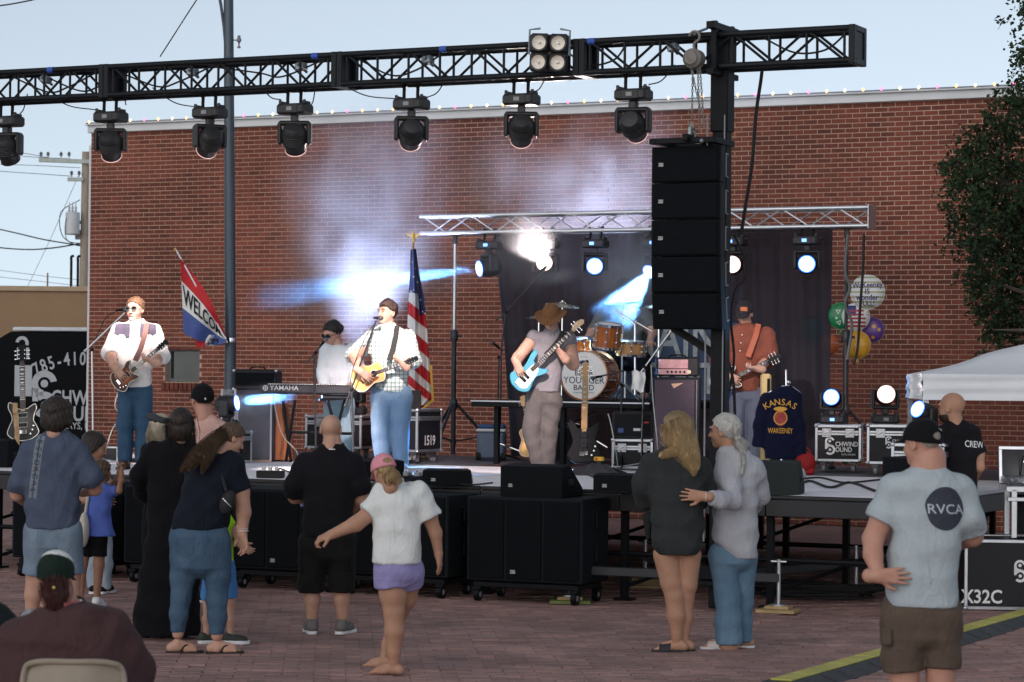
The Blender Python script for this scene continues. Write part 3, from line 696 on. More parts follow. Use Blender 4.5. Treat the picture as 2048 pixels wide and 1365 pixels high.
# moving head lamps
M_LENSOFF = mat('dark_lens', (.02, .02, .025), .1, var=0, spec=.8)
M_LENSW = mat('lens_white', (1, 1, 1), .3, var=0, emit=(1, .88, .82), es=9)
M_LENSB = mat('lens_blue', (.6, .8, 1), .3, var=0, emit=(.40, .72, 1), es=5)
M_HALOB = mat('lens_halo_blue', (.1, .2, .6), .3, var=0, emit=(.03, .16, 1), es=2.2)  # emissive ring paints the blue halo seen around a lit lens
M_HALOW = mat('lens_halo_white', (.6, .4, .4), .3, var=0, emit=(.8, .5, .45), es=.8)  # same painted halo for the white lenses, glow put into the ring
M_DISP = mat('blue_display', (.1, .2, .6), .3, var=0, emit=(.12, .30, 1.0), es=2.2)
M_MH = mat('moving_head_plastic', (.018, .018, .020), .5, 0, .3, 10, .1)
MH = {}
def mh_meshes():
    b = MB(); b.box((0, 0, 0), (.30, .20, .10), .02); b.box((0, -.085, 0), (.17, .04, .085), .008)
    for sx in (-1, 1): b.box((sx * .12, 0, .06), (.03, .12, .03), .006); b.cyl((sx * .13, -.05, .05), (sx * .13, -.05, .085), .014, n=8)
    MH['base'] = b.mesh('base', M_MH)
    b = MB()
    b.box((0, 0, -.085), (.07, .1, .07), .01); b.box((0, 0, -.13), (.3, .13, .045), .018)
    for sx in (-1, 1): b.box((sx * .135, 0, -.225), (.042, .125, .21), .016)
    MH['yoke'] = b.mesh('yoke', M_MH)
    b = MB(); b.lathe([(.03, -.15), (.075, -.14), (.105, -.10), (.112, -.02), (.108, .06), (.095, .10), (.098, .13), (.09, .135)], 22)
    for k in range(5): b.lathe([(.113, -.08 + k * .022), (.117, -.076 + k * .022), (.117, -.07 + k * .022), (.113, -.066 + k * .022)], 22, caps=False)
    MH['head'] = b.mesh('head', M_MH)
    b = MB(); b.lathe([(.088, .132), (.085, .138), (.06, .147), (.03, .151), (.0, .152)], 20, caps=False); MH['lens'] = b
    b = MB(); b.tube(curve([(0, 0, .055), (0, .01, .10), (0, .03, .16)], 3), .016, 8); b.box((0, .03, .18), (.05, .06, .06), .01); MH['clamp'] = b.mesh('clamp', M_BLACK)
    b = MB(); b.box((0, -.108, .0), (.055, .006, .035)); MH['disp'] = b
mh_meshes()
b = MB(); b.lathe([(.0885, .131), (.099, .137), (.1, .129)], 22, caps=False); RIM_HALO = {k: b.mesh('lens_rim_halo', m) for k, m in (('off', M_MH), ('w', M_HALOW), ('b', M_HALOB))}  # plain rim when off; on lit lamps it glows as a painted halo
LENS = {k: MH['lens'].mesh('lens', m) for k, m in (('off', M_LENSOFF), ('w', M_LENSW), ('b', M_LENSB))}
DISP = MH['disp'].mesh('display', M_DISP); DISP0 = MH['disp'].mesh('display', mat('white_symbols', (.25, .26, .28), .5, var=0))
def moving_head(label, loc, rz, pan, tilt, lens='off', hang=True, disp=False, k=1.0, spot=None, group=None, cl=1.0):
    t = thing('moving_head_light', label, 'stage light', loc, rz, group); t.scale = (k, k, k)
    sg = 1 if hang else -1
    e0 = (0, 0, 0) if hang else (math.pi, 0, 0)
    o = link('base', MH['base'], t, rot=(0, 0, 0));
    y = link('yoke', MH['yoke'], t, rot=(0 if hang else math.pi, 0, R(pan)))
    d = link('display', DISP if disp else DISP0, t)
    if hang:
        for sx in (-1, 1): link('clamp', MH['clamp'], t, (sx * .07, 0, 0), (R(14) * cl, 0, 0))
    ax = Vector((math.sin(R(pan)) * math.sin(R(tilt)) * 1, -math.cos(R(pan)) * math.sin(R(tilt)), -sg * math.cos(R(tilt))))
    q = ax.to_track_quat('Z', 'Y'); h = link('head', MH['head'], t, (0, 0, -sg * .27)); h.rotation_mode = 'QUATERNION'; h.rotation_quaternion = q
    ln = link('lens', LENS[lens], h); link('lens_rim_halo', RIM_HALO[lens], h)
    if spot:
        colr, en, size, blend = spot
        ld = bpy.data.lights.new('lamp', 'SPOT'); ld.energy = en; ld.color = colr; ld.spot_size = R(size); ld.spot_blend = blend; ld.shadow_soft_size = .05
        lo = bpy.data.objects.new('lamp_light', ld); col.objects.link(lo); lo.parent = h; lo.location = (0, 0, .17); lo.rotation_euler = (math.pi, 0, 0)
    return t
def aim(loc, rz, target, hang, k=1.0):    # pan/tilt that point the head at a world point
    piv = Vector(loc) + Vector((0, 0, (-.27 if hang else .27) * k)); d = (Matrix.Rotation(-rz, 3, 'Z') @ (Vector(target) - piv)).normalized()
    sg = 1 if hang else -1
    tilt = math.degrees(math.acos(max(-1, min(1, -sg * d.z)))); pan = math.degrees(math.atan2(d.x, -d.y)); return pan, tilt
WASH = (1.0, .80, .76)
front = [(15, 'leftmost moving head under the black truss, cut by the frame edge', (150, 700), 0), (222, 'moving head under the black truss seen from its side', (265, 700), 1), (420, 'moving head under the black truss just left of the lamp post', (265, 690), 2), (590, 'moving head under the black truss just right of the lamp post', (650, 940), 3), (823, 'moving head under the truss above the acoustic singer', (765, 700), 4), (1043, 'moving head under the truss directly left of the four-lamp blinder', (1030, 938), 5), (1267, 'moving head under the truss nearest the chain hoist', (1500, 700), 6)]
EN = [0, 420, 520, 2200, 1150, 900, 600]
for x, lab, tg_, i in front:
    p = onb(x, 215, TB); p.z = TZ - TH - .175
    tgt = pix(tg_[0], tg_[1], 27.2) if i not in (3, 5) else ground(tg_[0], tg_[1], DECK)
    pan, tilt = aim(p, YAW, tgt, True, 1.02)
    if i == 1: moving_head(lab, p, YAW + R(0), pan, tilt, 'w', True, False, 1.02, (WASH, EN[i], 24, .6), 'moving heads under the black truss')
    else: moving_head(lab, p, YAW, pan, tilt, 'w' if EN[i] else 'off', True, False, 1.02, (WASH, EN[i], 22, .8) if EN[i] else None, 'moving heads under the black truss')
    q = p
LEADL = ['running right to the side-on lamp', 'running right to the lamp left of the post', 'just right of the lamp post', 'running right to the lamp above the singer', 'beside the leftmost lamp', 'right of the side-on lamp', 'right of the lamp that follows the lamp post', 'right of the lamp above the singer', 'under the four-lamp blinder', 'nearest the chain hoist']
for (xa, ya, xb_, yb) in ((85, 195, 190, 220), (305, 188, 395, 215), (520, 180, 562, 200), (672, 175, 790, 198), (55, 200, 40, 228), (250, 192, 252, 210), (632, 178, 622, 212), (895, 165, 855, 195), (1095, 158, 1065, 185), (1350, 142, 1297, 170)):
    p0, p1 = onb(xa, ya - 12, TB), onb(xb_, yb, TB - .05); mid = (p0 + p1) / 2 - Vector((0, 0, .05))
    b = MB(); b.tube(curve([p0, mid, p1], 8), .006, 6); tag(b.build('power_lead', M_RUBBER), 'thin black lead drooping below the truss, ' + LEADL.pop(0), 'cable', 'leads drooping below the truss')
# four-lamp blinder on the truss
bl = onb(1098, 106, TB - TH - .10)
bln = thing('blinder_light', 'black four-lamp blinder with round reflectors clamped on the truss', 'stage light', bl, R(-6)); bln.rotation_euler = (R(4), R(2), R(-8))
b = MB()
for sx in (-1, 1):
    for sz in (-1, 1): b.box((sx * .086, .02, sz * .086), (.168, .10, .168), .02)
b.box((0, .06, 0), (.34, .06, .33), .02); b.build('housing', M_MH, bln)
M_REFL = mat('reflector', (.80, .74, .66), .4, .0, .1, 20)
for sx in (-1, 1):
    for sz in (-1, 1):
        b = MB(); b.M = Matrix.Translation((sx * .086, -.056, sz * .086)) @ Matrix.Rotation(math.pi / 2, 4, 'X'); b.lathe([(.062, .008), (.058, .004), (.045, -.012), (.015, -.02), (.0, -.02)], 20, caps=False); lampo = b.build('reflector', M_REFL, bln)
        b = MB(); b.ball((sx * .086, -.046, sz * .086), (.014, .016, .014)); b.build('bulb', mat('frosted_bulb', (.8, .78, .74), .3, var=0), lampo)
        b = MB(); b.M = Matrix.Translation((sx * .086, -.058, sz * .086)) @ Matrix.Rotation(math.pi / 2, 4, 'X'); b.lathe([(.062, .01), (.076, .012), (.078, .0), (.066, .0)], 20, caps=False); b.build('bezel', M_MH, bln)
b = MB()
for sx in (-1, 1): b.tube([(sx * .18, 0, -.02), (sx * .18, .01, .20), (sx * .09, .04, .215)], .010, 6)
b.build('bracket', M_CLMP, bln)
# small aluminium truss, stands, backdrop
B2 = 6.9
xa_, xb_ = ab(onb(848, 450, B2))[0], ab(onb(1742, 440, B2))[0]; z2 = onb(1290, 443, B2).z; k2 = .105
t2 = thing('aluminium_truss', 'silver box truss on stands above the drum backdrop', 'truss', st(0, B2, z2), YAW)
b = MB()
for sy in (-1, 1):
    for sz in (-1, 1): b.cyl((xa_, sy * k2, sz * k2), (xb_, sy * k2, sz * k2), .025, n=12)
b.build('chord', M_ALU, t2)
n = int((xb_ - xa_) / .34); dx = (xb_ - xa_ - .06) / n
for i in range(n):
    b = MB(); x = xa_ + .03 + i * dx
    for sy in (-1, 1):
        u = 1 if (i % 2) == (sy > 0) else -1
        b.cyl((x, sy * k2, u * k2), (x + dx, sy * k2, -u * k2), .0095, n=7)
    b.cyl((x, (k2 if i % 2 else -k2), k2), (x + dx, (-k2 if i % 2 else k2), k2), .0095, n=7); b.cyl((x, (k2 if i % 2 else -k2), -k2), (x + dx, (-k2 if i % 2 else k2), -k2), .0095, n=7)
    b.build('lacing_bar', M_ALU, t2)
b = MB(); b.box((xb_ + .01, 0, 0), (.012, .28, .28), .003); b.build('end_plate', M_ALU, t2)
M_STAND = mat('dark_stand_tube', (.03, .03, .035), .4, .3, .2, 8)
def light_stand(label, x, ybase, b_, silver_from, spread=.62):
    p = onb(x, ybase, b_); p.z = DECK
    t = thing('lighting_stand', label, 'tripod stand', p, YAW + .4)
    top = z2 - k2 - DECK
    b = MB(); b.cyl((0, 0, .04), (0, 0, 1.55), .032, n=14); b.build('lower_tube', M_STAND, t)
    b = MB(); b.cyl((0, 0, 1.5), (0, 0, top - .1), .020, n=12); b.build('upper_tube', M_ALU if silver_from else M_STAND, t)
    b = MB(); b.lathe([(.045, 1.44), (.05, 1.46), (.05, 1.56), (.035, 1.58)], 14); b.cyl((.04, 0, 1.5), (.1, 0, 1.5), .016); b.build('collar', M_STAND, t)
    b = MB(); b.box((0, 0, top - .07), (.06, .06, .12), .01); b.box((0, 0, top - .015), (.12, .16, .03), .006); b.build('truss_adapter', M_STAND, t)
    for k in range(3):
        a = k * 2 * math.pi / 3 + .2; d = Vector((math.cos(a), math.sin(a), 0))
        b = MB(); b.cyl(Vector((0, 0, .66)) + d * .04, d * spread + Vector((0, 0, .03)), .019, n=8); b.ball(d * spread + Vector((0, 0, .025)), (.05, .05, .024)); b.cyl(Vector((0, 0, .2)), d * spread * .62 + Vector((0, 0, .26)), .011, n=6); b.build('leg', M_STAND, t)
    b = MB(); b.lathe([(.045, .6), (.05, .62), (.05, .7), (.036, .72)], 14); b.build('leg_bracket', M_STAND, t); b = MB(); b.lathe([(.04, .17), (.04, .23)], 14); b.build('brace_bracket', M_STAND, t)
    return t
light_stand('tripod lighting stand holding the left end of the silver truss', 906, 905, B2, True)
light_stand('dark tripod lighting stand under the right end of the silver truss', 1690, 905, B2, False)
# scrim
M_SCRIM = mat('black_mesh_scrim', (.009, .011, .022), .8, 0, .3, 3, .3, 120, alpha=.93)
c0 = ab(onb(985, 470, 7.3))[0]; c1 = ab(onb(1664, 470, 7.3))[0]; zt_ = z2 - k2 - .01
scr = thing('stage_backdrop', 'black mesh backdrop hanging from the silver truss behind the drums', 'backdrop', st(0, 7.3, DECK), YAW)
hgt = zt_ - DECK
def scf(u, v):
    x = c0 + (c1 - c0) * u; x += (.22 * (1 - v) if u < .02 else 0) * .6 + (1 - u) * .0
    return (x + (1 - u) ** 6 * .18 * (1 - v), .05 * math.sin(u * 47 + 1.5 * math.sin(v * 3)) * (.35 + .65 * (1 - v)) + .025 * math.sin(u * 113 + v * 2), hgt * v + .02)
b = MB(); b.grid(scf, 220, 20); b.build('cloth', M_SCRIM, scr)
b = MB(); b.cyl((c0, 0, hgt + .03), (c1, 0, hgt + .03), .012); b.build('top_rod', M_BLACK, scr)
# moving heads on the silver truss
rear = [(978, 538, 'b', 'moving head at the left end of the silver truss throwing a blue beam left', (600, 585), 'b'), (1092, 522, 'w', 'moving head on the silver truss glowing white in smoke', (930, 150), 'w'), (1190, 540, 'b', 'moving head on the silver truss with round blue lens above the drummer', (1150, 520), 'b'), (1310, 560, 'b', 'moving head on the silver truss hidden behind the line array', (1222, 645), 'b'), (1466, 520, 'w', 'moving head on the silver truss showing a white lens right of the speakers', (1400, 500), 'w'), (1614, 538, 'b', 'moving head on the silver truss with blue lens right of the mast', (1590, 520), 'b')]
BLUE = (.13, .42, 1.0); WHT = (1.0, .86, .84)
for x, y, l_, lab, tg_, cc in rear:
    p = onb(x, y, B2 - .08); p.z = z2 - k2 - .16
    far = pix(tg_[0], tg_[1], {978: 30.2, 1310: 29.55}.get(x, 25.5))
    pan, tilt = aim(p, YAW, far, True, 1.0)
    en = {978: 8500, 1092: 800, 1190: 160, 1310: 7000, 1466: 200, 1614: 160}[x]
    moving_head(lab, p, YAW, pan, tilt, l_, True, True, 1.0, (BLUE if cc == 'b' else WHT, en, {978: 8, 1092: 36, 1190: 9, 1310: 32, 1466: 14, 1614: 9}[x], .35), 'moving heads on the silver truss', 0)
# flight cases
M_LATCH = mat('latch_plate', (.55, .55, .57), .35, .9, .1, 30)
def case(label, loc, w, d, h, rz, logo=.0, nums=None, casters=True, latches=2, name='flight_case', group=None, lid=.22, logo_z=.45, num_x=.0, num_face='f'):
    t = thing(name, label, 'flight case', loc, rz, group)
    z0 = .12 if casters else .0
    b = MB(); b.box((0, 0, z0 + h / 2), (w - .02, d - .02, h - .02)); b.build('body', M_CASE, t, smooth=False)
    b = MB(); e = .03
    for sx in (-1, 1):
        for sy in (-1, 1): b.box((sx * (w / 2 - e / 2), sy * (d / 2 - e / 2), z0 + h / 2), (e, e, h - .01), .004)
    for sz in (0, 1):
        zz = z0 + sz * h + (e / 2 if sz == 0 else -e / 2)
        for sy in (-1, 1): b.box((0, sy * (d / 2 - e / 2), zz), (w - e * 2, e, e), .004)
        for sx in (-1, 1): b.box((sx * (w / 2 - e / 2), 0, zz), (e, d - e * 2, e), .004)
    zl = z0 + h * (1 - lid)
    if lid:
        b.box((0, -d / 2 + .008, zl + .014), (w - e * 2, .018, .022), .003); b.box((0, -d / 2 + .007, zl - .014), (w - e * 2, .018, .022), .003)
        b.box((w / 2 - .008, 0, zl), (.018, d - e * 2, .05), .003)
    b.build('edge_trim', M_ALU, t)
    b = MB()
    for sx in (-1, 1):
        for sy in (-1, 1):
            for sz in (0, 1): b.ball((sx * (w / 2 - .012), sy * (d / 2 - .012), z0 + sz * h + (.012 if sz == 0 else -.012)), .024, 8, 6)
    cc_ = b.build('corner_caps', M_ALU, t); cc_['kind'] = 'stuff'
    for k in range(latches):
        x = (k - (latches - 1) / 2) * w * .5
        b = MB(); b.box((x, -d / 2 - .002, zl), (.10, .012, .10), .008); b.box((x, -d / 2 - .009, zl), (.07, .008, .065), .01); b.cyl((x - .02, -d / 2 - .015, zl - .01), (x + .02, -d / 2 - .015, zl + .012), .008, n=6); b.build('latch', M_LATCH, t)
    if casters:
        for sx in (-1, 1):
            for sy in (-1, 1):
                b = MB(); b.box((sx * (w / 2 - .09), sy * (d / 2 - .09), .105), (.07, .07, .03), .004); b.cyl((sx * (w / 2 - .09) - .018, sy * (d / 2 - .09) + .02, .048), (sx * (w / 2 - .09) + .018, sy * (d / 2 - .09) + .02, .048), .046, n=14); b.build('caster', M_GREYPL, t)
    if logo: flat_print('lettering', sound_logo(logo), M_WHITE, t, (-logo * .3, -d / 2 + .009, z0 + h * logo_z), (1, 0, 0), (0, 0, 1))
    if nums and num_face == 'f': flat_print('stencil_number', [text2d(nums[0], nums[1], .02 * 1, .9, 'CENTER')], M_WHITE, t, (num_x, -d / 2 + .009, z0 + nums[2]), (1, 0, 0), (0, 0, 1))
    if nums and num_face == 'r': flat_print('stencil_number', [text2d(nums[0], nums[1], .015, .8, 'CENTER')], M_WHITE, t, (w / 2 - .009, num_x, z0 + nums[2]), (0, 1, 0), (0, 0, 1))
    return t
def sgr(x, y): return ground(x, y, DECK)
case('flight case with white lettering under the blue floor lamp', sgr(1660, 946) + NV * .3, .50, .5, .40, YAW + R(16), .30, None, True, 2, logo_z=.42)
case('flight case with white lettering under the white floor lamp', sgr(1772, 952) + NV * .3, .58, .5, .42, YAW + R(16), .20, None, True, 2, logo_z=.55)
case('flight case behind the keyboard player with a silver rim', sgr(655, 918) + NV * .3, .72, .5, .40, YAW + R(10), .26, None, True, 2, logo_z=.45)
t_ = case('flight case stencilled 1519 behind the acoustic singer', sgr(790, 925) + NV * .3, .62, .55, .50, YAW + R(-4), .24, ('1519', .16, .13), True, 2, logo_z=.42, num_face='r')
case('low flight case in front of the drum riser under a black rack', sgr(1250, 938) + NV * .25, .46, .45, .33, YAW + R(18), 0, None, False, 2, lid=.3)
t = thing('rack_case', 'black rack with red and white stickers on the low flight case', 'equipment rack', sgr(1250, 938) + NV * .25 + Vector((0, 0, .335)), YAW + R(18))
b = MB(); b.box((0, 0, .15), (.46, .42, .30), .012); b.build('shell', M_CASE, t)
b = MB(); b.box((0, -.212, .15), (.40, .012, .24), .004); b.build('front_panel', M_BLACK, t)
flat_print('sticker', [rect2d(.08, .03, .05, -.05)], M_WHITE, t, (0, -.219, .15), (1, 0, 0), (0, 0, 1)); flat_print('sticker', [rect2d(.06, .018, .15, .03)], mat('red_sticker', (.55, .02, .03), .5, var=0), t, (0, -.219, .15), (1, 0, 0), (0, 0, 1)); flat_print('sticker', [rect2d(.06, .05, -.13, -.06)], mat('blue_sticker', (.05, .10, .28), .5, var=0), t, (0, -.219, .15), (1, 0, 0), (0, 0, 1))
# floor moving heads
p = sgr(1645, 946) + NV * .3 + Vector((0, 0, .52 + .055)); moving_head('moving head with blue lens standing on a flight case', p, YAW + R(20), -6, 86, 'b', False, True, .88, (BLUE, 60, 12, .4))
p = sgr(1752, 952) + NV * .3 + Vector((0, 0, .54 + .055)); moving_head('moving head with glaring white lens standing on a flight case', p, YAW + R(24), -2, 86, 'w', False, False, .96, (WHT, 60, 12, .4))
p = onb(1850, 830, 1.6); p.z = DECK + .5; moving_head('moving head with blue lens half hidden behind the bald crew man', p, YAW + R(14), -40, 70, 'b', False, False, .8, (BLUE, 80, 14, .4))
t = case('black case carrying the lamp behind the bald crew man', onb(1850, 830, 1.6) * Vector((1, 1, 0)) + Vector((0, 0, DECK)) if False else Vector((p.x, p.y, DECK)), .5, .45, .44, YAW, 0, None, False, 0)
p = sgr(452, 926); p.z = DECK + .42; pan, tilt = aim(p, YAW, pix(620, 786, 28.7), False, .9); moving_head('moving head behind the clear panels throwing a blue beam right', p, YAW, pan, tilt, 'b', False, False, .9, (BLUE, 3200, 16, .6))
case('black case carrying the lamp behind the clear panels', Vector((p.x, p.y, DECK)), .45, .4, .36, YAW, 0, None, False, 0)
p = sgr(655, 918) + NV * .3 + TV * .2; p.z = DECK + .575; UPL = moving_head('moving head on the case behind the singer pointing straight up', p, YAW + R(10), 160, 9, 'w', False, False, .9, ((.55, .64, 1.0), 1150, 70, 1.0))
p = st(ab(onb(1150, 800, 7.5))[0], 7.5, DECK + .055); moving_head('moving head on the deck behind the drums pointing up', p, YAW, 165, 15, 'w', False, False, .9, ((.66, .70, 1.0), 4200, 70, 1.0))
# subwoofers and wedges
M_SUBSIDE = mat('subwoofer_side_paint', (.010, .013, .016), .75, 0, .3, 40, .4, spec=.15)
SW, SH, SD = 1.12, .75, .62
def subwoofer(label, px_, rz=YAW, bfront=-.72, badge=True):
    p = onb(px_, 1080, bfront); p.z = 0
    t = thing('subwoofer', label, 'loudspeaker', p, rz, 'subwoofers along the stage front')
    z0 = .19
    b = MB(); b.box((0, SD / 2, z0 + SH / 2), (SW, SD, SH), .012); b.build('cabinet', M_SUBSIDE, t)
    for k in range(3):
        b = MB(); b.box(((k - 1) * .362, -.006, z0 + SH / 2), (.34, .02, SH - .05), .006); b.build('grille', M_GRILL, t)
    for zz in (.25, .55):
        b = MB(); b.box((SW / 2 + .001, SD * .45, z0 + zz), (.014, .10, .17), .02); hd = b.build('handle', M_BLACK, t)
        b = MB(); b.cyl((SW / 2 + .008, SD * .45 + .03, z0 + zz - .06), (SW / 2 + .008, SD * .45 + .03, z0 + zz + .06), .012, n=8); b.build('grip', M_SUBSIDE, hd)
    b = MB(); b.box((0, SD / 2, .155), (SW - .1, SD - .08, .05), .006); b.build('dolly', M_BLACK, t)
    for sx in (-1, 1):
        for yy in (.06, SD - .06):
            b = MB(); b.cyl((sx * (SW / 2 - .09) - .022, yy, .062), (sx * (SW / 2 - .09) + .022, yy, .062), .06, n=18); b.box((sx * (SW / 2 - .09), yy, .12), (.08, .1, .03), .004); ca = b.build('caster', M_BLACK, t)
            b = MB(); b.cyl((sx * (SW / 2 - .09) - .024, yy, .062), (sx * (SW / 2 - .09) + .024, yy, .062), .026, n=14); b.build('hub', M_GREYPL, ca)
    if badge:
        flat_print('badge', [rect2d(.05, .032)], MATS['badge_silver'], t, (-.1, -.018, z0 + .09), (1, 0, 0), (0, 0, 1)); flat_print('badge_lettering', [text2d('RCF', .03, .001)], M_BLACK, t, (-.1, -.0215, z0 + .09), (1, 0, 0), (0, 0, 1))
    return t
subwoofer('wide black subwoofer on casters standing clear in front of the stage', 1048, YAW + R(2))
subwoofer('black subwoofer behind the girl in the pink cap', 786)
subwoofer('black subwoofer in the shade behind the bald man in black', 566)
subwoofer('black subwoofer behind the woman in the long black dress', 345)
subwoofer('black subwoofer at the left edge behind the man in the blue grey shirt', 118)
def wedge(label, p, rz, w=.62, d=.42, h=.31, m=None, logo=True):
    t = thing('wedge_monitor', label, 'loudspeaker', p, rz)
    o_ = [(0, 0), (d, 0), (d, h * .28), (d * .38, h), (0, h * .94)]
    b = MB(); b.M = Matrix.Rotation(math.pi / 2, 4, 'Z') @ Matrix.Rotation(math.pi / 2, 4, 'X'); b.prism(o_, w, -w / 2, .01); b.build('cabinet', m or M_CARPET, t)
    b = MB(); v = Vector((0, d - d * .38, h * .28 - h)); a = math.atan2(h - h * .28, d * .62); b.box((0, d * .69 + .008, h * .64 + .012), (w - .05, v.length - .05, .014), .005, Matrix.Rotation(-a, 3, 'X')); b.build('grille', M_GRILL, t)
    for sx in (-1, 1): b = MB(); b.box((sx * w / 2, d * .4, h * .45), (.012, .12, .06), .01); b.build('side_handle', M_BLACK, t)
    if logo:
        flat_print('badge', [rect2d(.042, .028)], MATS['badge_silver'], t, (-w / 2 + .1, -.001, h * .35), (1, 0, 0), (0, 0, 1)); flat_print('badge_lettering', [text2d('RCF', .025, .001)], M_BLACK, t, (-w / 2 + .1, -.0045, h * .35), (1, 0, 0), (0, 0, 1))
    return t
p = onb(1062, 960, -.66); p.z = .19 + SH + .002; wedge('black wedge monitor resting on the clear-standing subwoofer', p, YAW + R(2), .60, .48, .29)
def onstage(x, y): return ground(x, y, DECK)
wedge('low black wedge monitor on the deck right of the pink cap', onstage(892, 971), YAW + R(22), .44, .34, .145)
wedge('low black wedge monitor on the deck left of the blonde woman', onstage(1238, 985), YAW + R(18), .46, .34, .16)
wedge('grey black wedge monitor behind the older woman, right of her shoulder', onstage(1545, 990), YAW + R(12), .46, .40, .30, mat('grey_carpet_box', (.03, .036, .036), .9, 0, .2, 80, .4, spec=.2), False)
wedge('black wedge monitor on the deck just behind the pink cap', onstage(768, 962), YAW + R(60), .46, .36, .20, None, False)
wedge('black wedge monitor turned away at the right end of the deck', onstage(1790, 985), YAW + R(-50), .62, .45, .33, None, False)
wedge('dark wedge monitor at the left edge beside the water bottle', onstage(-30, 935), YAW + R(5), .55, .4, .3, None, False)
# stands for microphones
M_MICG = mat('mic_mesh', (.12, .12, .13), .4, .8, .2, 200, .5)
def mic_stand(label, pts, mic, base, dep, m=None, r=.011, boom=None, cable=None, tri=.28, name='microphone_stand', grill=True):
    b0 = ground(base[0], base[1], DECK) if dep is None else pix(base[0], base[1], dep)
    if dep is None: dep = (b0 - Vector((0, 0, CAMZ))).length
    t = thing(name, label, 'microphone stand', (b0.x, b0.y, DECK))
    L = lambda x, y, dd=0.0: pix(x, y, dep + dd) - Vector((b0.x, b0.y, DECK))
    b = MB(); P = [Vector((0, 0, .05))] + [L(*q) for q in pts]; b.tube(P, [r] * len(P), 8); b.build('upright', m or M_STAND, t)
    for k in range(3):
        a = .5 + k * 2.094; b = MB(); b.cyl((0, 0, .07), (tri * math.cos(a), tri * math.sin(a), .012), .009, n=6); b.build('foot', m or M_STAND, t)
    b = MB(); b.lathe([(.018, .04), (.022, .06), (.022, .13), (.014, .15)], 10); b.ball(P[-1], .022, 8, 6); b.build('clutch', M_BLACK, t)
    if boom:
        b = MB(); Q = [L(*q) for q in boom]; b.tube(Q, r * .9, 8); b.ball(Q[0], .016, 8, 6); b.build('boom', m or M_STAND, t)
    if mic:
        A, B = L(*mic[0]), L(*mic[1]); d = (B - A).normalized()
        mc = MB(); mc.tube([A, A + d * .02, B - d * .045, B - d * .04], [.009, .012, .017, .02], 10); mo = mc.build('microphone', M_BLACK, t)
        if grill: mc = MB(); mc.ball(B - d * .012, .026, 10, 8); mc.build('mic_grille', M_MICG, mo)
    if cable:
        b = MB(); b.tube(curve([L(*q) for q in cable], 6), .005, 6); b.build('mic_cable', M_RUBBER, t)
    return t
mic_stand('straight silver microphone stand in front of the left guitarist', [(186, 880), (184, 700)], ((232, 621), (252, 620)), (190, 928), None, M_ALU, boom=[(170, 702), (183, 690), (250, 626)], cable=[(235, 622), (212, 636), (196, 668), (186, 690)])
mic_stand('dark microphone stand in front of the keyboard player', [(630, 800), (631, 706)], ((640, 694), (652, 678)), (632, 932), None, boom=[(616, 724), (631, 706), (645, 688)], cable=[(640, 692), (628, 720), (627, 800)])
mic_stand('black boom microphone stand in front of the acoustic singer', [(706, 860), (703, 780)], ((746, 636), (764, 637)), (706, 945), None, boom=[(690, 812), (703, 778), (752, 642)], cable=[(752, 642), (724, 690), (700, 770), (706, 900)])
mic_stand('thin brown microphone stand left of the bassist', [(994, 860), (998, 715)], ((1006, 703), (984, 685)), (994, 918), None, mat('brown_stand', (.07, .04, .04), .4, .4))
mic_stand('tall chrome boom stand leaning over in front of the bass rig', [(1284, 870), (1287, 800), (1290, 735)], ((1344, 660), (1350, 652)), (1284, 940), None, M_CHROME, .013, boom=[(1270, 760), (1290, 735), (1346, 657)], tri=.34, grill=False)
mic_stand('black boom stand rising over the drums left of the bassist hat', [(1002, 700), (1012, 625)], ((1070, 552), (1098, 528)), (1000, 912), 30.6, boom=[(994, 640), (1012, 625), (1096, 532)], grill=False)
mic_stand('short black boom stand with microphone at the kick drum', [(1242, 880), (1243, 770)], ((1206, 752), (1184, 757)), (1242, 938), None, boom=[(1246, 742), (1206, 752)], tri=.25)
# clothes on the chrome stand
cpos = pix(1277, 740, 26.6); t = thing('white_towel', 'white towel hanging on the chrome boom stand', 'towel', cpos)
b = MB(); b.grid(lambda u, v: ((u - .5) * .13 + .01 * math.sin(v * 5), .02 * math.sin(u * 9) + .012 * math.sin(v * 7 + u * 4), -.02 - v * .2 + .02 * math.sin(u * 6)), 14, 16); b.grid(lambda u, v: ((u - .5) * .13, .04 + .02 * math.sin(u * 9), -.02 - v * .16), 10, 8); b.grid(lambda u, v: ((u - .5) * .13, .02 * math.sin(u * 9) + v * .04, -.02 + .02 * math.sin(u * 6) * (1 - v)), 10, 3)
b.build('cloth', mat('white_cotton', (.75, .75, .74), .9, 0, .08, 10, .4), t)
# guitars
def place_axes(pb_, ph_, nrm):
    X = (ph_ - pb_).normalized(); Z = (Vector(nrm) - X * X.dot(Vector(nrm))).normalized(); Y = Z.cross(X)
    return Matrix((X, Y, Z)).transposed().to_4x4()
PRS = [(-.205, 0), (-.19, .085), (-.13, .155), (-.05, .135), (.01, .108), (.07, .115), (.14, .145), (.195, .135), (.175, .095), (.13, .06), (.12, 0), (.125, -.05), (.15, -.085), (.165, -.125), (.12, -.135), (.06, -.112), (.0, -.105), (-.05, -.13), (-.13, -.155), (-.19, -.085)]
BASS = [(-.23, 0), (-.215, .08), (-.15, .15), (-.06, .125), (.02, .10), (.10, .115), (.2, .15), (.275, .14), (.25, .10), (.17, .07), (.15, .035), (.15, -.03), (.16, -.07), (.2, -.11), (.2, -.145), (.14, -.14), (.05, -.10), (-.04, -.12), (-.14, -.155), (-.215, -.085)]
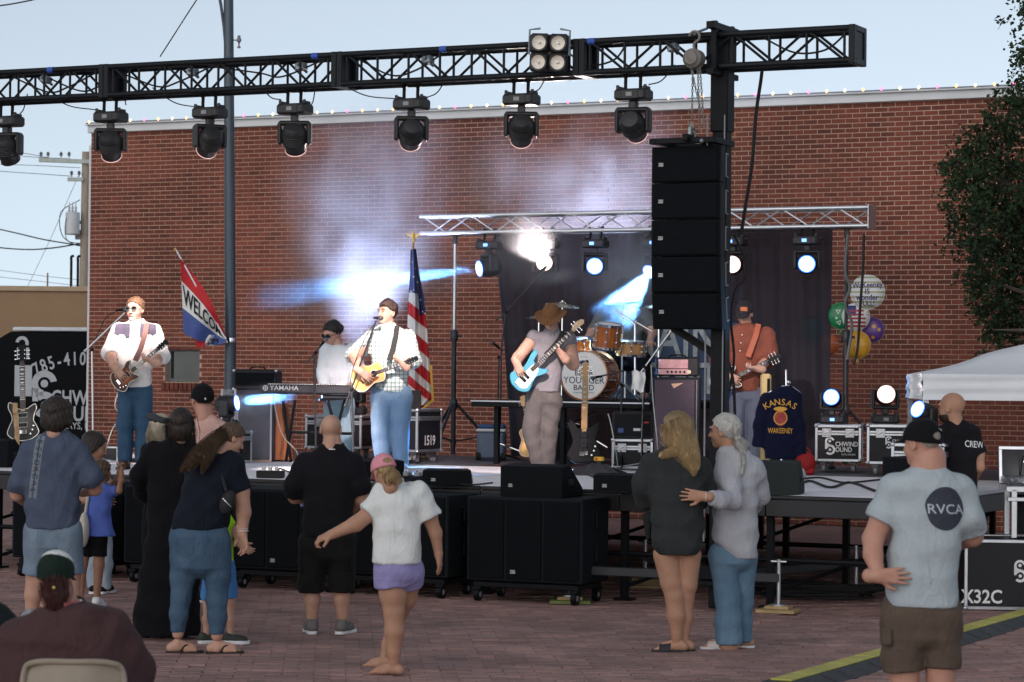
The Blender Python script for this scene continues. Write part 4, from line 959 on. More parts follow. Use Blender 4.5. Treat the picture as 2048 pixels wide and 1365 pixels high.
STRAT = [(-.2, 0), (-.19, .08), (-.12, .15), (-.04, .12), (.02, .105), (.1, .125), (.17, .15), (.225, .13), (.19, .09), (.14, .06), (.13, 0), (.14, -.06), (.17, -.1), (.17, -.135), (.11, -.13), (.03, -.105), (-.05, -.125), (-.13, -.155), (-.19, -.09)]
ACOU = [(-.26, 0), (-.255, .1), (-.2, .18), (-.11, .20), (-.02, .165), (.05, .135), (.12, .14), (.19, .145), (.235, .10), (.245, 0), (.235, -.10), (.19, -.145), (.12, -.14), (.05, -.135), (-.02, -.165), (-.11, -.20), (-.2, -.18), (-.255, -.1)]
M_FRET = mat('rosewood_fingerboard', (.035, .02, .014), .5, 0, .2, 20)
M_MAPLE = mat('maple_neck', (.55, .33, .14), .35, 0, .15, 10, stretch=(1, 8, 8))
M_PEARL = mat('pearl', (.75, .75, .70), .3)
M_STR = mat('steel_string', (.6, .6, .6), .3, 1)
def burst(name, inner, outer, r0, r1):
    m = mat(name, inner, .35, 0, 0, spec=.3); nt = m.node_tree
    tc = nt.nodes.new('ShaderNodeTexCoord'); ln = nt.nodes.new('ShaderNodeVectorMath'); ln.operation = 'LENGTH'; mp = nt.nodes.new('ShaderNodeMapping'); mp.inputs['Scale'].default_value = (1, 1.25, 0)
    rp = nt.nodes.new('ShaderNodeValToRGB'); rp.color_ramp.elements[0].position = r0; rp.color_ramp.elements[1].position = r1
    rp.color_ramp.elements[0].color = (*inner, 1); rp.color_ramp.elements[1].color = (*outer, 1)
    nz = nt.nodes.new('ShaderNodeTexNoise'); nz.inputs['Scale'].default_value = 9; mp2 = nt.nodes.new('ShaderNodeMapping'); mp2.inputs['Scale'].default_value = (.4, 3, 1)
    nt.links.new(tc.outputs['Object'], mp.inputs[0]); nt.links.new(mp.outputs[0], ln.inputs[0]); nt.links.new(tc.outputs['Object'], mp2.inputs[0]); nt.links.new(mp2.outputs[0], nz.inputs[0])
    ad = nt.nodes.new('ShaderNodeMath'); ad.operation = 'MULTIPLY_ADD'; ad.inputs[1].default_value = .10; nt.links.new(nz.outputs[0], ad.inputs[0]); nt.links.new(ln.outputs['Value'], ad.inputs[2])
    nt.links.new(ad.outputs[0], rp.inputs[0]); nt.links.new(rp.outputs[0], nt.nodes['Principled BSDF'].inputs['Base Color']); return m
def guitar(label, pb_, ph_, nrm, kind, mbody, medge=None, mneck=None, mboard=None, mhead=None, scale=None, ivory=None, cat='guitar', trim=True):
    L = (ph_ - pb_).length
    full = {'prs': .78, 'strat': .78, 'bass': .93, 'acou': .78}[kind]; k = scale or L / full
    t = thing({'acou': 'acoustic_guitar', 'bass': 'bass_guitar'}.get(kind, 'electric_guitar'), label, cat)
    t.matrix_world = Matrix.Translation(pb_) @ place_axes(pb_, ph_, nrm) @ Matrix.Scale(k, 4)
    out = smooth_outline([(*p, 0) for p in {'prs': PRS, 'strat': STRAT, 'bass': BASS, 'acou': ACOU}[kind]], 5); out = [(p[0], p[1]) for p in out]
    th = .105 if kind == 'acou' else .044
    b = MB(); b.prism(out, th, -th, .003 if kind == 'acou' else .007); body = b.build('body', medge or mbody, t)
    b = MB(); b.prism([(x * .965, y * .965) for x, y in out], .005, -.002, .002); b.build('top', mbody, t)
    if trim: b = MB(); b.tube([(x * .982, y * .982, .0008) for x, y in out], .0045, 5, closed=True); b.build('binding', M_PEARL, body)
    ne = full - .19; n0 = .235 if kind == 'acou' else .09
    b = MB(); b.box(((n0 + ne) / 2, 0, -.008), (ne - n0, .05, .026), .008); b.build('neck', mneck or M_MAPLE, t)
    b0 = .12 if kind != 'bass' else .06
    b = MB(); b.box(((b0 + ne) / 2, 0, .008), (ne - b0, .052, .008), .002); fb = b.build('fingerboard', mboard or M_FRET, t)
    b = MB()
    for i in range(14): b.box((ne - (ne - b0) * (1 - .9439 ** (i + 1)) * 1.45 if True else 0, 0, .0125), (.003, .05, .002))
    fr = b.build('frets', M_CHROME, fb); fr['kind'] = 'stuff'
    for i, q in enumerate((.14, .25, .35, .44, .58)):
        b = MB(); b.box((ne - (ne - b0) * q, 0, .0125), (.012, .028, .0015)); b.build('inlay', M_PEARL, fb)
    hd = [(ne, -.024), (ne, .024), (ne + .05, .042), (full - .01, .036), (full, .0), (full - .01, -.036), (ne + .05, -.042)] if kind != 'strat' and kind != 'bass' else [(ne, -.022), (ne, .022), (ne + .04, .045), (ne + .1, .05), (full - .02, .03), (full, .0), (full - .03, -.03), (ne + .06, -.02)]
    b = MB(); b.prism(hd, .016, -.012, .003); h = b.build('headstock', mhead or mneck or M_MAPLE, t)
    for i in range(4 if kind == 'bass' else 6):
        s_ = 1 if i % 2 else -1; x = ne + .045 + (i // 2) * .042
        b = MB(); b.cyl((x, s_ * .028, .004), (x, s_ * .028, .016), .005, n=8); b.cyl((x, s_ * .03, -.004), (x, s_ * .062, -.004), .004, n=6); b.box((x, s_ * .068, -.004), (.016, .018, .009), .004); b.build('tuner', M_CHROME, h)
    if kind == 'acou':
        b = MB(); b.lathe([(.0, .0035), (.05, .0035)], 24, (.085, 0, 0), caps=False); b.build('sound_hole', mat('dark_hole', (.01, .006, .004), .9, var=0), t)
        b = MB(); b.lathe([(.052, .003), (.053, .0045), (.06, .0045), (.061, .003)], 28, (.085, 0, 0), caps=False); b.build('rosette', M_PEARL, t)
        b = MB(); b.prism([(p[0], p[1]) for p in smooth_outline([(.12, -.05, 0), (.05, -.055, 0), (-.01, -.06, 0), (-.06, -.09, 0), (-.09, -.13, 0), (-.03, -.145, 0), (.04, -.11, 0), (.10, -.10, 0), (.145, -.08, 0)], 4)], .002, .003); b.build('pickguard', mat('tortoise_pickguard', (.18, .05, .02), .2, 0, .6, 40), t)
        b = MB(); b.box((-.11, 0, .007), (.028, .16, .012), .004); b.build('bridge', M_FRET, t); xb0 = -.11
    else:
        if ivory: b = MB(); b.prism([(p[0], p[1]) for p in smooth_outline([(.13, .03, 0), (.13, -.05, 0), (.05, -.085, 0), (-.05, -.1, 0), (-.12, -.115, 0), (-.17, -.08, 0), (-.19, -.02, 0), (-.16, .04, 0), (-.06, .035, 0), (.04, .04, 0)], 4)], .003, .003); b.build('pickguard', ivory, t)
        for x in (.055, -.045) if kind != 'bass' else (-.03, -.085):
            b = MB(); b.box((x, 0, .007), (.036, .075 if kind != 'bass' else .1, .012), .003); pk = b.build('pickup', M_BLACK, t)
            if kind == 'prs': b = MB(); b.tube([(x + .022, .042, .009), (x + .022, -.042, .009), (x - .022, -.042, .009), (x - .022, .042, .009)], .003, 5, closed=True); b.build('pickup_ring', M_PEARL, pk)
        b = MB(); b.box((-.115 if kind != 'bass' else -.165, 0, .008), (.04, .075, .014), .003); b.build('bridge', M_CHROME, t); xb0 = -.115 if kind != 'bass' else -.165
        for (x, y) in ((-.1, -.095), (-.14, -.075), (-.06, -.105)):
            b = MB(); b.lathe([(.011, 0), (.012, .012), (.008, .018)], 10, (x, y, .003)); b.build('knob', M_CHROME, t)
    b = MB()
    for i in range(4 if kind == 'bass' else 6): y = (i - (1.5 if kind == 'bass' else 2.5)) * .0075; b.cyl((xb0, y * 1.2, .0165), (ne + .02, y * .8, .0145), .0006, n=4)
    sg_ = b.build('strings', M_STR, t); sg_['kind'] = 'stuff'
    return t
# instruments standing about
vtc = lambda p: (Vector((0, 0, CAMZ)) - p).normalized()
def gstand(label, base, dep=None, h=.55, w=.14):
    b0 = ground(base[0], base[1], DECK)
    t = thing('guitar_stand', label, 'guitar stand', b0, YAW)
    b = MB(); b.cyl((0, .05, .02), (0, .08, h), .011, n=8); b.build('upright', M_BLACK, t)
    for k in (-1, 0, 1): b = MB(); b.cyl((0, .05, .2), (k * .2, .05 + (.22 if k == 0 else -.12), .01), .009, n=6); b.build('leg', M_BLACK, t)
    for k in (-1, 1): b = MB(); b.tube(curve([(0, .05, .22), (k * w / 2, .0, .21), (k * w / 2, -.07, .24)], 4), .01, 6); b.build('cradle_arm', M_RUBBER, t)
    return t
pb_, ph_ = pix(46, 842, 28.2), pix(44, 690, 28.45)
guitar('charcoal electric guitar standing upright at the far left', pb_, ph_, (0, -1, .1), 'prs', burst('charcoal_burst', (.10, .095, .085), (.012, .012, .012), .08, .2), M_BLACK, mhead=M_BLACK)
gstand('black guitar stand holding the charcoal guitar', (50, 905), h=.5)
b = MB(); P = curve([pix(x, y, 27.95) for x, y in ((30, 806), (31, 830), (34, 860), (34, 890))], 6); b.grid(lambda u, v: P[int(v * (len(P) - 1))] + Vector(((u - .5) * .055, .01 * math.sin(v * 20), 0)), 2, len(P) - 1)
tag(b.build('guitar_strap', mat('tan_woven_strap', (.40, .26, .14), .8, 0, .5, 30)), 'tan patterned strap dangling from the charcoal guitar', 'guitar strap')
pb_, ph_ = pix(1168, 884, 27.3), pix(1172, 708, 27.75)
guitar('black electric guitar with a maple neck standing before the kick drum', pb_, ph_, (-.25, -1, .1), 'strat', M_BLACK, M_BLACK, M_MAPLE, M_MAPLE, scale=1.22, trim=False)
gstand('black guitar stand under the maple necked guitar', (1172, 936))
pb_, ph_ = pix(1062, 880, 28.3), pix(1046, 800, 28.65)
guitar('blond acoustic guitar leaning behind the bassist legs', pb_, ph_, (-.3, -1, .2), 'acou', mat('spruce_top', (.62, .37, .14), .3, 0, .1, 12, coat=.4), mat('mahogany', (.16, .05, .025), .3), scale=.8)
gstand('black guitar stand behind the bassist', (1064, 915))
# keyboard and its stand
kp = onstage(612, 930)
dk = (kp - Vector((0, 0, CAMZ))).length
kb = thing('keyboard', 'long dark stage piano with white brand lettering on its back', 'keyboard', pix(610, 787, dk), R(-3))
kw = (pix(705, 780, dk) - pix(521, 780, dk)).length
M_KB = mat('dark_keyboard_shell', (.028, .028, .036), .45, 0, .15, 20)
b = MB(); b.box((0, .15, .045), (kw, .32, .10), .015); b.build('shell', M_KB, kb)
b = MB(); b.box((0, .16, .012), (kw - .05, .30, .045), .01); b.build('underside', M_BLACK, kb)
b = MB(); b.box((0, .24, .098), (kw - .14, .14, .012), .002); b.build('keys', M_PEARL, kb)
b = MB()
for i in range(24): b.cyl((-kw * .3 + i * kw * .027, .08, .095), (-kw * .3 + i * kw * .027, .08, .11), .007, n=6)
kk = b.build('control_knobs', M_GREYPL, kb); kk['kind'] = 'stuff'
flat_print('brand_lettering', [text2d('YAMAHA', .075, .003, 1.05, 'LEFT'), moved(ring2d(.022, .03, 20), -.05, 0), moved(rect2d(.04, .006), -.05, 0), moved(rect2d(.006, .04), -.05, 0)], M_WHITE, kb, (-kw / 2 + .12, -.0105, .055), (1, 0, 0), (0, 0, 1))
ks = thing('keyboard_stand', 'black folding keyboard stand under the stage piano', 'keyboard stand', kp)
b = MB(); K = lambda x, y, dd=0: pix(x, y, dk + .1 + dd) - kp
for (x0, y0, x1, y1, dd) in ((566, 802, 582, 932, -.05), (590, 800, 572, 932, .15), (655, 800, 690, 925, 0), (690, 800, 655, 925, .15)):
    b = MB(); b.cyl(K(x0, y0, dd), K(x1, y1, dd) * Vector((1, 1, 0)) + Vector((0, 0, .02)), .017, n=8); b.build('leg', M_BLACK, ks)
b = MB(); b.cyl(K(570, 864), K(705, 868), .016, n=8); b.build('crossbar', M_BLACK, ks)
b = MB(); b.box((K(640, 798) + K(700, 798)) / 2 + Vector((0, .1, 0)), (.36, .25, .03), .006, Matrix.Rotation(-.06, 3, 'Y')); b.build('lower_tray', M_BLACK, ks)
t = thing('pedal_controller', 'black controller pad on the tray under the stage piano', 'controller', pix(672, 794, dk + .15)); b = MB(); b.box((0, 0, 0), (.32, .2, .04), .01); b.build('shell', M_MH, t)
# amp on the left, clear panels and timber cabinet
pa_ = pix(515, 800, 29.6); t = thing('keyboard_amplifier', 'black amplifier head with silver corners left of the stage piano', 'amplifier', Vector((pa_.x, pa_.y, pix(515, 781, 29.6).z)), YAW + R(18))
b = MB(); b.box((0, 0, .12), (.52, .28, .24), .02); b.build('cabinet', M_CASE, t); b = MB(); b.box((0, -.145, .13), (.46, .012, .15), .004); b.build('grille', M_GRILL, t)
for sx in (-1, 1):
    for zz in (.015, .225): b = MB(); b.ball((sx * .25, -.13, zz), .02, 8, 6); b.build('corner_cap', M_CHROME, t)
b = MB(); b.tube(curve([(-.1, 0, .24), (-.06, 0, .265), (.06, 0, .265), (.1, 0, .24)], 5), .009, 6); b.build('handle', M_BLACK, t)
pc_ = onstage(515, 918); t2_ = thing('speaker_cabinet', 'tall speaker cabinet with orange timber side left of the stage piano', 'speaker cabinet', Vector((pa_.x, pa_.y, DECK)), YAW + R(18))
hh = pix(515, 781, 29.6).z - DECK - .004
b = MB(); b.box((0, .02, hh / 2), (.50, .36, hh), .01); b.build('cabinet', mat('plum_tolex', (.05, .04, .06), .7, 0, .2, 30, .3), t2_)
b = MB(); b.box((0, -.168, hh / 2), (.44, .02, hh - .08), .006); b.build('grille_cloth', mat('plum_grille', (.09, .075, .10), .8, 0, .2, 60, .3), t2_)
M_ORNG = mat('orange_timber', (.42, .12, .04), .45, 0, .25, 6, stretch=(6, 6, .7))
b = MB(); b.M = Matrix.Rotation(math.pi / 2, 4, 'X'); b.prism([(.255, .02), (.42, .02), (.30, hh * .98), (.255, hh)], .34, -.17, .006); b.build('timber_side', M_ORNG, t2_)
M_ACR = mat('clear_acrylic', (.75, .82, .9), .05, 0, 0, alpha=.06, spec=.8)
def acrylic(label, x0, x1, y0, y1, dep, rz):
    c = pix((x0 + x1) / 2, y1, dep); w = (pix(x1, y1, dep) - pix(x0, y1, dep)).length; h = pix(x0, y0, dep).z - DECK
    t = thing('acrylic_panel', label, 'clear screen', Vector((c.x, c.y, DECK)), rz)
    b = MB(); b.box((0, 0, h / 2), (w, .008, h - .01)); b.build('sheet', M_ACR, t)
    for sx in (-1, 1): b = MB(); b.box((sx * w / 2, 0, h / 2), (.022, .022, h), .004); b.build('hinge_strip', mat('frosted_strip', (.55, .52, .58), .3, 0, .05, 4), t)
    b = MB(); b.box((0, 0, .012), (w, .05, .022), .004); b.build('foot', mat('pinkish_timber', (.55, .36, .28), .6), t)
acrylic('clear acrylic drum screen panel beside the black cap', 442, 470, 778, 915, 29.3, R(-12))
acrylic('clear acrylic drum screen panel in front of the tall cabinet', 474, 541, 792, 918, 29.25, R(4))
# drum riser and drum kit
RB = 5.2; RZ = 1.735
ra0, ra1 = ab(onb(942, 800, RB))[0], ab(onb(1300, 800, RB))[0]
riser = thing('drum_riser', 'black drum riser platform on legs with silver cross braces', 'riser', st(0, RB, DECK), YAW)
b = MB(); b.box(((ra0 + ra1) / 2, .95, RZ - DECK - .04), (ra1 - ra0, 1.9, .08), .01); b.build('deck', M_BLACK, riser)
b = MB(); b.box(((ra0 + ra1) / 2, -.006, RZ - DECK - .012), (ra1 - ra0, .02, .018), .003); b.build('edge_strip', M_ALU, riser)
for x in (ra0 + .28, (ra0 + ra1) / 2, ra1 - .2):
    for y in (.12, 1.8): b = MB(); b.box((x, y, (RZ - DECK - .08) / 2), (.06, .06, RZ - DECK - .08), .004); b.build('leg', M_BLACK, riser)
xm = ab(onb(1120, 850, RB))[0]
for (x0, y0, x1, y1) in ((1100, 826, 1215, 896), (1190, 826, 1080, 880), (1000, 888, 1045, 905)):
    p0, p1 = onb(x0, y0, RB + .3), onb(x1, y1, RB + .3); a0 = ab(p0)[0]; a1 = ab(p1)[0]
    b = MB(); b.cyl((a0, .3, p0.z - DECK), (a1, .3, p1.z - DECK), .014, n=8); b.build('cross_brace', M_CHROME, riser)
M_AMBER = mat('amber_maple_lacquer', (.36, .105, .022), .18, 0, .25, 9, stretch=(6, 6, .8), coat=.8)
M_HEADW = mat('coated_drum_head', (.78, .78, .76), .6, 0, .04, 6)
def drum(label, c, ax, r, L, mat_=M_AMBER, nl=8, front=None, name='drum', hoopm=None, tilt=None):
    t = thing(name, label, 'drum'); Z = Vector(ax).normalized(); q = Z.to_track_quat('Z', 'Y'); t.location = c; t.rotation_mode = 'QUATERNION'; t.rotation_quaternion = q
    b = MB(); b.lathe([(r * .96, -L / 2), (r, -L / 2 + .005), (r, L / 2 - .005), (r * .96, L / 2)], 40, caps=False); b.build('shell', mat_, t)
    for s_ in (-1, 1):
        b = MB(); b.lathe([(r * .99, s_ * L / 2 - .014), (r + .012, s_ * L / 2 - .014), (r + .012, s_ * L / 2 + .014), (r * .97, s_ * L / 2 + .014)], 40, caps=False); b.build('hoop', hoopm or M_CHROME, t)
        b = MB(); b.lathe([(0, s_ * (L / 2 + .002)), (r * .985, s_ * (L / 2 + .001))], 40, caps=False); b.build('drum_head', front if (front and s_ < 0) else M_HEADW, t)
    for k in range(nl):
        a = 2 * math.pi * k / nl + .2; d = Vector((math.cos(a), math.sin(a), 0))
        b = MB(); b.cyl(d * (r + .012) + Vector((0, 0, -L / 2)), d * (r + .012) + Vector((0, 0, L / 2)), .004, n=6); b.ball(d * (r + .01) + Vector((0, 0, L * .22)), (.012, .012, .022), 8, 6); b.ball(d * (r + .01) + Vector((0, 0, -L * .22)), (.012, .012, .022), 8, 6); b.build('lug', M_CHROME, t)
    return t
kax = Vector((.34, .94, 0)).normalized()
kc = onb(1168, 750, RB + .25); kr = .275; kc.z = RZ + kr + .02
kick = drum('amber kick drum with white lettered front head', kc + kax * .22, kax, kr, .44, M_AMBER, 8, None, 'kick_drum', M_AMBER)
# front head lettering (front is local -z)
U = Vector((1, 0, 0)); qi = kick.rotation_quaternion.inverted(); right = (Vector((0, 0, 1)).cross(-kax)).normalized(); upv = Vector((0, 0, 1))
Ul = qi @ right; Vl = qi @ upv; Ul = Ul * 1.0
if (qi @ (-kax)).dot(Ul.cross(Vl)) < 0: Ul = -Ul
M_INK = mat('navy_ink', (.02, .03, .07), .7, var=0)
flat_print('band_lettering', [moved(text2d('BLAIR', .088, .004, 1.0), 0, .025), moved(text2d('YOUNGER', .112, .003, .92), 0, -.058), moved(text2d('BAND', .088, .006, 1.05), 0, -.142), moved(text2d('original plains country', .026, 0, 1.1), 0, -.195), moved(disc2d(.045, 16, 0, 0, .5), -.01, .15), moved(disc2d(.024, 12), .035, .155), moved(rect2d(.01, .04), -.035, .12), moved(rect2d(.01, .04), .02, .12), moved(disc2d(.006, 6), 0, .215), moved(disc2d(.006, 6), .03, .21), moved(disc2d(.006, 6), -.03, .21)], M_INK, kick, (0, 0, -.2225), Ul, Vl, .002)
dc = lambda x, y, b_: onb(x, y, b_)
drum('amber rack tom above the kick drum', dc(1216, 672, 5.75), (.08, -.18, 1), .155, .26, name='rack_tom')
drum('small amber tom half hidden by the bassist arm', dc(1160, 692, 5.85), (-.1, -.15, 1), .12, .16, name='rack_tom')
drum('pale striped floor tom right of the kick drum', dc(1262, 697, 6.0), (.05, -.08, 1), .165, .15, mat('striped_maple', (.50, .26, .10), .25, 0, .35, 14, stretch=(9, 9, .3), coat=.6), name='snare_drum')
M_BRONZE = mat('cymbal_bronze', (.45, .40, .28), .25, .9, .15, 30)
def cymbal(label, x, y, b_, r, ax, legz=True):
    p = dc(x, y, b_); t = thing('cymbal_stand', label, 'cymbal', Vector((p.x, p.y, RZ))); h = p.z - RZ
    b = MB(); b.lathe([(r, -.012), (r * .6, .004), (.045, .014), (.03, .03), (.006, .034)], 32, (0, 0, h), Vector(ax).to_track_quat('Z', 'Y').to_matrix(), caps=False); b.build('cymbal', M_BRONZE, t)
    b = MB(); b.cyl((0, 0, .05), (0, 0, h + .05), .010, n=8); b.build('stand_tube', M_CHROME, t)
    for k in range(3): a = k * 2.094; b = MB(); b.cyl((0, 0, .22), (.2 * math.cos(a), .2 * math.sin(a), .01), .008, n=6); b.build('leg', M_CHROME, t)
cymbal('crash cymbal beside the brown hat', 1125, 610, 5.9, .2, (.1, -.15, 1)); cymbal('ride cymbal over the rack tom', 1245, 603, 6.1, .22, (-.06, -.12, 1)); cymbal('hi-hat cymbal left of the brown hat', 1078, 634, 6.0, .16, (0, -.1, 1)); cymbal('small cymbal by the white panel right of the drummer', 1318, 612, 6.2, .18, (0, -.15, 1))
# drum hardware arms
t = thing('boom_arm_stand', 'chrome angled boom stand crossing the drummer', 'drum hardware', Vector((*dc(1270, 680, 5.9).xy, RZ)))
b = MB(); Q = [dc(x, y, 5.9) - t.location for x, y in ((1270, 790), (1270, 650), (1230, 622))]; b.tube(Q, .011, 8); b.build('upright', M_CHROME, t); b = MB(); Q = [dc(x, y, 5.88) - t.location for x, y in ((1228, 618), (1272, 645), (1305, 664))]; b.tube(Q, .009, 8); b.ball(Q[1], .02); b.build('arm', M_CHROME, t)
# lettered banner behind the kit
bn0, bn1 = ab(onb(1222, 720, 7.18))[0], ab(onb(1475, 720, 7.18))[0]; bzt, bzb = onb(1350, 646, 7.18).z, onb(1350, 800, 7.18).z
ban = thing('lettered_banner', 'navy banner with big outlined white letters behind the bass amplifier', 'banner', st((bn0 + bn1) / 2, 7.18, bzb), YAW)
b = MB(); wv = bn1 - bn0; hv = bzt - bzb; b.grid(lambda u, v: ((u - .5) * wv, .015 * math.sin(u * 11), v * hv), 40, 8); b.build('cloth', mat('navy_banner', (.05, .075, .13), .8, 0, .15, 5), ban)
M_BANL = mat('distressed_letter', (.50, .53, .52), .8, 0, .5, 14, c2=(.22, .25, .27))
flat_print('banner_lettering', [moved(text2d('MAIN', .62, .012, .80), 0, hv * .27), moved(text2d('STREET', .52, .012, .66), 0, -hv * .24)], M_BANL, ban, (0, -.017, hv / 2), (1, 0, 0), (0, 0, 1), .004)
# bass rig
bp = onstage(1352, 945); bcab = thing('bass_cabinet', 'tall plum grey bass speaker cabinet behind the two women', 'speaker cabinet', bp, YAW + R(20))
M_PLUM = mat('plum_grille_cloth', (.085, .06, .085), .85, 0, .2, 50, .4)
ch_ = pix(1355, 755, (bp - Vector((0, 0, CAMZ))).length).z - DECK
b = MB(); b.box((0, .18, ch_ / 2), (.50, .40, ch_), .012); b.build('cabinet', M_CASE, bcab); b = MB(); b.box((-.02, -.026, ch_ / 2), (.43, .02, ch_ - .06), .006); b.build('grille_cloth', M_PLUM, bcab)
b = MB(); b.cyl((.215, -.03, .03), (.215, -.03, ch_ - .03), .006, n=6); b.build('piping', M_GREYPL, bcab)
flat_print('badge', [([(-.08, .02), (.05, .03), (-.05, -.03)], [(0, 1, 2)])], mat('copper_badge', (.6, .36, .26), .4, .6, var=0), bcab, (.02, -.037, ch_ - .09), (1, 0, 0), (0, 0, 1))
am = thing('bass_amplifier', 'bass amplifier head with a pinkish metal panel on the tall cabinet', 'amplifier', bp + Vector((0, 0, ch_ + .003)), YAW + R(20))
b = MB(); b.box((.0, .16, .11), (.46, .30, .20), .012); b.build('shell', M_CASE, am); b = MB(); b.box((-.04, .005, .14), (.32, .012, .10), .003); b.build('display_panel', mat('pink_metal_panel', (.42, .22, .24), .25, .7, .5, 6), am)
b = MB(); b.box((-.04, .004, .055), (.32, .014, .06), .003); b.build('control_panel', mat('pink_control_panel', (.5, .28, .30), .4, .5), am)
for k in range(5): b = MB(); b.cyl((-.1 + k * .045, -.018, .055), (-.1 + k * .045, .0, .055), .012, n=10); b.build('knob', M_BLACK, am)
b = MB(); b.cyl((.13, -.012, .055), (.13, .0, .055), .022, n=14); b.build('meter', mat('cream_meter', (.7, .6, .4), .4, var=0), am)
b = MB(); b.tube(curve([(-.1, .15, .21), (-.06, .15, .235), (.06, .15, .235), (.1, .15, .21)], 5), .008, 6); b.build('handle', M_BLACK, am)
for sx in (-1, 1):
    for sy in (0, 1): b = MB(); b.cyl((sx * .19, .05 + sy * .22, 0), (sx * .19, .05 + sy * .22, .012), .016, n=8); b.build('foot', M_RUBBER, am)
t = thing('cooler', 'blue grey picnic cooler with white lid rim behind the microphone stand', 'cooler', onstage(974, 922) + NV * .1, YAW + R(22))
b = MB(); b.box((0, .13, .18), (.34, .27, .34), .03); b.build('tub', mat('blue_grey_plastic', (.13, .18, .26), .5), t); b = MB(); b.box((0, .13, .36), (.36, .29, .035), .012); b.build('rim', mat('white_plastic', (.75, .77, .8), .5), t); b = MB(); b.box((0, .15, .405), (.33, .25, .05), .02); b.build('lid', mat('blue_plastic', (.03, .08, .2), .5), t)
for sx in (-1, 1): b = MB(); b.cyl((sx * .15 - .03, .02, .05), (sx * .15 + .03, .02, .05), .05, n=14); b.build('wheel', M_RUBBER, t)
# rug, power boxes, pedals, cable runs, bottle, tripod bag
rg = MB(); p0, p1 = onstage(1010, 938), onstage(1215, 930); c = (p0 + p1) / 2
rg.box((0, 0, .007), (1.5, .9, .008)); t = rg.build('rug', mat('dark_red_rug', (.06, .025, .022), .95, 0, .5, 12), loc=c + Vector((0, .1, 0)), rot=(0, 0, YAW)); tag(t, 'dark red rug under the bassist and the standing guitar', 'rug')
def pedalboard(label, x, y, n, colr=None, rz=0):
    t = thing('pedalboard', label, 'pedalboard', onstage(x, y), YAW + rz); b = MB(); b.box((0, 0, .025), (.34, .18, .04), .006, Matrix.Rotation(.12, 3, 'X')); b.build('board', M_BLACK, t)
    for k in range(n):
        b = MB(); b.box((-.12 + k * .24 / max(1, n - 1), 0, .065), (.055, .1, .04), .006); pd = b.build('pedal', colr[k % len(colr)] if colr else M_GREYPL, t); b = MB(); b.cyl((-.12 + k * .24 / max(1, n - 1), -.03, .08), (-.12 + k * .24 / max(1, n - 1), -.03, .1), .01, n=8); b.build('switch', M_CHROME, pd)
pedalboard('pedalboard at the left guitarist feet', 252, 925, 4, [M_GREYPL, M_BLACK, M_ALU])
pedalboard('small pedalboard beside the wedge behind the pink cap', 815, 962, 3)
t = thing('power_strip_box', 'black power box with white plugs on the deck edge', 'power box', onstage(541, 957), YAW + .3); b = MB(); b.box((0, 0, .04), (.26, .12, .07), .006); b.build('box', M_RUBBER, t)
for k in range(3): b = MB(); b.box((-.06 + k * .06, -.02, .09), (.035, .035, .04), .006); b.build('plug', mat('white_plug', (.7, .7, .68), .5), t)
t = thing('yellow_tuner', 'small yellow pedal on the dark folding bag', 'pedal', onstage(1198, 949) + Vector((0, 0, .14)), YAW); b = MB(); b.box((0, 0, .02), (.10, .06, .045), .008); b.build('shell', mat('yellow_enamel', (.75, .42, .03), .35), t); b = MB(); b.cyl((-.02, -.032, .02), (-.02, -.027, .02), .014, n=12); b.build('dial', mat('red_dial', (.5, .04, .02), .4, var=0), t)
t = thing('gig_bag', 'dark grey soft bag peaked on the deck under the yellow pedal', 'bag', onstage(1195, 951), YAW + .2); b = MB(); b.grid(lambda u, v: ((u - .5) * (.62 - .42 * math.sin(v * math.pi)), (v - .5) * .3, .005 + .135 * math.sin(v * math.pi) ** .8 * (1 - abs(u - .5) * .5) + .01 * math.sin(u * 17 + v * 9)), 24, 12); b.build('fabric', mat('charcoal_nylon', (.035, .035, .042), .7, 0, .3, 20, .4), t)
M_CABW = mat('pale_cable', (.45, .45, .42), .6)
def deck_cable(label, pts, r=.008, m=M_RUBBER, cat='cable'):
    b = MB(); b.tube(curve([(onstage(*q) + Vector((0, 0, r + .002))) if len(q) == 2 else pix(*q) for q in pts], 6), r, 6); return tag(b.build('stage_cable', m), label, cat)
deck_cable('black cable looping across the deck below the keyboard stand', [(545, 950), (560, 940), (590, 948), (640, 938), (690, 950), (720, 945)])
deck_cable('black cable along the deck edge left of the big wedge', [(720, 962), (790, 968), (840, 962), (930, 972), (985, 968)])
deck_cable('black cable curling around the gig bag', [(1130, 958), (1160, 945), (1200, 960), (1260, 955), (1290, 968)])
deck_cable('black cable bundle on the deck right of the wedge', [(1590, 975), (1620, 965), (1660, 978), (1700, 968), (1750, 985)], .012)
deck_cable('second cable on the deck right of the wedge, nearer the cases', [(1590, 962), (1640, 958), (1690, 968), (1760, 962)], .010)
deck_cable('white cable hanging from the left guitarist guitar to the deck', [(236, 785, 27.7), (230, 812, 27.7), (240, 835, 27.8), (224, 860, 27.9), (212, 900, 28.0), (208, 918)], .006, M_CABW)
deck_cable('pale cable running down beside the stage piano stand', [(548, 800, 27.9), (553, 830, 27.9), (566, 872, 27.9), (592, 902, 27.9), (602, 928)], .006, M_CABW)
deck_cable('pale cable dangling down in front of the black rack', [(1216, 828, 26.9), (1222, 850, 26.9), (1232, 905, 26.9), (1236, 940)], .006, M_CABW)
deck_cable('pale cable hanging straight beside the chrome stand', [(1302, 730, 26.7), (1306, 800, 26.7), (1314, 880, 26.7), (1318, 945)], .006, M_CABW)
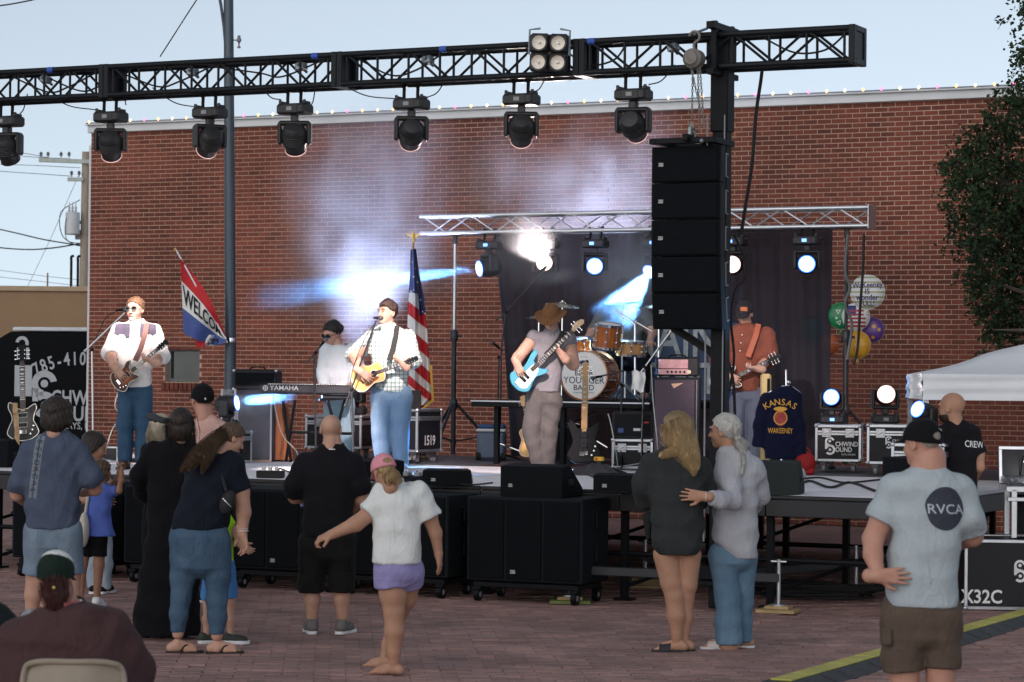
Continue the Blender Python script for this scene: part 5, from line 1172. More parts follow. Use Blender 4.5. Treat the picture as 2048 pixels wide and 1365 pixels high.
t = thing('water_bottle', 'clear plastic water bottle standing on the stage at the left edge', 'bottle', onstage(9, 925)); b = MB(); b.lathe([(.028, 0), (.033, .01), (.033, .14), (.030, .16), (.014, .19), (.013, .2)], 16); b.build('bottle', mat('clear_pet', (.7, .78, .85), .1, 0, 0, alpha=.35), t); b = MB(); b.lathe([(.0335, .06), (.0335, .11)], 16, caps=False); b.build('label', mat('blue_label', (.12, .25, .5), .5), t); b = MB(); b.lathe([(.015, .2), (.015, .22), (.0, .221)], 12); b.build('cap', M_WHITE, t)
for lab, x, y in (('open grey silver case lid on the deck at the far left', 38, 925), ('small silver rack case on the deck behind the girl in blue', 214, 925)):
    t = thing('rack_unit', lab, 'equipment rack', onstage(x, y), YAW + R(15)); b = MB(); b.box((0, .1, .09), (.28, .24, .17), .006); b.build('shell', M_CASE, t)
    b = MB()
    for (cx, cz, w_, h_) in ((0, .012, .28, .02), (0, .168, .28, .02)): b.box((cx, -.022, cz), (w_, .02, h_), .003)
    for sx in (-1, 1): b.box((sx * .13, -.022, .09), (.02, .02, .136), .003)
    b.build('rim', M_ALU, t)
t = thing('folding_chair_black', 'black padded folding chair behind the singer right leg', 'chair', onstage(808, 925) + NV * .2, YAW + .5); t.scale = (.5, .7, .95)
b = MB(); b.box((0, .0, .46), (.40, .38, .05), .015); b.build('seat', M_RUBBER, t); b = MB(); b.box((0, .19, .72), (.40, .04, .32), .015); b.build('backrest', M_RUBBER, t)
for sx in (-1, 1):
    for sy in (-1, 1): b = MB(); b.cyl((sx * .18, sy * .16, .44), (sx * .19, sy * .2, .0), .012, n=8); b.build('leg', M_BLACK, t)
# right end: jacket, balloons, caps, tent, console
jp = onstage(1560, 955); jd = (jp - Vector((0, 0, CAMZ))).length - .1
js = thing('coat_stand', 'slim chrome stand carrying the navy jacket', 'stand', Vector((jp.x, jp.y, DECK)))
J_ = lambda x, y, dd=0: pix(x, y, jd + dd) - Vector((jp.x, jp.y, DECK))
b = MB(); b.tube([(0, 0, .02), J_(1573, 800), J_(1572, 740)], .011, 8); b.build('upright', M_CHROME, js)
for k in range(3): b = MB(); b.cyl((0, 0, .09), (.22 * math.cos(k * 2.1), .22 * math.sin(k * 2.1), .01), .009, n=6); b.build('foot', M_CHROME, js)
b = MB(); b.tube(curve([J_(1530, 790), J_(1573, 772), J_(1600, 786)], 5), .012, 6); b.ball(J_(1577, 765), .022); b.build('hanger', M_CHROME, js)
t = thing('small_upright_case', 'slim mustard coloured case standing behind the navy jacket', 'case', Vector((*pix(1533, 800, jd + .5).xy, DECK))); zc_ = pix(1533, 748, jd + .5).z - DECK; b = MB(); b.box((0, .1, zc_ / 2), (.10, .2, zc_), .02); b.build('shell', mat('mustard_shell', (.46, .36, .16), .5), t); b = MB(); b.box((.02, -.005, zc_ - .17), (.03, .01, .24), .008); b.build('slot', M_BLACK, t)
M_BAL = [mat('balloon_cream_stripe', (.72, .70, .60), .35, 0, 0), mat('balloon_green', (.02, .22, .08), .3, 0, .2, 8), mat('balloon_purple', (.12, .05, .26), .3, 0, .2, 8), mat('balloon_yellow', (.62, .32, .03), .3, 0, .2, 8), mat('balloon_teal', (.04, .22, .24), .3, 0, .2, 8), mat('balloon_flag', (.7, .7, .7), .35, 0, 0), mat('balloon_orange', (.5, .12, .03), .3)]
nt = M_BAL[0].node_tree; wv_ = nt.nodes.new('ShaderNodeTexWave'); wv_.bands_direction = 'Z'; wv_.inputs['Scale'].default_value = 5.5; tcn = nt.nodes.new('ShaderNodeTexCoord'); rpn = nt.nodes.new('ShaderNodeValToRGB'); rpn.color_ramp.interpolation = 'CONSTANT'; rpn.color_ramp.elements[0].color = (.42, .40, .20, 1); rpn.color_ramp.elements[1].color = (.78, .80, .80, 1); rpn.color_ramp.elements[1].position = .25
nt.links.new(tcn.outputs['Object'], wv_.inputs[0]); nt.links.new(wv_.outputs[0], rpn.inputs[0]); nt.links.new(rpn.outputs[0], nt.nodes['Principled BSDF'].inputs['Base Color'])
BD = 29.7
bk = pix(1712, 700, BD)
def balloon(label, x, y, r_px, m, dd=0.0, flat=.42, texts=None):
    p = pix(x, y, BD + dd); r = r_px / (FPX / BD); t = thing('foil_balloon', label, 'balloon', p, R(-10), 'foil balloons tied at the stand')
    b = MB(); b.ball((0, 0, 0), (r, r * flat, r), 28, 16); fo = b.build('foil', m, t)
    k = 40; rim = [(r * (1.012 + .006 * math.sin(7 * a)) * math.cos(a), 0, r * (1.012) * math.sin(a)) for a in np.linspace(0, 2 * math.pi, k + 1)[:-1]]
    b = MB(); b.tube(rim, .005, 5, closed=True); b.build('seam', m, t)
    b = MB(); b.lathe([(.008, -.03), (.03, -.045), (.02, -.05), (.006, 0)], 8, (0, 0, -r - .005)); b.build('neck', m, t)
    b = MB(); q = bk - p; qq = Matrix.Rotation(R(10), 3, 'Z') @ q; b.tube(curve([(0, 0, -r - .03), (qq.x * .5 + .03, qq.y * .5, min(-r - .05, qq.z * .5)), qq], 5), .003, 5); b.build('ribbon', mat('white_ribbon', (.7, .7, .7), .5, var=0), t)
    if texts:
        for (sh_, m2) in texts:
            bb = MB()
            for v, fcs in sh_:
                v, fcs = fine(v, fcs, .03)
                pts = []
                for (xx, zz) in v:
                    s2 = max(0, 1 - (xx * xx + zz * zz) / (r * r)); pts.append((xx, -r * flat * math.sqrt(s2) - .004, zz))
                bb.add(pts, fcs)
            bb.build('printed_lettering', m2, t, smooth=False)
    return t
M_BINK = mat('purple_ink', (.05, .03, .16), .6, var=0)
rb_ = 33 / (FPX / BD)
balloon('round cream striped balloon with purple handwriting', 1735, 585, 34, M_BAL[0], -.05, texts=[([moved(text2d('WaKeeney', rb_ * .48, .018, .84), 0, rb_ * .42, .05), moved(text2d('IS', rb_ * .46, .018), 0, rb_ * .03), moved(text2d('wonder', rb_ * .48, .018, .88), 0, -rb_ * .33), moved(text2d('FULL!', rb_ * .42, .018, .88), 0, -rb_ * .70)], M_BINK)])
wht = mat('balloon_white_print', (.75, .75, .75), .5, var=0)
balloon('green balloon with white birthday print left of the stand', 1682, 632, 26, M_BAL[1], .1, texts=[([moved(ring2d(.02, .035, 3, 0, 0, .5, 6.8), -.03, .05), moved(ring2d(.02, .035, 3, 0, 0, .2, 6.5), .04, .0), moved(disc2d(.02, 3), -.05, -.03), moved(ring2d(.02, .035, 3, 0, 0, .9, 7.2), -.02, -.08)], wht)])
st_ = [moved(disc2d(.007, 5), -.09 + .028 * i, .10 - .026 * j) for i in range(4) for j in range(4)]
rf_ = 26 / (FPX / BD)
balloon('balloon printed with red and white stripes and blue canton', 1712, 634, 27, M_BAL[5], .0, texts=[([moved(rect2d(rf_ * 1.5 if j < 3 else rf_ * 1.2, .022), 0, -.11 + .045 * j) for j in range(5)], mat('flag_red', (.42, .02, .03), .5, var=0)), ([rect2d(.115, .12, -.055, .07)], mat('flag_blue', (.02, .035, .16), .5, var=0))])
balloon('purple balloon with orange dots right of the stand', 1743, 660, 25, M_BAL[2], .12, texts=[([moved(disc2d(.025, 12), .03, .04), moved(disc2d(.02, 12), -.06, .08), moved(disc2d(.02, 12), .09, .0), moved(disc2d(.02, 12), .02, -.09)], M_BAL[3])])
balloon('yellow balloon low on the stand', 1714, 690, 27, M_BAL[3], -.1, flat=.5, texts=[([moved(rect2d(.05, .008), .0, .04), moved(rect2d(.07, .008), .0, -.0), moved(rect2d(.008, .05), -.03, -.05), moved(rect2d(.008, .05), .02, -.05)], M_BRONZE)])
balloon('teal balloon dimly seen through the black backdrop', 1625, 660, 24, M_BAL[4], 3.2)
balloon('orange balloon dimly seen through the black backdrop', 1655, 690, 24, M_BAL[6], 3.2)
b = MB(); P = curve([pix(x, y, 29.2) for x, y in ((1728, 470), (1726, 540), (1720, 620), (1716, 690), (1708, 730))], 6); b.tube(P, .016, 7); tag(b.build('hanging_cable', M_RUBBER), 'black cable hanging in front of the cream balloon', 'cable')
b = MB(); P = curve([pix(x, y, 29.2) for x, y in ((1696, 470), (1690, 540), (1700, 575), (1690, 610), (1704, 650), (1694, 720))], 6); b.tube(P, .018, 7); tag(b.build('hanging_cable', mat('grey_cable', (.12, .12, .12), .6)), 'grey cable hanging down the right lighting stand', 'cable')
t = thing('red_bag', 'red fabric bag on the deck beside the navy jacket', 'bag', onstage(1612, 950)); b = MB(); b.ball((0, .05, .12), (.11, .1, .125), 18, 10); b.box((0, .05, .04), (.18, .16, .08), .02); b.build('fabric', mat('red_fabric', (.42, .015, .015), .7, 0, .2, 15, .4), t); b = MB(); b.tube(curve([(-.06, .05, .23), (0, .05, .29), (.06, .05, .23)], 5), .008, 6); b.build('handle', MATS['red_fabric'], t)
t = thing('trucker_cap', 'grey cap with red patch lying before the red bag', 'cap', onstage(1592, 958)); b = MB(); b.lathe([(.105, 0), (.103, .05), (.08, .10), (.04, .125), (0, .13)], 20, caps=False); b.build('crown', mat('light_grey_twill', (.42, .43, .46), .8), t)
b = MB(); b.grid(lambda u, v: ((u - .5) * .18, -.08 - .09 * v * (1 - (2 * u - 1) ** 2 * .4), .01 - .02 * v - .015 * (2 * u - 1) ** 2), 12, 4); b.build('brim', MATS['red_fabric'], t); b = MB(); b.M = Matrix.Translation((0, -.098, .05)) @ Matrix.Rotation(math.pi / 2, 4, 'X'); b.lathe([(.032, 0), (.03, .005), (0, .006)], 16); b.build('patch', MATS['red_sticker'], t)
# canopy tent
CD_ = 24.6
cp = pix(1846, 760, CD_); W2 = 3.0; tent = thing('canopy_tent', 'white pop-up canopy tent at the right edge', 'tent', Vector((cp.x, cp.y, 0)), R(-6))
ez = pix(1835, 748, CD_).z; vz = pix(1835, 800, CD_).z; tz_ = ez + (pix(2048, 694, CD_).z - ez) / .66
M_CANV = mat('white_canopy_canvas', (.78, .80, .83), .75, 0, .05, 2.5, .35, 14)
def canopy(u, v):
    x = u * W2; y = v * W2; m = 1 - max(abs(2 * u - 1), abs(2 * v - 1)); return (x, y, ez + (tz_ - ez) * (m ** .93) + .012 * math.sin(u * 31 + v * 7) * m - .03 * math.sin(math.pi * min(1, m * 2)) )
b = MB(); b.grid(canopy, 48, 48); b.build('roof', M_CANV, tent)
def skirt(c0_, c1_):
    def f_(u, v): p = Vector(c0_) * (1 - u) + Vector(c1_) * u; q = (Vector(c1_) - Vector(c0_)).normalized().cross(Vector((0, 0, 1))); return p + Vector((0, 0, ez - (ez - vz) * v)) + q * (.012 * math.sin(u * 21 + v * 2) * v + .01 * math.sin(v * 14 + u * 3) + .006)
    b = MB(); b.grid(f_, 60, 10); b.build('valance', M_CANV, tent)
skirt((0, 0, 0), (W2, 0, 0)); skirt((0, W2, 0), (0, 0, 0)); skirt((W2, 0, 0), (W2, W2, 0)); skirt((W2, W2, 0), (0, W2, 0))
M_WPOST = mat('white_steel_leg', (.62, .66, .70), .45)
for (x, y) in ((.03, .03), (W2 - .03, .03), (.03, W2 - .03), (W2 - .03, W2 - .03)):
    b = MB(); b.box((x, y, ez / 2 - .02), (.055, .055, ez - .04), .004); b.build('leg', M_WPOST, tent)
b = MB()
for (x0, y0, x1, y1) in ((0, 0, 1, 0), (0, 1, 1, 1), (0, 0, 0, 1), (1, 0, 1, 1)):
    for s_ in (0, 1): b.cyl((x0 * W2 * .98 + .03, y0 * W2 * .98 + .03, vz + .02 + (.14 if s_ else 0)), (x1 * W2 * .98 + .03, y1 * W2 * .98 + .03, vz + .02 + (0 if s_ else .14)), .012, n=6)
b.build('scissor_truss', M_WPOST, tent)
# console stack
gp = ground(2000, 1222); gd = (gp - Vector((0, 0, CAMZ))).length
c_ = case('big black console case stencilled X32C on the ground', gp + Vector((.30, .42, 0)), 1.15, .75, .62, R(-4), .30, ('X32C', .165, .11), False, 0, lid=0, logo_z=.55, num_x=-.42)
con = thing('mixing_console', 'open console case with a lit desk on its aluminium frame', 'mixing console', gp + Vector((.68, .46, .625)), R(-4))
zt2 = pix(2000, 972, gd + .4).z - .625
b = MB()
for sx in (-1, -.1, .8):
    b.box((sx * .5, -.26, zt2 / 2), (.05, .04, zt2), .004)
    b.box((sx * .5, .26, zt2 / 2), (.05, .04, zt2), .004)
b.box((0, -.26, zt2), (1.14, .04, .05), .004); b.box((0, -.27, zt2 - .09), (1.12, .04, .035), .004); b.box((0, .26, zt2), (1.14, .04, .05), .004); b.build('frame', M_ALU, con)
b = MB(); b.box((0, .12, zt2 * .45), (.9, .2, zt2 * .8), .01); b.build('rack_gear', M_BLACK, con)
b = MB(); b.box((.0, .0, zt2 + .06), (1.10, .52, .04), .01, Matrix.Rotation(.10, 3, 'X')); dsk = b.build('desk', mat('console_top', (.10, .105, .115), .28, .5, .3, 25), con)
b = MB()
for i in range(16): b.box((-.5 + i * .062, -.08, zt2 + .083 - .008), (.018, .025, .02), .003, Matrix.Rotation(.10, 3, 'X'))
fd = b.build('faders', M_GREYPL, dsk); fd['kind'] = 'stuff'
b = MB(); b.box((0, .33, zt2 + .19), (1.14, .05, .32), .01, Matrix.Rotation(-.18, 3, 'X')); ld_ = b.build('open_lid', M_CASE, con)
b = MB(); R18 = Matrix.Rotation(-.18, 3, 'X')
for (cx, cz, w_, h_) in ((0, .16, 1.14, .03), (0, -.15, 1.14, .03)): b.box(Vector((0, .30, zt2 + .19)) + R18 @ Vector((cx, 0, cz)), (w_, .03, h_), .003, R18)
for sx in (-1, 1): b.box(Vector((sx * .555, .30, zt2 + .19)), (.03, .03, .29), .003, R18)
b.build('lid_trim', M_ALU, ld_)
b = MB(); b.tube(curve([(-.38, .25, zt2 + .1), (-.37, .2, zt2 + .26), (-.36, .1, zt2 + .28), (-.35, .02, zt2 + .25)], 6), .006, 6); gl = b.build('gooseneck', M_BLACK, con)
b = MB(); b.ball((-.35, .0, zt2 + .235), (.03, .02, .014), 12, 8); b.build('lamp_bulb', mat('console_lamp_glow', (1, 1, 1), .3, var=0, emit=(.9, .95, 1), es=14), gl)
pl_ = bpy.data.lights.new('console_lamp', 'POINT'); pl_.energy = 1.2; pl_.shadow_soft_size = .02; po = bpy.data.objects.new('console_lamp', pl_); col.objects.link(po); po.parent = gl; po.location = (-.35, -.01, zt2 + .21)
# cable ramp across the street
r0, r1 = ground(1560, 1378), ground(2100, 1222); dv = r1 - r0; n = 4; ra = math.atan2(dv.y, dv.x)
M_YEL = mat('worn_yellow_lid', (.50, .46, .10), .6, 0, .3, 6, .3)
M_RAMP = mat('grey_rubber_ramp', (.05, .053, .058), .75, 0, .3, 10, .4)
for i in range(n):
    p = r0 + dv * ((i + .5) / n); L_ = dv.length / n
    t = thing('cable_ramp', ('cable ramp section nearest the bottom frame edge', 'cable ramp section just left of the man with brown shorts', 'cable ramp section hidden behind the brown shorts', 'cable ramp section at the right frame edge')[i], 'cable ramp', p, ra, 'cable ramp sections')
    b = MB(); b.M = Matrix.Rotation(math.pi / 2, 4, 'Y') @ Matrix.Rotation(math.pi / 2, 4, 'Z'); b.prism([(-.22, 0), (-.08, .05), (.08, .05), (.22, 0)], L_ - .012, -L_ / 2 + .006, .002); b.build('body', M_RAMP, t)
    b = MB(); b.box((0, 0, .056), (L_ - .03, .15, .012), .004); b.build('lid', M_YEL, t)
    for k in range(5):
        for s_ in (-1, 1): b = MB(); b.box(((k - 2) * L_ / 5.3, s_ * .155, .027), (.02, .1, .012), .002, Matrix.Rotation(-s_ * .34, 3, 'X')); b.build('tread_rib', M_RAMP, t)
# heap of cables under the stage edge
for i, (x, y, sx_) in enumerate(((1640, 1198, 1.0), (1580, 1190, .6))):
    c = ground(x, y); b = MB()
    for k in range(9): a0 = random.uniform(0, 6); b.tube(curve([c + Vector((sx_ * .55 * math.cos(a0 + q * .9) + random.uniform(-.1, .1), .22 * math.sin(a0 + q * .9) + random.uniform(-.05, .05), .02 + .012 * k + random.uniform(0, .02))) for q in range(6)], 5), .012, 6)
    o = b.build('cable_heap', M_RUBBER); tag(o, ('heap of coiled black cables on the street by the stage legs', 'smaller tangle of black cable beside the pine pad')[i], 'cables', kind='stuff')
# flags
def cloth_from(rows, nu=24, fold=.05, seed=0, dep=30, wav=9.0):
    n = len(rows) - 1
    def f_(u, v):
        t = v * n; i = min(int(t), n - 1); t -= i; a, b_ = rows[i], rows[i + 1]
        xl = a[0] + (b_[0] - a[0]) * t; xr = a[1] + (b_[1] - a[1]) * t; y = a[2] + (b_[2] - a[2]) * t; yr = (a[3] + (b_[3] - a[3]) * t) if len(a) > 3 else y
        x = xl + (xr - xl) * u; yy = y + (yr - y) * u
        return pix(x, yy, dep + fold * math.sin(u * wav + seed + v * 2.2) + fold * .4 * math.sin(u * wav * 2.3 + v * 5))
    return f_
# national flag on its pole
FD = 30.6
fp = pix(830, 900, FD); fl = thing('flag_pole', 'tall staff with gilt eagle beside the acoustic singer', 'flagpole', Vector((fp.x, fp.y, DECK)))
FL = lambda x, y, dd=0: pix(x, y, FD + dd) - fl.location
b = MB(); b.tube([(0, 0, .02), FL(826, 484)], .014, 10); b.build('staff', mat('oak_staff', (.35, .2, .08), .4), fl); b = MB(); b.lathe([(.16, 0), (.15, .03), (.05, .06), (.03, .1)], 20); b.build('base', M_BRONZE, fl)
M_GILT = mat('gilt', (.70, .48, .14), .3, .8, .1, 20)
b = MB(); c = FL(827, 478); b.ball(c, (.022, .022, .03)); b.lathe([(.012, -.05), (.02, -.02), (.012, .0)], 10, c); b.ball(c + Vector((0, 0, .05)), (.02, .02, .035)); b.ball(c + Vector((-.01, -.01, .085)), .014)
for s_ in (-1, 1): b.grid(lambda u, v: c + Vector((s_ * (.01 + u * .08), 0, .04 + u * .03 - v * .035 * (1 - u * .6))), 6, 3)
b.build('eagle', M_GILT, fl)
M_FR, M_FW, M_FB = mat('flag_red_cloth', (.50, .02, .025), .8, 0, .12, 8, .3, 40), mat('flag_white_cloth', (.74, .74, .72), .8, 0, .06, 8, .3, 40), mat('flag_blue_cloth', (.015, .03, .14), .8, 0, .2, 8, .3, 40)
usf = thing('national_flag', 'draped red and white striped flag with gold fringe on the staff', 'flag', fl.location + Vector((0, 0, 0)))
rows_us = [(821, 832, 500, 498), (820, 838, 545, 545), (817, 848, 590, 596), (815, 854, 640, 652), (814, 858, 690, 710), (814, 862, 735, 765), (816, 864, 775, 800), (820, 842, 822, 818)]
fus = cloth_from(rows_us, fold=.07, dep=FD - .08, wav=10)
loc0 = usf.location
segs = [(0.0, .27, M_FB)] + [(.27 + i * .73 / 10, .27 + (i + 1) * .73 / 10, M_FW if i % 2 == 0 else M_FR) for i in range(10)]
for (v0, v1, m_) in segs:
    b = MB(); b.grid(lambda u, v: fus(u, v0 + (v1 - v0) * v + .05 * (u - .4) * (1 if v0 > .25 else 0)) - loc0, 26, 5); b.build('canton' if m_ is M_FB else 'stripe', m_, usf)
b = MB(); b.grid(lambda u, v: fus(.62 + .38 * u, .24 + .15 * v * (1 - u * .2)) - loc0 + Vector((0, -.012, 0)), 8, 6); b.build('canton', M_FB, usf)
stp = [(.3, .08), (.6, .12), (.4, .17), (.7, .2), (.35, .25), (.75, .3), (.85, .36)]
sm = MB();
for (u, v) in stp:
    c = fus(u, v) - loc0 + Vector((0, -.02, 0)); sm.add([c + Vector((.014 * (1 if k % 2 else .45) * math.sin(k * .628), 0, .014 * (1 if k % 2 else .45) * math.cos(k * .628))) for k in range(10)], [tuple(range(10))])
o = sm.build('stars', M_FW, usf, smooth=False); o['kind'] = 'stuff'
b = MB(); b.grid(lambda u, v: fus(1 + .0, .62 + .38 * u) - loc0 + Vector((-.005 + v * .03, -.012, -v * .012 + .004 * math.sin(u * 60))), 50, 2); b.grid(lambda u, v: fus(u, 1.0 + .05 * (u - .4)) - loc0 + Vector((.0, -.012, -v * .03)), 20, 2); b.grid(lambda u, v: fus(.3 + .06 * v, .55 + .12 * u) - loc0 + Vector((-.01, -.03, 0)), 8, 2); b.build('fringe', mat('gold_fringe', (.72, .42, .05), .6, 0, .3, 60), usf)
# welcome flag on the lamp post
WD = 33.0
ws = thing('flag_staff', 'white slanted flag staff clamped to the lamp post', 'flagpole', pix(455, 686, WD));
WS = lambda x, y, dd=0: pix(x, y, WD + dd) - ws.location
b = MB(); b.cyl((0, 0, 0), WS(352, 500), .011, n=8); b.build('staff', M_WHITE, ws); b = MB(); b.ball(WS(351, 499), .02, 8, 6); b.build('finial', M_GILT, ws)
wf = thing('welcome_flag', 'red white and blue flag with black capital letters on the lamp post', 'flag', pix(400, 620, WD))
def wfm(u, v):   # u along the staff from tip to clamp, v from staff edge outwards
    tip, low = Vector((361, 517)), Vector((453, 676)); a = tip + (low - tip) * u
    hang = Vector((6 + 18 * u, 150)) * (1 - u) ** .75 * v + Vector((-8, 2)) * v * u * (1 - u) * 2
    q = a + hang + Vector((8, -6)) * math.sin(math.pi * u) * (1 - v)
    return pix(q.x, q.y, WD - .05 + .07 * math.sin(u * 8 + v * 3) + .05 * v) - wf.location
for (v0, v1, m_) in ((0, .30, M_FR), (.30, .66, M_FW), (.66, 1.0, mat('flag_mid_blue', (.06, .10, .30), .8, 0, .15, 8, .3, 40))):
    b = MB(); b.grid(lambda u, v: wfm(u, v0 + (v1 - v0) * v), 40, 8); b.build('band', m_, wf)
tw, tf = fine(*text2d('WELCOME', 1.0, .02, .8), .12)
xs_ = [p[0] for p in tw]; x0_, x1_ = min(xs_), max(xs_)
b = MB(); b.add([wfm(.02 + .92 * (p[0] - x0_) / (x1_ - x0_), .48 - p[1] * .36) + Vector((0, -.015, 0)) for p in tw], tf); b.build('flag_lettering', mat('black_ink', (.008, .008, .01), .8, var=0), wf, smooth=False)
fd_ = cloth_from([(391, 450, 668, 672), (391, 447, 682, 684), (392, 444, 696, 690)], fold=.04, dep=WD + .06)
for (u0, u1, m_) in ((0, .36, M_FR), (.36, .84, M_FW), (.84, 1, MATS['flag_mid_blue'])):
    b = MB(); b.grid(lambda u, v: fd_(u0 + (u1 - u0) * u, v) - wf.location, 8, 6); b.build('folded_band', m_, wf)
tw, tf = text2d('E', .2, .006); flat_print('flag_lettering', [(tw, tf)], MATS['black_ink'], wf, fd_(.62, .5) - wf.location + Vector((0, -.05, 0)), (0, 0, -1), (1, 0, 0))
# people: distance-field bodies meshed with surface nets
F32 = np.float32
def nrm(v): v = np.asarray(v, float); return v / (np.linalg.norm(v) + 1e-12)
def sd_cone(P, a, b, ra, rb):
    a = np.asarray(a, F32); b = np.asarray(b, F32); ab_ = b - a; L = float(ab_ @ ab_) + 1e-9
    q = P - a; t = np.clip((q @ ab_) / L, 0, 1); d = q - t[:, None] * ab_
    return np.sqrt((d * d).sum(1)) - (ra + (rb - ra) * t)
def sd_ell(P, c, r, M=None):
    q = P - np.asarray(c, F32)
    if M is not None: q = q @ np.asarray(M, F32)
    r = np.asarray(r, F32); k0 = np.sqrt(((q / r) ** 2).sum(1)); k1 = np.sqrt(((q / (r * r)) ** 2).sum(1))
    return k0 * (k0 - 1) / (k1 + 1e-6)
def smin(a, b, k):
    h = np.clip(.5 + .5 * (b - a) / k, 0, 1); return b + (a - b) * h - k * h * (1 - h)
def sd_chain(P, pts, k=.02):
    d = None
    for (a, ra), (b, rb) in zip(pts[:-1], pts[1:]):
        e = sd_cone(P, a, b, ra, rb); d = e if d is None else smin(d, e, k)
    return d
def trunc(pts, frac):
    L = [np.linalg.norm(np.subtract(pts[i + 1][0], pts[i][0])) for i in range(len(pts) - 1)]; tot = sum(L) * frac; out = [pts[0]]
    for i, l in enumerate(L):
        if tot <= l:
            t = tot / l; out.append((np.asarray(pts[i][0]) * (1 - t) + np.asarray(pts[i + 1][0]) * t, pts[i][1] * (1 - t) + pts[i + 1][1] * t)); break
        tot -= l; out.append(pts[i + 1])
    return out
def sd_sleeve(P, pts, frac, extra, k=.02, flare=0.0):
    extra *= .75
    t = trunc(pts, frac); n = len(t)
    t = [(p, r + extra + flare * i / (n - 1)) for i, (p, r) in enumerate(t)]
    d = sd_chain(P, t, k); e = np.asarray(t[-1][0]); dr = nrm(e - np.asarray(t[-2][0]))
    # flat cut only near the cuff
    near = np.sqrt(((P - e.astype(F32)) ** 2).sum(1)) - t[-1][1] * 1.9
    cut = np.maximum((P - e.astype(F32)) @ dr.astype(F32), near * 0 - 1)
    return np.maximum(d, np.where(near < 0, cut, np.where((P - e.astype(F32)) @ dr.astype(F32) > 0, np.maximum(d, .001), d)))
def sd_loft(P, rows, n=2.5, k=1.0, grow=0.0, capk=0.0):
    r = np.asarray(sorted(rows, key=lambda q: q[0]), float); z = P[:, 2]
    cx = np.interp(z, r[:, 0], r[:, 1]); cy = np.interp(z, r[:, 0], r[:, 2]); w = np.interp(z, r[:, 0], r[:, 3]) * k + grow; dd = np.interp(z, r[:, 0], r[:, 4]) * k + grow
    x = np.abs(P[:, 0] - cx) / w; y = np.abs(P[:, 1] - cy) / dd
    rr = (x ** n + y ** n + 1e-9) ** (1 / n)
    s = (rr - 1) * np.minimum(w, dd) * .9
    return np.maximum(s, np.maximum(z - r[-1, 0] - grow, r[0, 0] - z)).astype(F32)
def wrinkle(P, amp, sc_=1.0, seed=0.0):
    x, y, z = P[:, 0] * sc_, P[:, 1] * sc_, P[:, 2] * sc_
    w = np.sin(7 * x + seed) + .8 * np.sin(6 * y + 2 * seed) + .7 * np.sin(5 * z + 1.3 * seed)
    a = (np.abs(np.sin(12 * z + 7 * x + 1.6 * w)) - .64) * 1.1 + (np.abs(np.sin(10 * x - 15 * z + 1.9 * w + 8 * y + seed)) - .64) * .9 + .35 * np.sin(34 * z + 9 * x + 2 * w)
    return (amp * 1.05 * a).astype(F32)
def surface(fn, lo, hi, h):
    lo = np.asarray(lo, float); hi = np.asarray(hi, float)
    n = np.maximum(4, np.ceil((hi - lo) / h).astype(int) + 1)
    ax = [lo[i] + h * np.arange(n[i]) for i in range(3)]
    G = np.stack(np.meshgrid(*ax, indexing='ij'), -1).reshape(-1, 3).astype(F32)
    V = np.empty(len(G), F32)
    for i in range(0, len(G), 200000): V[i:i + 200000] = fn(G[i:i + 200000])
    V = V.reshape(n)
    V[0] = V[-1] = 1; V[:, 0] = V[:, -1] = 1; V[:, :, 0] = V[:, :, -1] = 1
    S = V < 0
    c = [S[i:n[0] - 1 + i, j:n[1] - 1 + j, k:n[2] - 1 + k] for i in (0, 1) for j in (0, 1) for k in (0, 1)]
    cnt = sum(q.astype(np.int8) for q in c); act = (cnt > 0) & (cnt < 8)
    idx = np.argwhere(act); vid = -np.ones(act.shape, np.int64); vid[act] = np.arange(len(idx))
    if len(idx) == 0: return np.zeros((0, 3)), []
    corners = np.array([(i, j, k) for i in (0, 1) for j in (0, 1) for k in (0, 1)])
    cv = np.stack([V[idx[:, 0] + q[0], idx[:, 1] + q[1], idx[:, 2] + q[2]] for q in corners], 1)
    acc = np.zeros((len(idx), 3)); nn = np.zeros(len(idx))
    for a in range(8):
        for b in range(a + 1, 8):
            if np.abs(corners[a] - corners[b]).sum() != 1: continue
            m = (cv[:, a] < 0) != (cv[:, b] < 0)
            t = np.where(m, cv[:, a] / (cv[:, a] - cv[:, b] + 1e-12), 0)[:, None]
            acc += np.where(m[:, None], corners[a] + t * (corners[b] - corners[a]), 0); nn += m
    verts = lo + h * (idx + acc / nn[:, None])
    quads = []
    for axis in range(3):
        sl0 = [slice(1, -1)] * 3; sl1 = [slice(1, -1)] * 3; sl0[axis] = slice(0, -1); sl1[axis] = slice(1, None)
        A, B = S[tuple(sl0)], S[tuple(sl1)]
        e = np.argwhere(A != B); fl = A[A != B]
        off = np.ones(3, int); off[axis] = 0; e = e + off
        u, v = (axis + 1) % 3, (axis + 2) % 3
        def cell(du, dv):
            q = e.copy(); q[:, u] -= du; q[:, v] -= dv; return vid[q[:, 0], q[:, 1], q[:, 2]]
        Q = np.stack([cell(1, 1), cell(0, 1), cell(0, 0), cell(1, 0)], 1)
        Q[~fl] = Q[~fl][:, ::-1]; quads.append(Q)
    return verts, np.concatenate(quads)
def shell_obj(name, m, parent, parts):
    vs_ = []; fs = []; n = 0
    for v, q in parts:
        if len(v) == 0: continue
        vs_.append(v); fs.append(np.asarray(q) + n); n += len(v)
    v = np.concatenate(vs_); q = np.concatenate(fs)
    me = bpy.data.meshes.new(name); me.from_pydata(v.tolist(), [], q.tolist()); me.update()
    me.polygons.foreach_set('use_smooth', [True] * len(me.polygons)); me.materials.append(m)
    return link(name, me, parent)
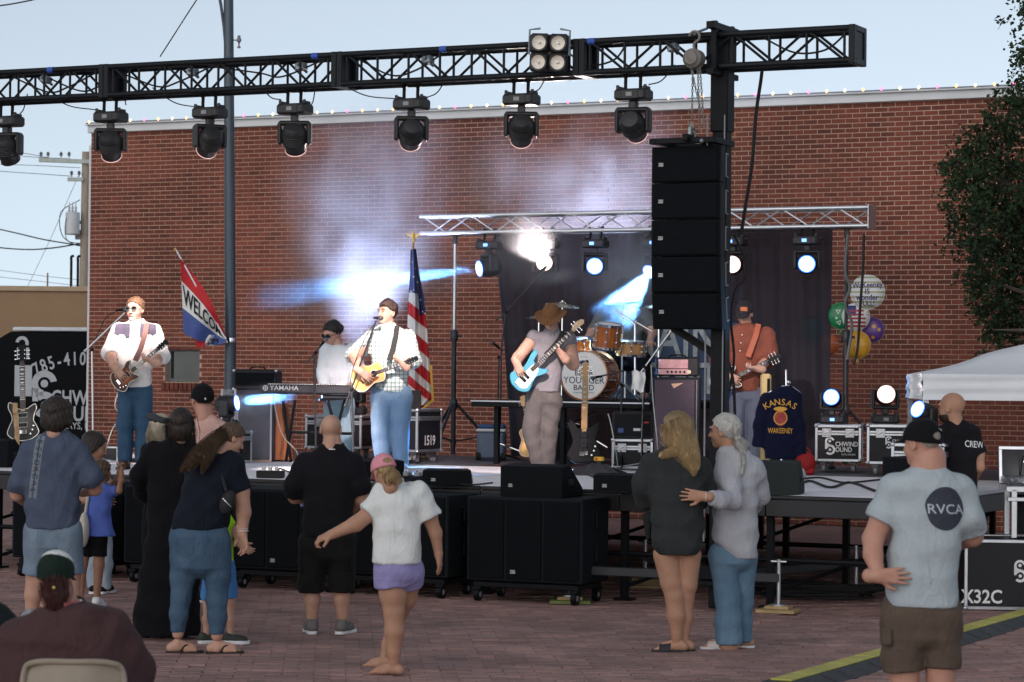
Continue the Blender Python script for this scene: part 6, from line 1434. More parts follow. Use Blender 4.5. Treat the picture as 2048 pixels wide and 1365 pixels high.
def drape(name, shapes, m, target, origin, U, V, L=.03, off=.004, depth=.6):
    me = target.data; bv = BVHTree.FromPolygons([v.co.copy() for v in me.vertices], [tuple(p.vertices) for p in me.polygons])
    U = Vector(U).normalized(); V = Vector(V).normalized(); N = U.cross(V).normalized(); b = MB()
    for v, fcs in shapes:
        v, fcs = fine(v, fcs, L); pts = []
        for (x, y) in v:
            o = Vector(origin) + U * x + V * y + N * depth; hit = bv.ray_cast(o, -N, depth * 2)
            pts.append((hit[0] if hit[0] is not None else Vector(origin) + U * x + V * y) + N * off)
        b.add(pts, fcs)
    o = b.build(name, m, target.parent, smooth=True); o['kind'] = 'stuff'; return o
# skin, hair, cloth materials
def skin(name, c, **k): return mat(name, c, .55, 0, .2, 11, .15, 120, spec=.35, sss=.12, c2=(c[0] * .86, c[1] * .78, c[2] * .76))
SK_A = skin('skin_fair', (.55, .33, .24)); SK_B = skin('skin_tan', (.47, .27, .18)); SK_C = skin('skin_brown', (.36, .20, .13)); SK_D = skin('skin_rosy', (.56, .31, .23))
def hairm(name, c, c2): return mat(name, c2, .45, 0, .5, 26, .8, 60, spec=.4, c2=c, stretch=(3.2, 3.2, .35))
H_DK = hairm('hair_dark_brown', (.012, .008, .006), (.035, .022, .016)); H_BR = hairm('hair_brown', (.05, .028, .015), (.13, .075, .04)); H_BL = hairm('hair_blonde', (.17, .10, .045), (.52, .36, .18)); H_GR = hairm('hair_grey', (.30, .29, .27), (.66, .65, .62)); H_LB = hairm('hair_sandy', (.08, .045, .022), (.17, .095, .05)); H_BK = hairm('hair_black', (.006, .005, .005), (.02, .016, .015)); H_AU = hairm('hair_auburn', (.04, .012, .010), (.10, .03, .022)); H_GB = hairm('hair_grey_blond', (.30, .25, .18), (.62, .55, .42))
def folds(m, sc_=13, dist=.022):
    nt = m.node_tree; b = [n for n in nt.nodes if n.type == 'BUMP'][0]; tc = [n for n in nt.nodes if n.type == 'TEX_COORD'][0]
    no = nt.nodes.new('ShaderNodeTexNoise'); no.inputs['Scale'].default_value = sc_; no.inputs['Detail'].default_value = 2.5; no.inputs['Distortion'].default_value = 1.4; mp = nt.nodes.new('ShaderNodeMapping'); mp.inputs['Rotation'].default_value = (.2, .5, .1); mp.inputs['Scale'].default_value = (1, 1, .38); nt.links.new(tc.outputs['Object'], mp.inputs[0]); nt.links.new(mp.outputs[0], no.inputs[0])
    b2 = nt.nodes.new('ShaderNodeBump'); b2.inputs['Strength'].default_value = .55; b2.inputs['Distance'].default_value = dist; nt.links.new(no.outputs[0], b2.inputs['Height']); nt.links.new(b2.outputs[0], b.inputs['Normal']); return m
def cloth(name, c, bump=.35, var=.12, **k): return MATS[name] if name in MATS else folds(mat(name, c, .85, 0, var, 9, bump, 55, spec=.12, sheen=.03, **k))
def denim(name, c, c2): return MATS[name] if name in MATS else folds(mat(name, c, .8, 0, .5, 5, .4, 90, spec=.2, c2=c2, stretch=(1, 1, .55)), 16, .015)
class Fig:
    def __init__(s, label, base, z=0.0, name='person', depth=None):
        s.p = ground(base[0], base[1], z); s.D = (s.p.y) if depth is None else depth
        r = ray(*base)
        s.D = (s.p - Vector((0, 0, CAMZ))).dot(CM @ Vector((0, 0, -1))) if depth is None else depth
        if depth is not None: s.p = pix(base[0], base[1], depth); s.p.z = z
        s.s = FPX / s.D; s.root = thing(name, label, 'person', s.p); s.skin_parts = []; s.np = np.array(s.p)
    def q(s, x, y, dd=0.0): return np.array(pix(x, y, s.D + dd)) - s.np
    def ch(s, pts): return [(s.q(t[0], t[1], t[3] if len(t) > 3 else 0.0), t[2] / s.s) for t in pts]
    def rows(s, rows, dd=0.0):
        out = []
        for r in rows:
            y, xl, xr, d = r[:4]; o = r[4] if len(r) > 4 else dd
            a = s.q(xl, y, o); b = s.q(xr, y, o); out.append((float(a[2] + b[2]) / 2, float(a[0] + b[0]) / 2, float(a[1] + b[1]) / 2, float(b[0] - a[0]) / 2 * .93, d * .95))
        return out
    def bounds(s, sets, pad=.03):
        P = np.concatenate(sets); return P.min(0) - pad, P.max(0) + pad
    def mesh(s, name, m, fn, lo, hi, h): return shell_obj(name, m, s.root, [surface(fn, lo, hi, h)])
    # clothing
    def top(s, m, rows, arms=(), name='shirt', amp=.006, seed=1.0, h=.012, n=2.5, k=.035, grow=0.0, extra=None, wsc=1.0, sleeve_m=None):
        R_ = s.rows(rows); A = [(s.ch(a['pts']), a) for a in arms if a.get('sleeve')]
        zs = [r[0] for r in R_]
        pts = [np.array([[r[1] - r[3], r[2] - r[4], r[0]], [r[1] + r[3], r[2] + r[4], r[0]]]) for r in R_]
        for c, a in A:
            for p, r in trunc(c, a['sleeve'][0]): rr = r + a['sleeve'][1] / s.s; pts.append(np.array([p - rr, p + rr]))
        def fn(P):
            d = sd_loft(P, R_, n, 1, grow)
            for c, a in A: d = smin(d, sd_sleeve(P, c, a['sleeve'][0], a['sleeve'][1] / s.s, .03, (a['sleeve'][2] / s.s if len(a['sleeve']) > 2 else 0)), k)
            if extra is not None: d = extra(P, d)
            return d + wrinkle(P + s.off(), amp, wsc, seed)
        lo, hi = s.bounds(pts, .035); o = s.mesh(name, m, fn, lo, hi, h)
        if name == 'shirt':
            z, cx, cy, w, d = R_[0]; b = MB(); b.tube([(cx + w * .96 * math.cos(a), cy + d * .96 * math.sin(a), z + .004 + .012 * math.sin(a) * (1 if cy else 1)) for a in np.linspace(0, 2 * math.pi, 33)[:-1]], .0065, 6, closed=True); b.build('neckband', m, o)
        return o
    def off(s): return np.array([s.p.x * 1.3, s.p.y * .7, 0], F32)
    def bottoms(s, m, seat, legs, name='trousers', amp=.005, seed=2.0, h=.012, k=.03, n=2.4, extra=None, wsc=1.0):
        R_ = s.rows(seat); A = [(s.ch(a['pts']), a) for a in legs]; z_, cx_, cy_, w_, d_ = R_[-1]; R_ += [(z_ - .04, cx_, cy_, w_ * .8, d_ * .75), (z_ - .08, cx_, cy_, w_ * .35, d_ * .4)]
        pts = [np.array([[r[1] - r[3], r[2] - r[4], r[0]], [r[1] + r[3], r[2] + r[4], r[0]]]) for r in R_]
        for c, a in A:
            for p, r in trunc(c, a['pant'][0]): rr = r + (a['pant'][1] + (a['pant'][2] if len(a['pant']) > 2 else 0)) / s.s; pts.append(np.array([p - rr, p + rr]))
        def fn(P):
            d = None
            for c, a in A:
                e = sd_sleeve(P, c, a['pant'][0], a['pant'][1] / s.s, .03, (a['pant'][2] / s.s if len(a['pant']) > 2 else 0)); d = e if d is None else smin(d, e, .012)
            d = smin(d, sd_loft(P, R_, n), k)
            if extra is not None: d = extra(P, d)
            return d + wrinkle(P + s.off(), amp * .85, wsc, seed)
        lo, hi = s.bounds(pts, .035); return s.mesh(name, m, fn, lo, hi, h)
    # bare body
    def body(s, m, rows, arms, legs, neck, h=.011, feet=(), hands=True):
        R_ = s.rows(rows); A = [s.ch(a['pts']) for a in arms]; Lg = [s.ch(a['pts']) for a in legs]; Nk = s.ch(neck)
        R2 = [(z, cx, cy, w * .84, d * .8) for (z, cx, cy, w, d) in R_]
        pts = [np.array([[r[1] - r[3], r[2] - r[4], r[0]], [r[1] + r[3], r[2] + r[4], r[0]]]) for r in R2]
        for c in A + Lg + [Nk]:
            for p, r in c: pts.append(np.array([p - r, p + r]))
        def fn(P):
            d = sd_loft(P, R2)
            for c in A: d = smin(d, sd_chain(P, c, .02), .02)
            for c in Lg: d = smin(d, sd_chain(P, c, .02), .012)
            return smin(d, sd_chain(P, Nk), .02)
        lo, hi = s.bounds(pts, .03); s.skin_parts.append(surface(fn, lo, hi, h)); s.skin_m = m
        if hands:
            for a, c in zip(arms, A):
                if a.get('hand'): s.hand(c, **a['hand'])
        for f_ in feet: s.foot(**f_)
    def hand(s, arm, dir=None, nrm_=(0, -1, 0), side=1, curl=.35, k=1.0, spread=.12, thumb=.3, to=None):
        W = arm[-1][0]; D = nrm(dir if dir is not None else np.subtract(arm[-1][0], arm[-2][0])); N = np.asarray(nrm_, float); N = nrm(N - D * (N @ D)); S_ = np.cross(D, N) * side
        T = lambda d, x, n: W + (D * d + S_ * x + N * n) * k
        wr = arm[-1][1]
        prims = []; kn = [(.088, .032), (.094, .011), (.090, -.011), (.080, -.031)]; LEN = (.066, .074, .069, .054)
        cs = curl if isinstance(curl, (list, tuple)) else [curl] * 4
        for (d, x), L, c_, i in zip(kn, LEN, cs, range(4)):
            base = T(d, x, 0); prims.append((T(-.005, x * .45, 0), base, wr * .62, .0125 * k, .018))
            a = c_ * .6; p = base; r0 = .0088 * k
            for j, fr in enumerate((.45, .31, .24)):
                dv = (D * math.cos(a) + N * math.sin(a)) + S_ * (x * spread * 36); q = p + nrm(dv) * L * fr * k; prims.append((p, q, r0, r0 * .9, .004)); p = q; r0 *= .9; a += c_
        b0 = T(.02, .024, .004); t1 = b0 + nrm(D * .62 + S_ * .72 + N * thumb) * .048 * k; t2 = t1 + nrm(D * .85 + S_ * .35 + N * (thumb + .2)) * .032 * k
        prims += [(b0, t1, .0145 * k, .0115 * k, .014), (t1, t2, .0115 * k, .0095 * k, .004)]
        fa = W - D * .05
        def fn(P):
            d = sd_cone(P, fa, W, wr * 1.12, wr)
            for (a, b, ra, rb, kk) in prims: d = smin(d, sd_cone(P, a, b, ra, rb), kk)
            return d
        pts = np.array([fa - wr, fa + wr] + [q for p_ in prims for q in (p_[0] - .02, p_[0] + .02, p_[1] - .02, p_[1] + .02)])
        s.skin_parts.append(surface(fn, pts.min(0) - .01, pts.max(0) + .01, .0042)); s.last_hand = (W, D, N, S_)
    def foot(s, ankle, toe, k=1.0, r=None, lift=0.0):
        A = s.q(*ankle); a = R(toe); f_ = np.array([math.sin(a), math.cos(a), 0]); r_ = np.array([f_[1], -f_[0], 0]); G = np.array([A[0], A[1], lift])
        T = lambda fw, sd, up: G + (f_ * fw + r_ * sd + np.array([0, 0, up])) * k
        pr = [(T(-.045, 0, .035), T(.10, 0, .033), .033 * k, .030 * k, .02), (T(.0, 0, .07), T(.12, .0, .03), .030 * k, .026 * k, .02), (A + np.array([0, 0, .02]), T(-.02, 0, .05), (r or 10) / s.s, .033 * k, .02), (T(.06, -.022, .024), T(.135, -.026, .02), .024 * k, .02 * k, .01), (T(.06, .022, .024), T(.125, .03, .018), .024 * k, .016 * k, .01)]
        for i, x in enumerate((-.032, -.013, .004, .02, .034)): pr.append((T(.13, x, .016), T(.165 - .012 * abs(i), x * 1.1, .012), .012 * k, (.0115 if i == 0 else .009) * k, .004))
        def fn(P):
            d = None
            for (a_, b_, ra, rb, kk) in pr: e = sd_cone(P, a_, b_, ra, rb); d = e if d is None else smin(d, e, kk)
            return np.maximum(d, (lift + .003) - P[:, 2])
        pts = np.array([q for p_ in pr for q in (p_[0] - .045, p_[0] + .045, p_[1] - .045, p_[1] + .045)]); s.skin_parts.append(surface(fn, pts.min(0), pts.max(0), .007))
        return G, f_, r_
    def sole_outline(s, k=1.0, w=1.0): return [(p[0], p[1]) for p in smooth_outline([(-.036 * w, -.06 * k, 0), (-.04 * w, .0, 0), (-.038 * w, .06 * k, 0), (-.05 * w, .13 * k, 0), (-.036 * w, .18 * k, 0), (0, .195 * k, 0), (.036 * w, .175 * k, 0), (.046 * w, .12 * k, 0), (.034 * w, .05 * k, 0), (.034 * w, -.03 * k, 0), (.02 * w, -.078 * k, 0), (-.02 * w, -.08 * k, 0)], 4)]
    def sandal(s, ankle, toe, m, strap='thong', k=1.0, ms=None):
        A = s.q(*ankle); G = Vector((A[0], A[1], 0)); T = Matrix.Translation(G) @ Matrix.Rotation(-R(toe), 4, 'Z')
        b = MB(); b.M = T; b.prism(s.sole_outline(k, 1.08), .018, -.006, .003); so = b.build('sandal', ms or m, s.root)
        b = MB(); b.M = T
        if strap == 'thong':
            for sx in (-1, 1): b.tube(curve([(sx * .042 * k, .02 * k, .012), (sx * .03 * k, .06 * k, .055 * k), (sx * .006, .118 * k, .035 * k)], 5), .007, 6)
        else: b.grid(lambda u, v: (.052 * k * math.cos(math.pi * u), (.05 + .085 * v) * k, .008 + (.066 - .02 * v) * k * math.sin(math.pi * u)), 14, 5)
        b.build('strap', m, so)
    def shoe(s, ankle, toe, m, msole, k=1.0, high=.0, m3=None):
        A = s.q(*ankle); a = R(toe); f_ = np.array([math.sin(a), math.cos(a), 0]); r_ = np.array([f_[1], -f_[0], 0]); G = np.array([A[0], A[1], 0])
        T = lambda fw, sd, up: G + (f_ * fw + r_ * sd + np.array([0, 0, up])) * k
        pr = [(T(-.05, 0, .05), T(.11, 0, .042), .041 * k, .042 * k, .03), (T(.05, -.01, .04), T(.14, -.012, .036), .043 * k, .036 * k, .03), (T(-.03, 0, .06), T(-.03, 0, .095 + high), .043 * k, .042 * k, .02), (T(-.02, 0, .085), T(.08, 0, .05), .035 * k, .03 * k, .02)]
        def fn(P):
            d = None
            for (a_, b_, ra, rb, kk) in pr: e = sd_cone(P, a_, b_, ra, rb); d = e if d is None else smin(d, e, kk)
            return np.maximum(np.maximum(d, .02 - P[:, 2]), P[:, 2] - (.115 + high) * k)
        pts = np.array([q for p_ in pr for q in (p_[0] - .05, p_[0] + .05, p_[1] - .05, p_[1] + .05)]); so = s.mesh('shoe', m, fn, pts.min(0), pts.max(0), .008)
        b = MB(); b.M = Matrix.Translation((A[0], A[1], 0)) @ Matrix.Rotation(-R(toe), 4, 'Z'); b.prism(s.sole_outline(k * 1.02, 1.12), .026, .0, .004); b.build('sole', msole, so)
        b = MB(); b.M = Matrix.Translation((A[0], A[1], 0)) @ Matrix.Rotation(-R(toe), 4, 'Z')
        for i in range(4): b.tube([(-.022 * k, (.03 + .022 * i) * k, (.098 - .008 * i) * k), (0, (.034 + .022 * i) * k, (.104 - .009 * i) * k), (.022 * k, (.03 + .022 * i) * k, (.098 - .008 * i) * k)], .004, 5)
        lc = b.build('laces', m3 or msole, so); lc['kind'] = 'stuff'
    # head
    def head(s, c, hp, yaw, pitch=0.0, roll=0.0, dd=0.0, m=None, wide=1.0, ears=True, closed=True, neck_to=None):
        y, p, r_ = R(yaw), R(pitch), R(roll); C = s.q(c[0], c[1], dd); k = hp / s.s / .235
        f0 = np.array([math.sin(y), math.cos(y), 0]); u0 = np.array([0, 0, 1.0]); f_ = f0 * math.cos(p) - u0 * math.sin(p); u_ = u0 * math.cos(p) + f0 * math.sin(p); rt = np.cross(f_, u_)
        rt, u_ = rt * math.cos(r_) + u_ * math.sin(r_), u_ * math.cos(r_) - rt * math.sin(r_)
        M = np.stack([rt, f_, u_], 1); s.hC, s.hM, s.hk = C, M, k
        def fn(P):
            q = ((P - C.astype(F32)) @ M.astype(F32)) / k
            q = q * np.array([1 / wide, 1, 1], F32); x = q.copy(); x[:, 0] = np.abs(x[:, 0])
            d = sd_ell(q, (0, -.012, .03), (.076, .097, .087)); d = smin(d, sd_ell(q, (0, .028, -.035), (.062, .066, .076)), .03)
            d = smin(d, sd_ell(q, (0, .066, -.092), (.028, .022, .02)), .03); d = smin(d, sd_ell(x, (.03, .045, -.03), (.03, .04, .03)), .02)
            d = smin(d, sd_ell(q, (0, .083, .032), (.05, .014, .011)), .02)
            d = -smin(-d, sd_ell(x, (.032, .105, .012), (.017, .018, .011)), .012)
            d = smin(d, sd_cone(q, (0, .088, .018), (0, .113, -.026), .009, .0125), .010); d = smin(d, sd_ell(x, (.012, .10, -.030), (.009, .010, .007)), .006)
            d = smin(d, sd_ell(q, (0, .092, -.056), (.024, .010, .0065)), .005); d = smin(d, sd_ell(q, (0, .090, -.068), (.02, .010, .007)), .005)
            if ears: d = smin(d, np.maximum(sd_ell(x, (.077, -.008, -.003), (.011, .022, .034)), -sd_ell(x, (.086, -.002, .0), (.006, .012, .02))), .006)
            d = smin(d, sd_cone(q, (0, -.02, -.05), (0, -.035, -.15), .052, .056), .02)
            return d * k
        e = .19 * k; s.skin_parts.append(surface(fn, C - e, C + e, .0065)); s.head_fn = fn
    def hp(s, x, y, z): return s.hC + s.hM @ (np.array([x, y, z]) * s.hk)
    def hq(s, P): return ((P - s.hC.astype(F32)) @ s.hM.astype(F32)) / s.hk
    def hair(s, m, kind='short', chains=(), amp=.003, h=.008, size=1.0, name='hair', seed=0.0, blendk=.03, only=False, st=0):
        Cs = [[(q, r * (.74 if st else 1)) for q, r in s.ch(c)] for c in chains]; k = s.hk
        if st and chains: s.strands(m, chains, st)
        def fn(P):
            q = s.hq(P); d = np.full(len(P), 1.0, F32)
            if not only:
                d = sd_ell(q, (0, -.016, .036), np.array([.083, .104, .094]) * size)
                hl = (q[:, 1] - .052) * .80 - (q[:, 2] - .052) * .6          # hairline slanting over the brow
                side = np.maximum(q[:, 1] - .018, -.0 - q[:, 2] + (.0 if kind == 'bob' else 0)) if kind != 'bob' else np.maximum(q[:, 1] - .045, .0 * q[:, 2] - 1)
                low = {'short': -.045, 'bob': -.16, 'crew': -.03, 'cap': -.06}[kind] - q[:, 2]
                temple = np.where(q[:, 2] < .03, q[:, 1] - (.012 if kind != 'bob' else .05), -1).astype(F32)
                d = np.maximum(np.maximum(np.maximum(d, hl), low), temple)
                if kind == 'bob': d = np.minimum(d, np.maximum(np.maximum(sd_ell(q, (0, -.03, -.03), (.088 * size, .085 * size, .13)), temple), hl))
                if kind == 'cap': d = np.maximum(d, q[:, 2] - .05)
                d = d * k
            for c in Cs: d = smin(d, sd_chain(P, c, .03), blendk)
            w = np.sin(150 * (P[:, 0] + .6 * P[:, 1]) + 14 * np.sin(7 * P[:, 2] + seed)) + .7 * np.sin(90 * (P[:, 1] - P[:, 0]) + 9 * np.sin(11 * P[:, 2]))
            return (d + amp * .6 * w + (.0035 * np.sin(60 * P[:, 0] + 3 * np.sin(40 * P[:, 2])) * np.sin(55 * P[:, 2] + 2 * np.sin(50 * P[:, 1])) if kind == 'short' else 0)).astype(F32)
        pts = [np.array([s.hC - .15 * k * size, s.hC + .15 * k * size])] if not only else []
        for c in Cs:
            for p, r in c: pts.append(np.array([p - r, p + r]))
        lo, hi = s.bounds(pts, .02); return s.mesh(name, m, fn, lo, hi, h)
    def strands(s, m, chains, n=140, r=.0017, seed=3):
        g = np.random.default_rng(seed); vs_ = []; fs = []
        for c in chains:
            C = s.ch(c); P = np.array(curve([Vector(q[0]) for q in C], 4)); Rr = np.interp(np.linspace(0, 1, len(P)), np.linspace(0, 1, len(C)), [q[1] for q in C]); m_ = len(P)
            T = np.gradient(P, axis=0); T /= np.linalg.norm(T, axis=1)[:, None] + 1e-9; A = np.cross(T, [0, 1, 0]); A /= np.linalg.norm(A, axis=1)[:, None] + 1e-9; B = np.cross(T, A)
            for i in range(int(n * 1.8)):
                a = g.uniform(0, 6.283); ro = math.sqrt(g.uniform(.35, 1.3)) * (1.0 if i % 9 else 1.3); tw = g.uniform(-.5, .5); ln = g.uniform(.72, 1.08); k0 = len(vs_); mm = max(3, int(m_ * min(1, ln)))
                for j in range(mm):
                    an = a + tw * j / m_ + .12 * math.sin(j * .9 + i); q = P[j] + (A[j] * math.cos(an) + B[j] * math.sin(an)) * Rr[j] * ro + g.normal(0, .0012, 3)
                    w = r * (1 - .75 * j / mm); vs_ += [q + A[j] * w, q - A[j] * w * .5 + B[j] * w, q - A[j] * w * .5 - B[j] * w]
                    if j: o = k0 + 3 * j; fs += [(o - 3, o - 2, o + 1, o), (o - 2, o - 1, o + 2, o + 1), (o - 1, o - 3, o, o + 2)]
        me = bpy.data.meshes.new('hair_strands'); me.from_pydata([tuple(v) for v in vs_], [], fs); me.materials.append(m); me.polygons.foreach_set('use_smooth', [True] * len(fs)); o = link('hair_strands', me, s.root); o['kind'] = 'stuff'
    def cap(s, m, m_brim=None, hole=False, brim=1.0, size=1.0, name='cap', h=.0065, mfront=None, low=.022):
        k = s.hk
        def crown(P):
            q = s.hq(P); pl = low - .012 + .22 * q[:, 1] - q[:, 2]
            d = np.maximum(sd_ell(q, (0, -.012, .034), np.array([.089, .109, .098]) * size), pl)
            band = np.maximum(np.maximum(sd_ell(q, (0, -.012, .034), np.array([.091, .111, .10]) * size), pl), -(pl + .02)); d = np.minimum(d, band)
            if hole: d = np.maximum(d, -sd_ell(q, (0, -.115, low + .006), (.036, .05, .021)))
            return d * k
        e = .15 * k; c = s.mesh(name, m, crown, s.hC - e, s.hC + e, h)
        if brim:
            def br(P):
                q = s.hq(P).copy(); q[:, 2] += 4.2 * q[:, 0] ** 2 + .22 * (q[:, 1] - .08)
                return np.maximum(sd_ell(q, (0, .085, low + .012), (.078, .088 * brim, .007)), .055 - q[:, 1]) * k
            b = shell_obj('brim', m_brim or m, s.root, [surface(br, s.hC - .22 * k, s.hC + .22 * k, .006)]); b.parent = c
        bt = MB(); bt.ball(tuple(s.hp(0, -.012, .133 * size)), .008 * k, 8, 6); bb = bt.build('button', m, s.root); bb.parent = c
        return c
    def glasses(s, m, mf=None, w=.026, h=.017):
        b = MB(); T = Matrix(np.column_stack([s.hM, s.hC]).tolist()).to_4x4(); T = Matrix([[*(s.hM[i] * s.hk), s.hC[i]] for i in range(3)] + [[0, 0, 0, 1]]); b.M = T
        for sx in (-1, 1):
            b.add([(sx * .034 + w * math.cos(a), .108 - .5 * (abs(sx * .034 + w * math.cos(a))) ** 2 * 8, .012 + h * math.sin(a)) for a in np.linspace(0, 2 * math.pi, 17)[:-1]], [tuple(range(16))])
            b.add([(sx * .034 + w * math.cos(a), .104 - .5 * (abs(sx * .034 + w * math.cos(a))) ** 2 * 8, .012 + h * math.sin(a)) for a in np.linspace(0, 2 * math.pi, 17)[:-1]], [tuple(range(16))[::-1]])
        g = b.build('sunglasses', m, s.root, smooth=False)
        b = MB(); b.M = T
        for sx in (-1, 1): b.tube([(sx * .058, .094, .016), (sx * .079, .05, .014), (sx * .082, -.02, .008)], .003, 6); b.tube([(sx * .034 + w * math.cos(a), .109 - 4 * (abs(sx * .034 + w * math.cos(a))) ** 2, .012 + h * math.sin(a)) for a in np.linspace(0, 2 * math.pi, 17)[:-1]], .0022, 5, closed=True)
        b.tube([(-.01, .109, .016), (0, .112, .018), (.01, .109, .016)], .0025, 6); o = b.build('frame', mf or m, s.root); o.parent = g
    def face(s, mb, ml=None, shut=False):
        T = Matrix([[*(s.hM[i] * s.hk), s.hC[i]] for i in range(3)] + [[0, 0, 0, 1]])
        for sx in (-1, 1):
            b = MB(); b.M = T; b.tube([(sx * .014, .100, .032), (sx * .032, .099, .037), (sx * .05, .086, .032)], .0045, 6); b.build('eyebrow', mb, s.root)
            b = MB(); b.M = T
            if shut: b.tube([(sx * .018, .094, .012), (sx * .032, .096, .009), (sx * .046, .088, .012)], .003, 5)
            else: b.ball((sx * .032, .088, .012), (.012, .010, .007), 10, 8)
            b.build('eyelid' if shut else 'eye', mb if shut else mat('eye_dark', (.05, .04, .035), .2, var=0), s.root)
        b = MB(); b.M = T; b.ball((0, .094, -.062), (.023, .010, .008 if not shut else .014), 12, 8); b.build('lips', ml or mat('lips', (.30, .10, .085), .5, var=0), s.root)
    def finish(s): return shell_obj('body', s.skin_m, s.root, s.skin_parts)
    def strap(s, pts, m, w=.06, name='strap', dd=-.155):
        P = curve([Vector(s.q(x, y, dd + (e if e else 0))) for (x, y, e) in pts], 6); b = MB(); n = len(P) - 1
        def f_(u, v):
            i = min(int(v * n), n); t = (P[min(i + 1, n)] - P[max(i - 1, 0)]).normalized(); sd = t.cross(Vector((0, -1, 0))).normalized(); return P[i] + sd * (u - .5) * w
        b.grid(f_, 3, n); return b.build(name, m, s.root)
# the audience
# man in blue-grey T-shirt
C_BG = cloth('blue_grey_jersey', (.075, .095, .145)); D_LT = denim('washed_denim', (.22, .29, .36), (.13, .18, .25))
p = Fig('man in a blue grey T-shirt and denim shorts seen from behind', (108, 1246))
arms = [dict(pts=[(58, 902, 17), (38, 965, 16), (34, 990, 13, .05), (60, 1010, 10, .27)], sleeve=(.52, 5, 2)), dict(pts=[(158, 905, 17), (184, 955, 17), (190, 978, 14, .08), (165, 985, 10, .3)], sleeve=(.44, 5, 2))]
legs = [dict(pts=[(78, 1065, 28), (74, 1145, 22), (66, 1190, 17), (62, 1236, 11)], pant=(.50, 5, 2)), dict(pts=[(134, 1065, 28), (140, 1145, 22), (143, 1190, 17), (143, 1232, 11)], pant=(.50, 5, 2))]
rows = [(862, 92, 138, .07), (872, 74, 152, .10), (885, 56, 168, .12), (905, 46, 172, .135), (950, 46, 166, .14), (1000, 46, 164, .145), (1057, 47, 162, .15)]
p.top(C_BG, rows, arms, amp=.006, seed=1.2); shirt = [q for q in p.root.children if q.name.startswith('shirt')][-1]
p.bottoms(D_LT, [(1048, 50, 160, .125), (1075, 49, 162, .135), (1095, 52, 160, .13)], legs, 'shorts')
p.body(SK_A, rows, arms, legs, [(114, 850, 17), (112, 872, 18)])
p.head((113, 830), 62, 12, 4, m=SK_A); p.hair(H_DK, 'bob', size=1.13, chains=[[(95, 815, 14, -.02), (92, 845, 12, -.02)], [(130, 815, 14, -.02), (135, 845, 11, -.02)], [(113, 810, 16, -.03), (113, 852, 16, -.05)]], amp=.004)
p.shoe((60, 1240), -20, M_GREYPL, M_WHITE); p.shoe((146, 1238), 15, M_GREYPL, M_WHITE); p.finish()
o_ = Vector(p.q(78, 932)); ang = .14; Uv = Vector((math.cos(ang), 0, -math.sin(ang) * -1)).normalized(); Uv = Vector((.985, 0, .13)); Vv = Vector((-.13, 0, .985)); Vv = Vector((.12, 0, .99)); Uv = Vector((.99, 0, -.12))
trk = []
for i in range(44):
    y = -.25 + i * .0116; trk += [moved(rect2d(.032, .0052), -.021, y, .5), moved(rect2d(.032, .0052), .021, y, -.5)]
drape('tyre_track_print', trk, mat('grey_print', (.30, .33, .36), .8, 0, .3, 60), shirt, o_, Uv, Vv, .05, .003)
drape('printed_lettering', [moved(text2d(ch, .062, .003, 1.0), 0, .20 - .056 * i, -math.pi / 2) for i, ch in enumerate('BSPOKCRL')], mat('dark_print', (.03, .04, .06), .8, var=0), shirt, o_, Uv, Vv, .05, .005)
# girl in blue and the dark-haired woman holding her
p = Fig('dark haired woman in jeans hugging the girl in blue', (196, 1188))
arms = [dict(pts=[(165, 950, 12), (160, 985, 11), (172, 1000, 9, -.5), (198, 1004, 7, -1.12)], hand=dict(dir=(1, -.15, -.05), nrm_=(0, .9, -.2), side=1, curl=.3, k=.9)), dict(pts=[(205, 945, 12, .05), (222, 985, 10, .05), (214, 1000, 8, -.1), (206, 1003, 7, -.15)])]
legs = [dict(pts=[(180, 1060, 20), (188, 1130, 15), (190, 1178, 10)], pant=(.98, 3, 3)), dict(pts=[(203, 1060, 20), (206, 1130, 15), (207, 1180, 10)], pant=(.98, 3, 3))]
rows = [(925, 172, 200, .06), (940, 155, 212, .1), (980, 152, 212, .11), (1040, 150, 214, .12), (1062, 152, 214, .12)]
p.top(cloth('dark_plum_top', (.05, .04, .05)), rows, [], seed=3); p.bottoms(denim('pale_jeans', (.42, .50, .56), (.30, .38, .45)), [(1056, 155, 212, .11), (1080, 158, 216, .115)], legs, 'jeans')
p.body(SK_B, rows, arms, legs, [(188, 912, 10), (186, 930, 11)]); p.head((189, 895), 54, 62, 18, m=SK_B); p.hair(H_DK, 'bob', size=1.1, chains=[[(182, 880, 17), (176, 905, 15), (172, 930, 10)]]); p.shoe((190, 1183), 10, M_BLACK, M_WHITE, .92); p.shoe((208, 1184), 20, M_BLACK, M_WHITE, .92); p.finish()
p = Fig('small girl in a blue T-shirt with raised hands and black shorts', (180, 1214))
arms = [dict(pts=[(216, 986, 8), (238, 982, 6.5, -.02), (243, 950, 4.8, -.02)], sleeve=(.34, 3, 2), hand=dict(dir=(-.05, 0, 1), nrm_=(-.8, -.3, 0), side=-1, curl=.7, k=.72)), dict(pts=[(184, 988, 8), (196, 985, 6.5, .14), (226, 968, 5, .14), (238, 948, 4.6, .06)], sleeve=(.2, 3), hand=dict(dir=(.1, -.1, 1), nrm_=(.7, -.3, 0), side=1, curl=.7, k=.72))]
legs = [dict(pts=[(176, 1080, 13), (165, 1130, 10), (161, 1200, 6)], pant=(.27, 3, 2)), dict(pts=[(200, 1080, 13), (198, 1130, 10.5), (193, 1202, 6.5)], pant=(.27, 3, 2))]
rows = [(966, 196, 214, .045), (974, 186, 222, .07), (990, 178, 226, .08), (1030, 171, 223, .09), (1072, 165, 232, .10)]
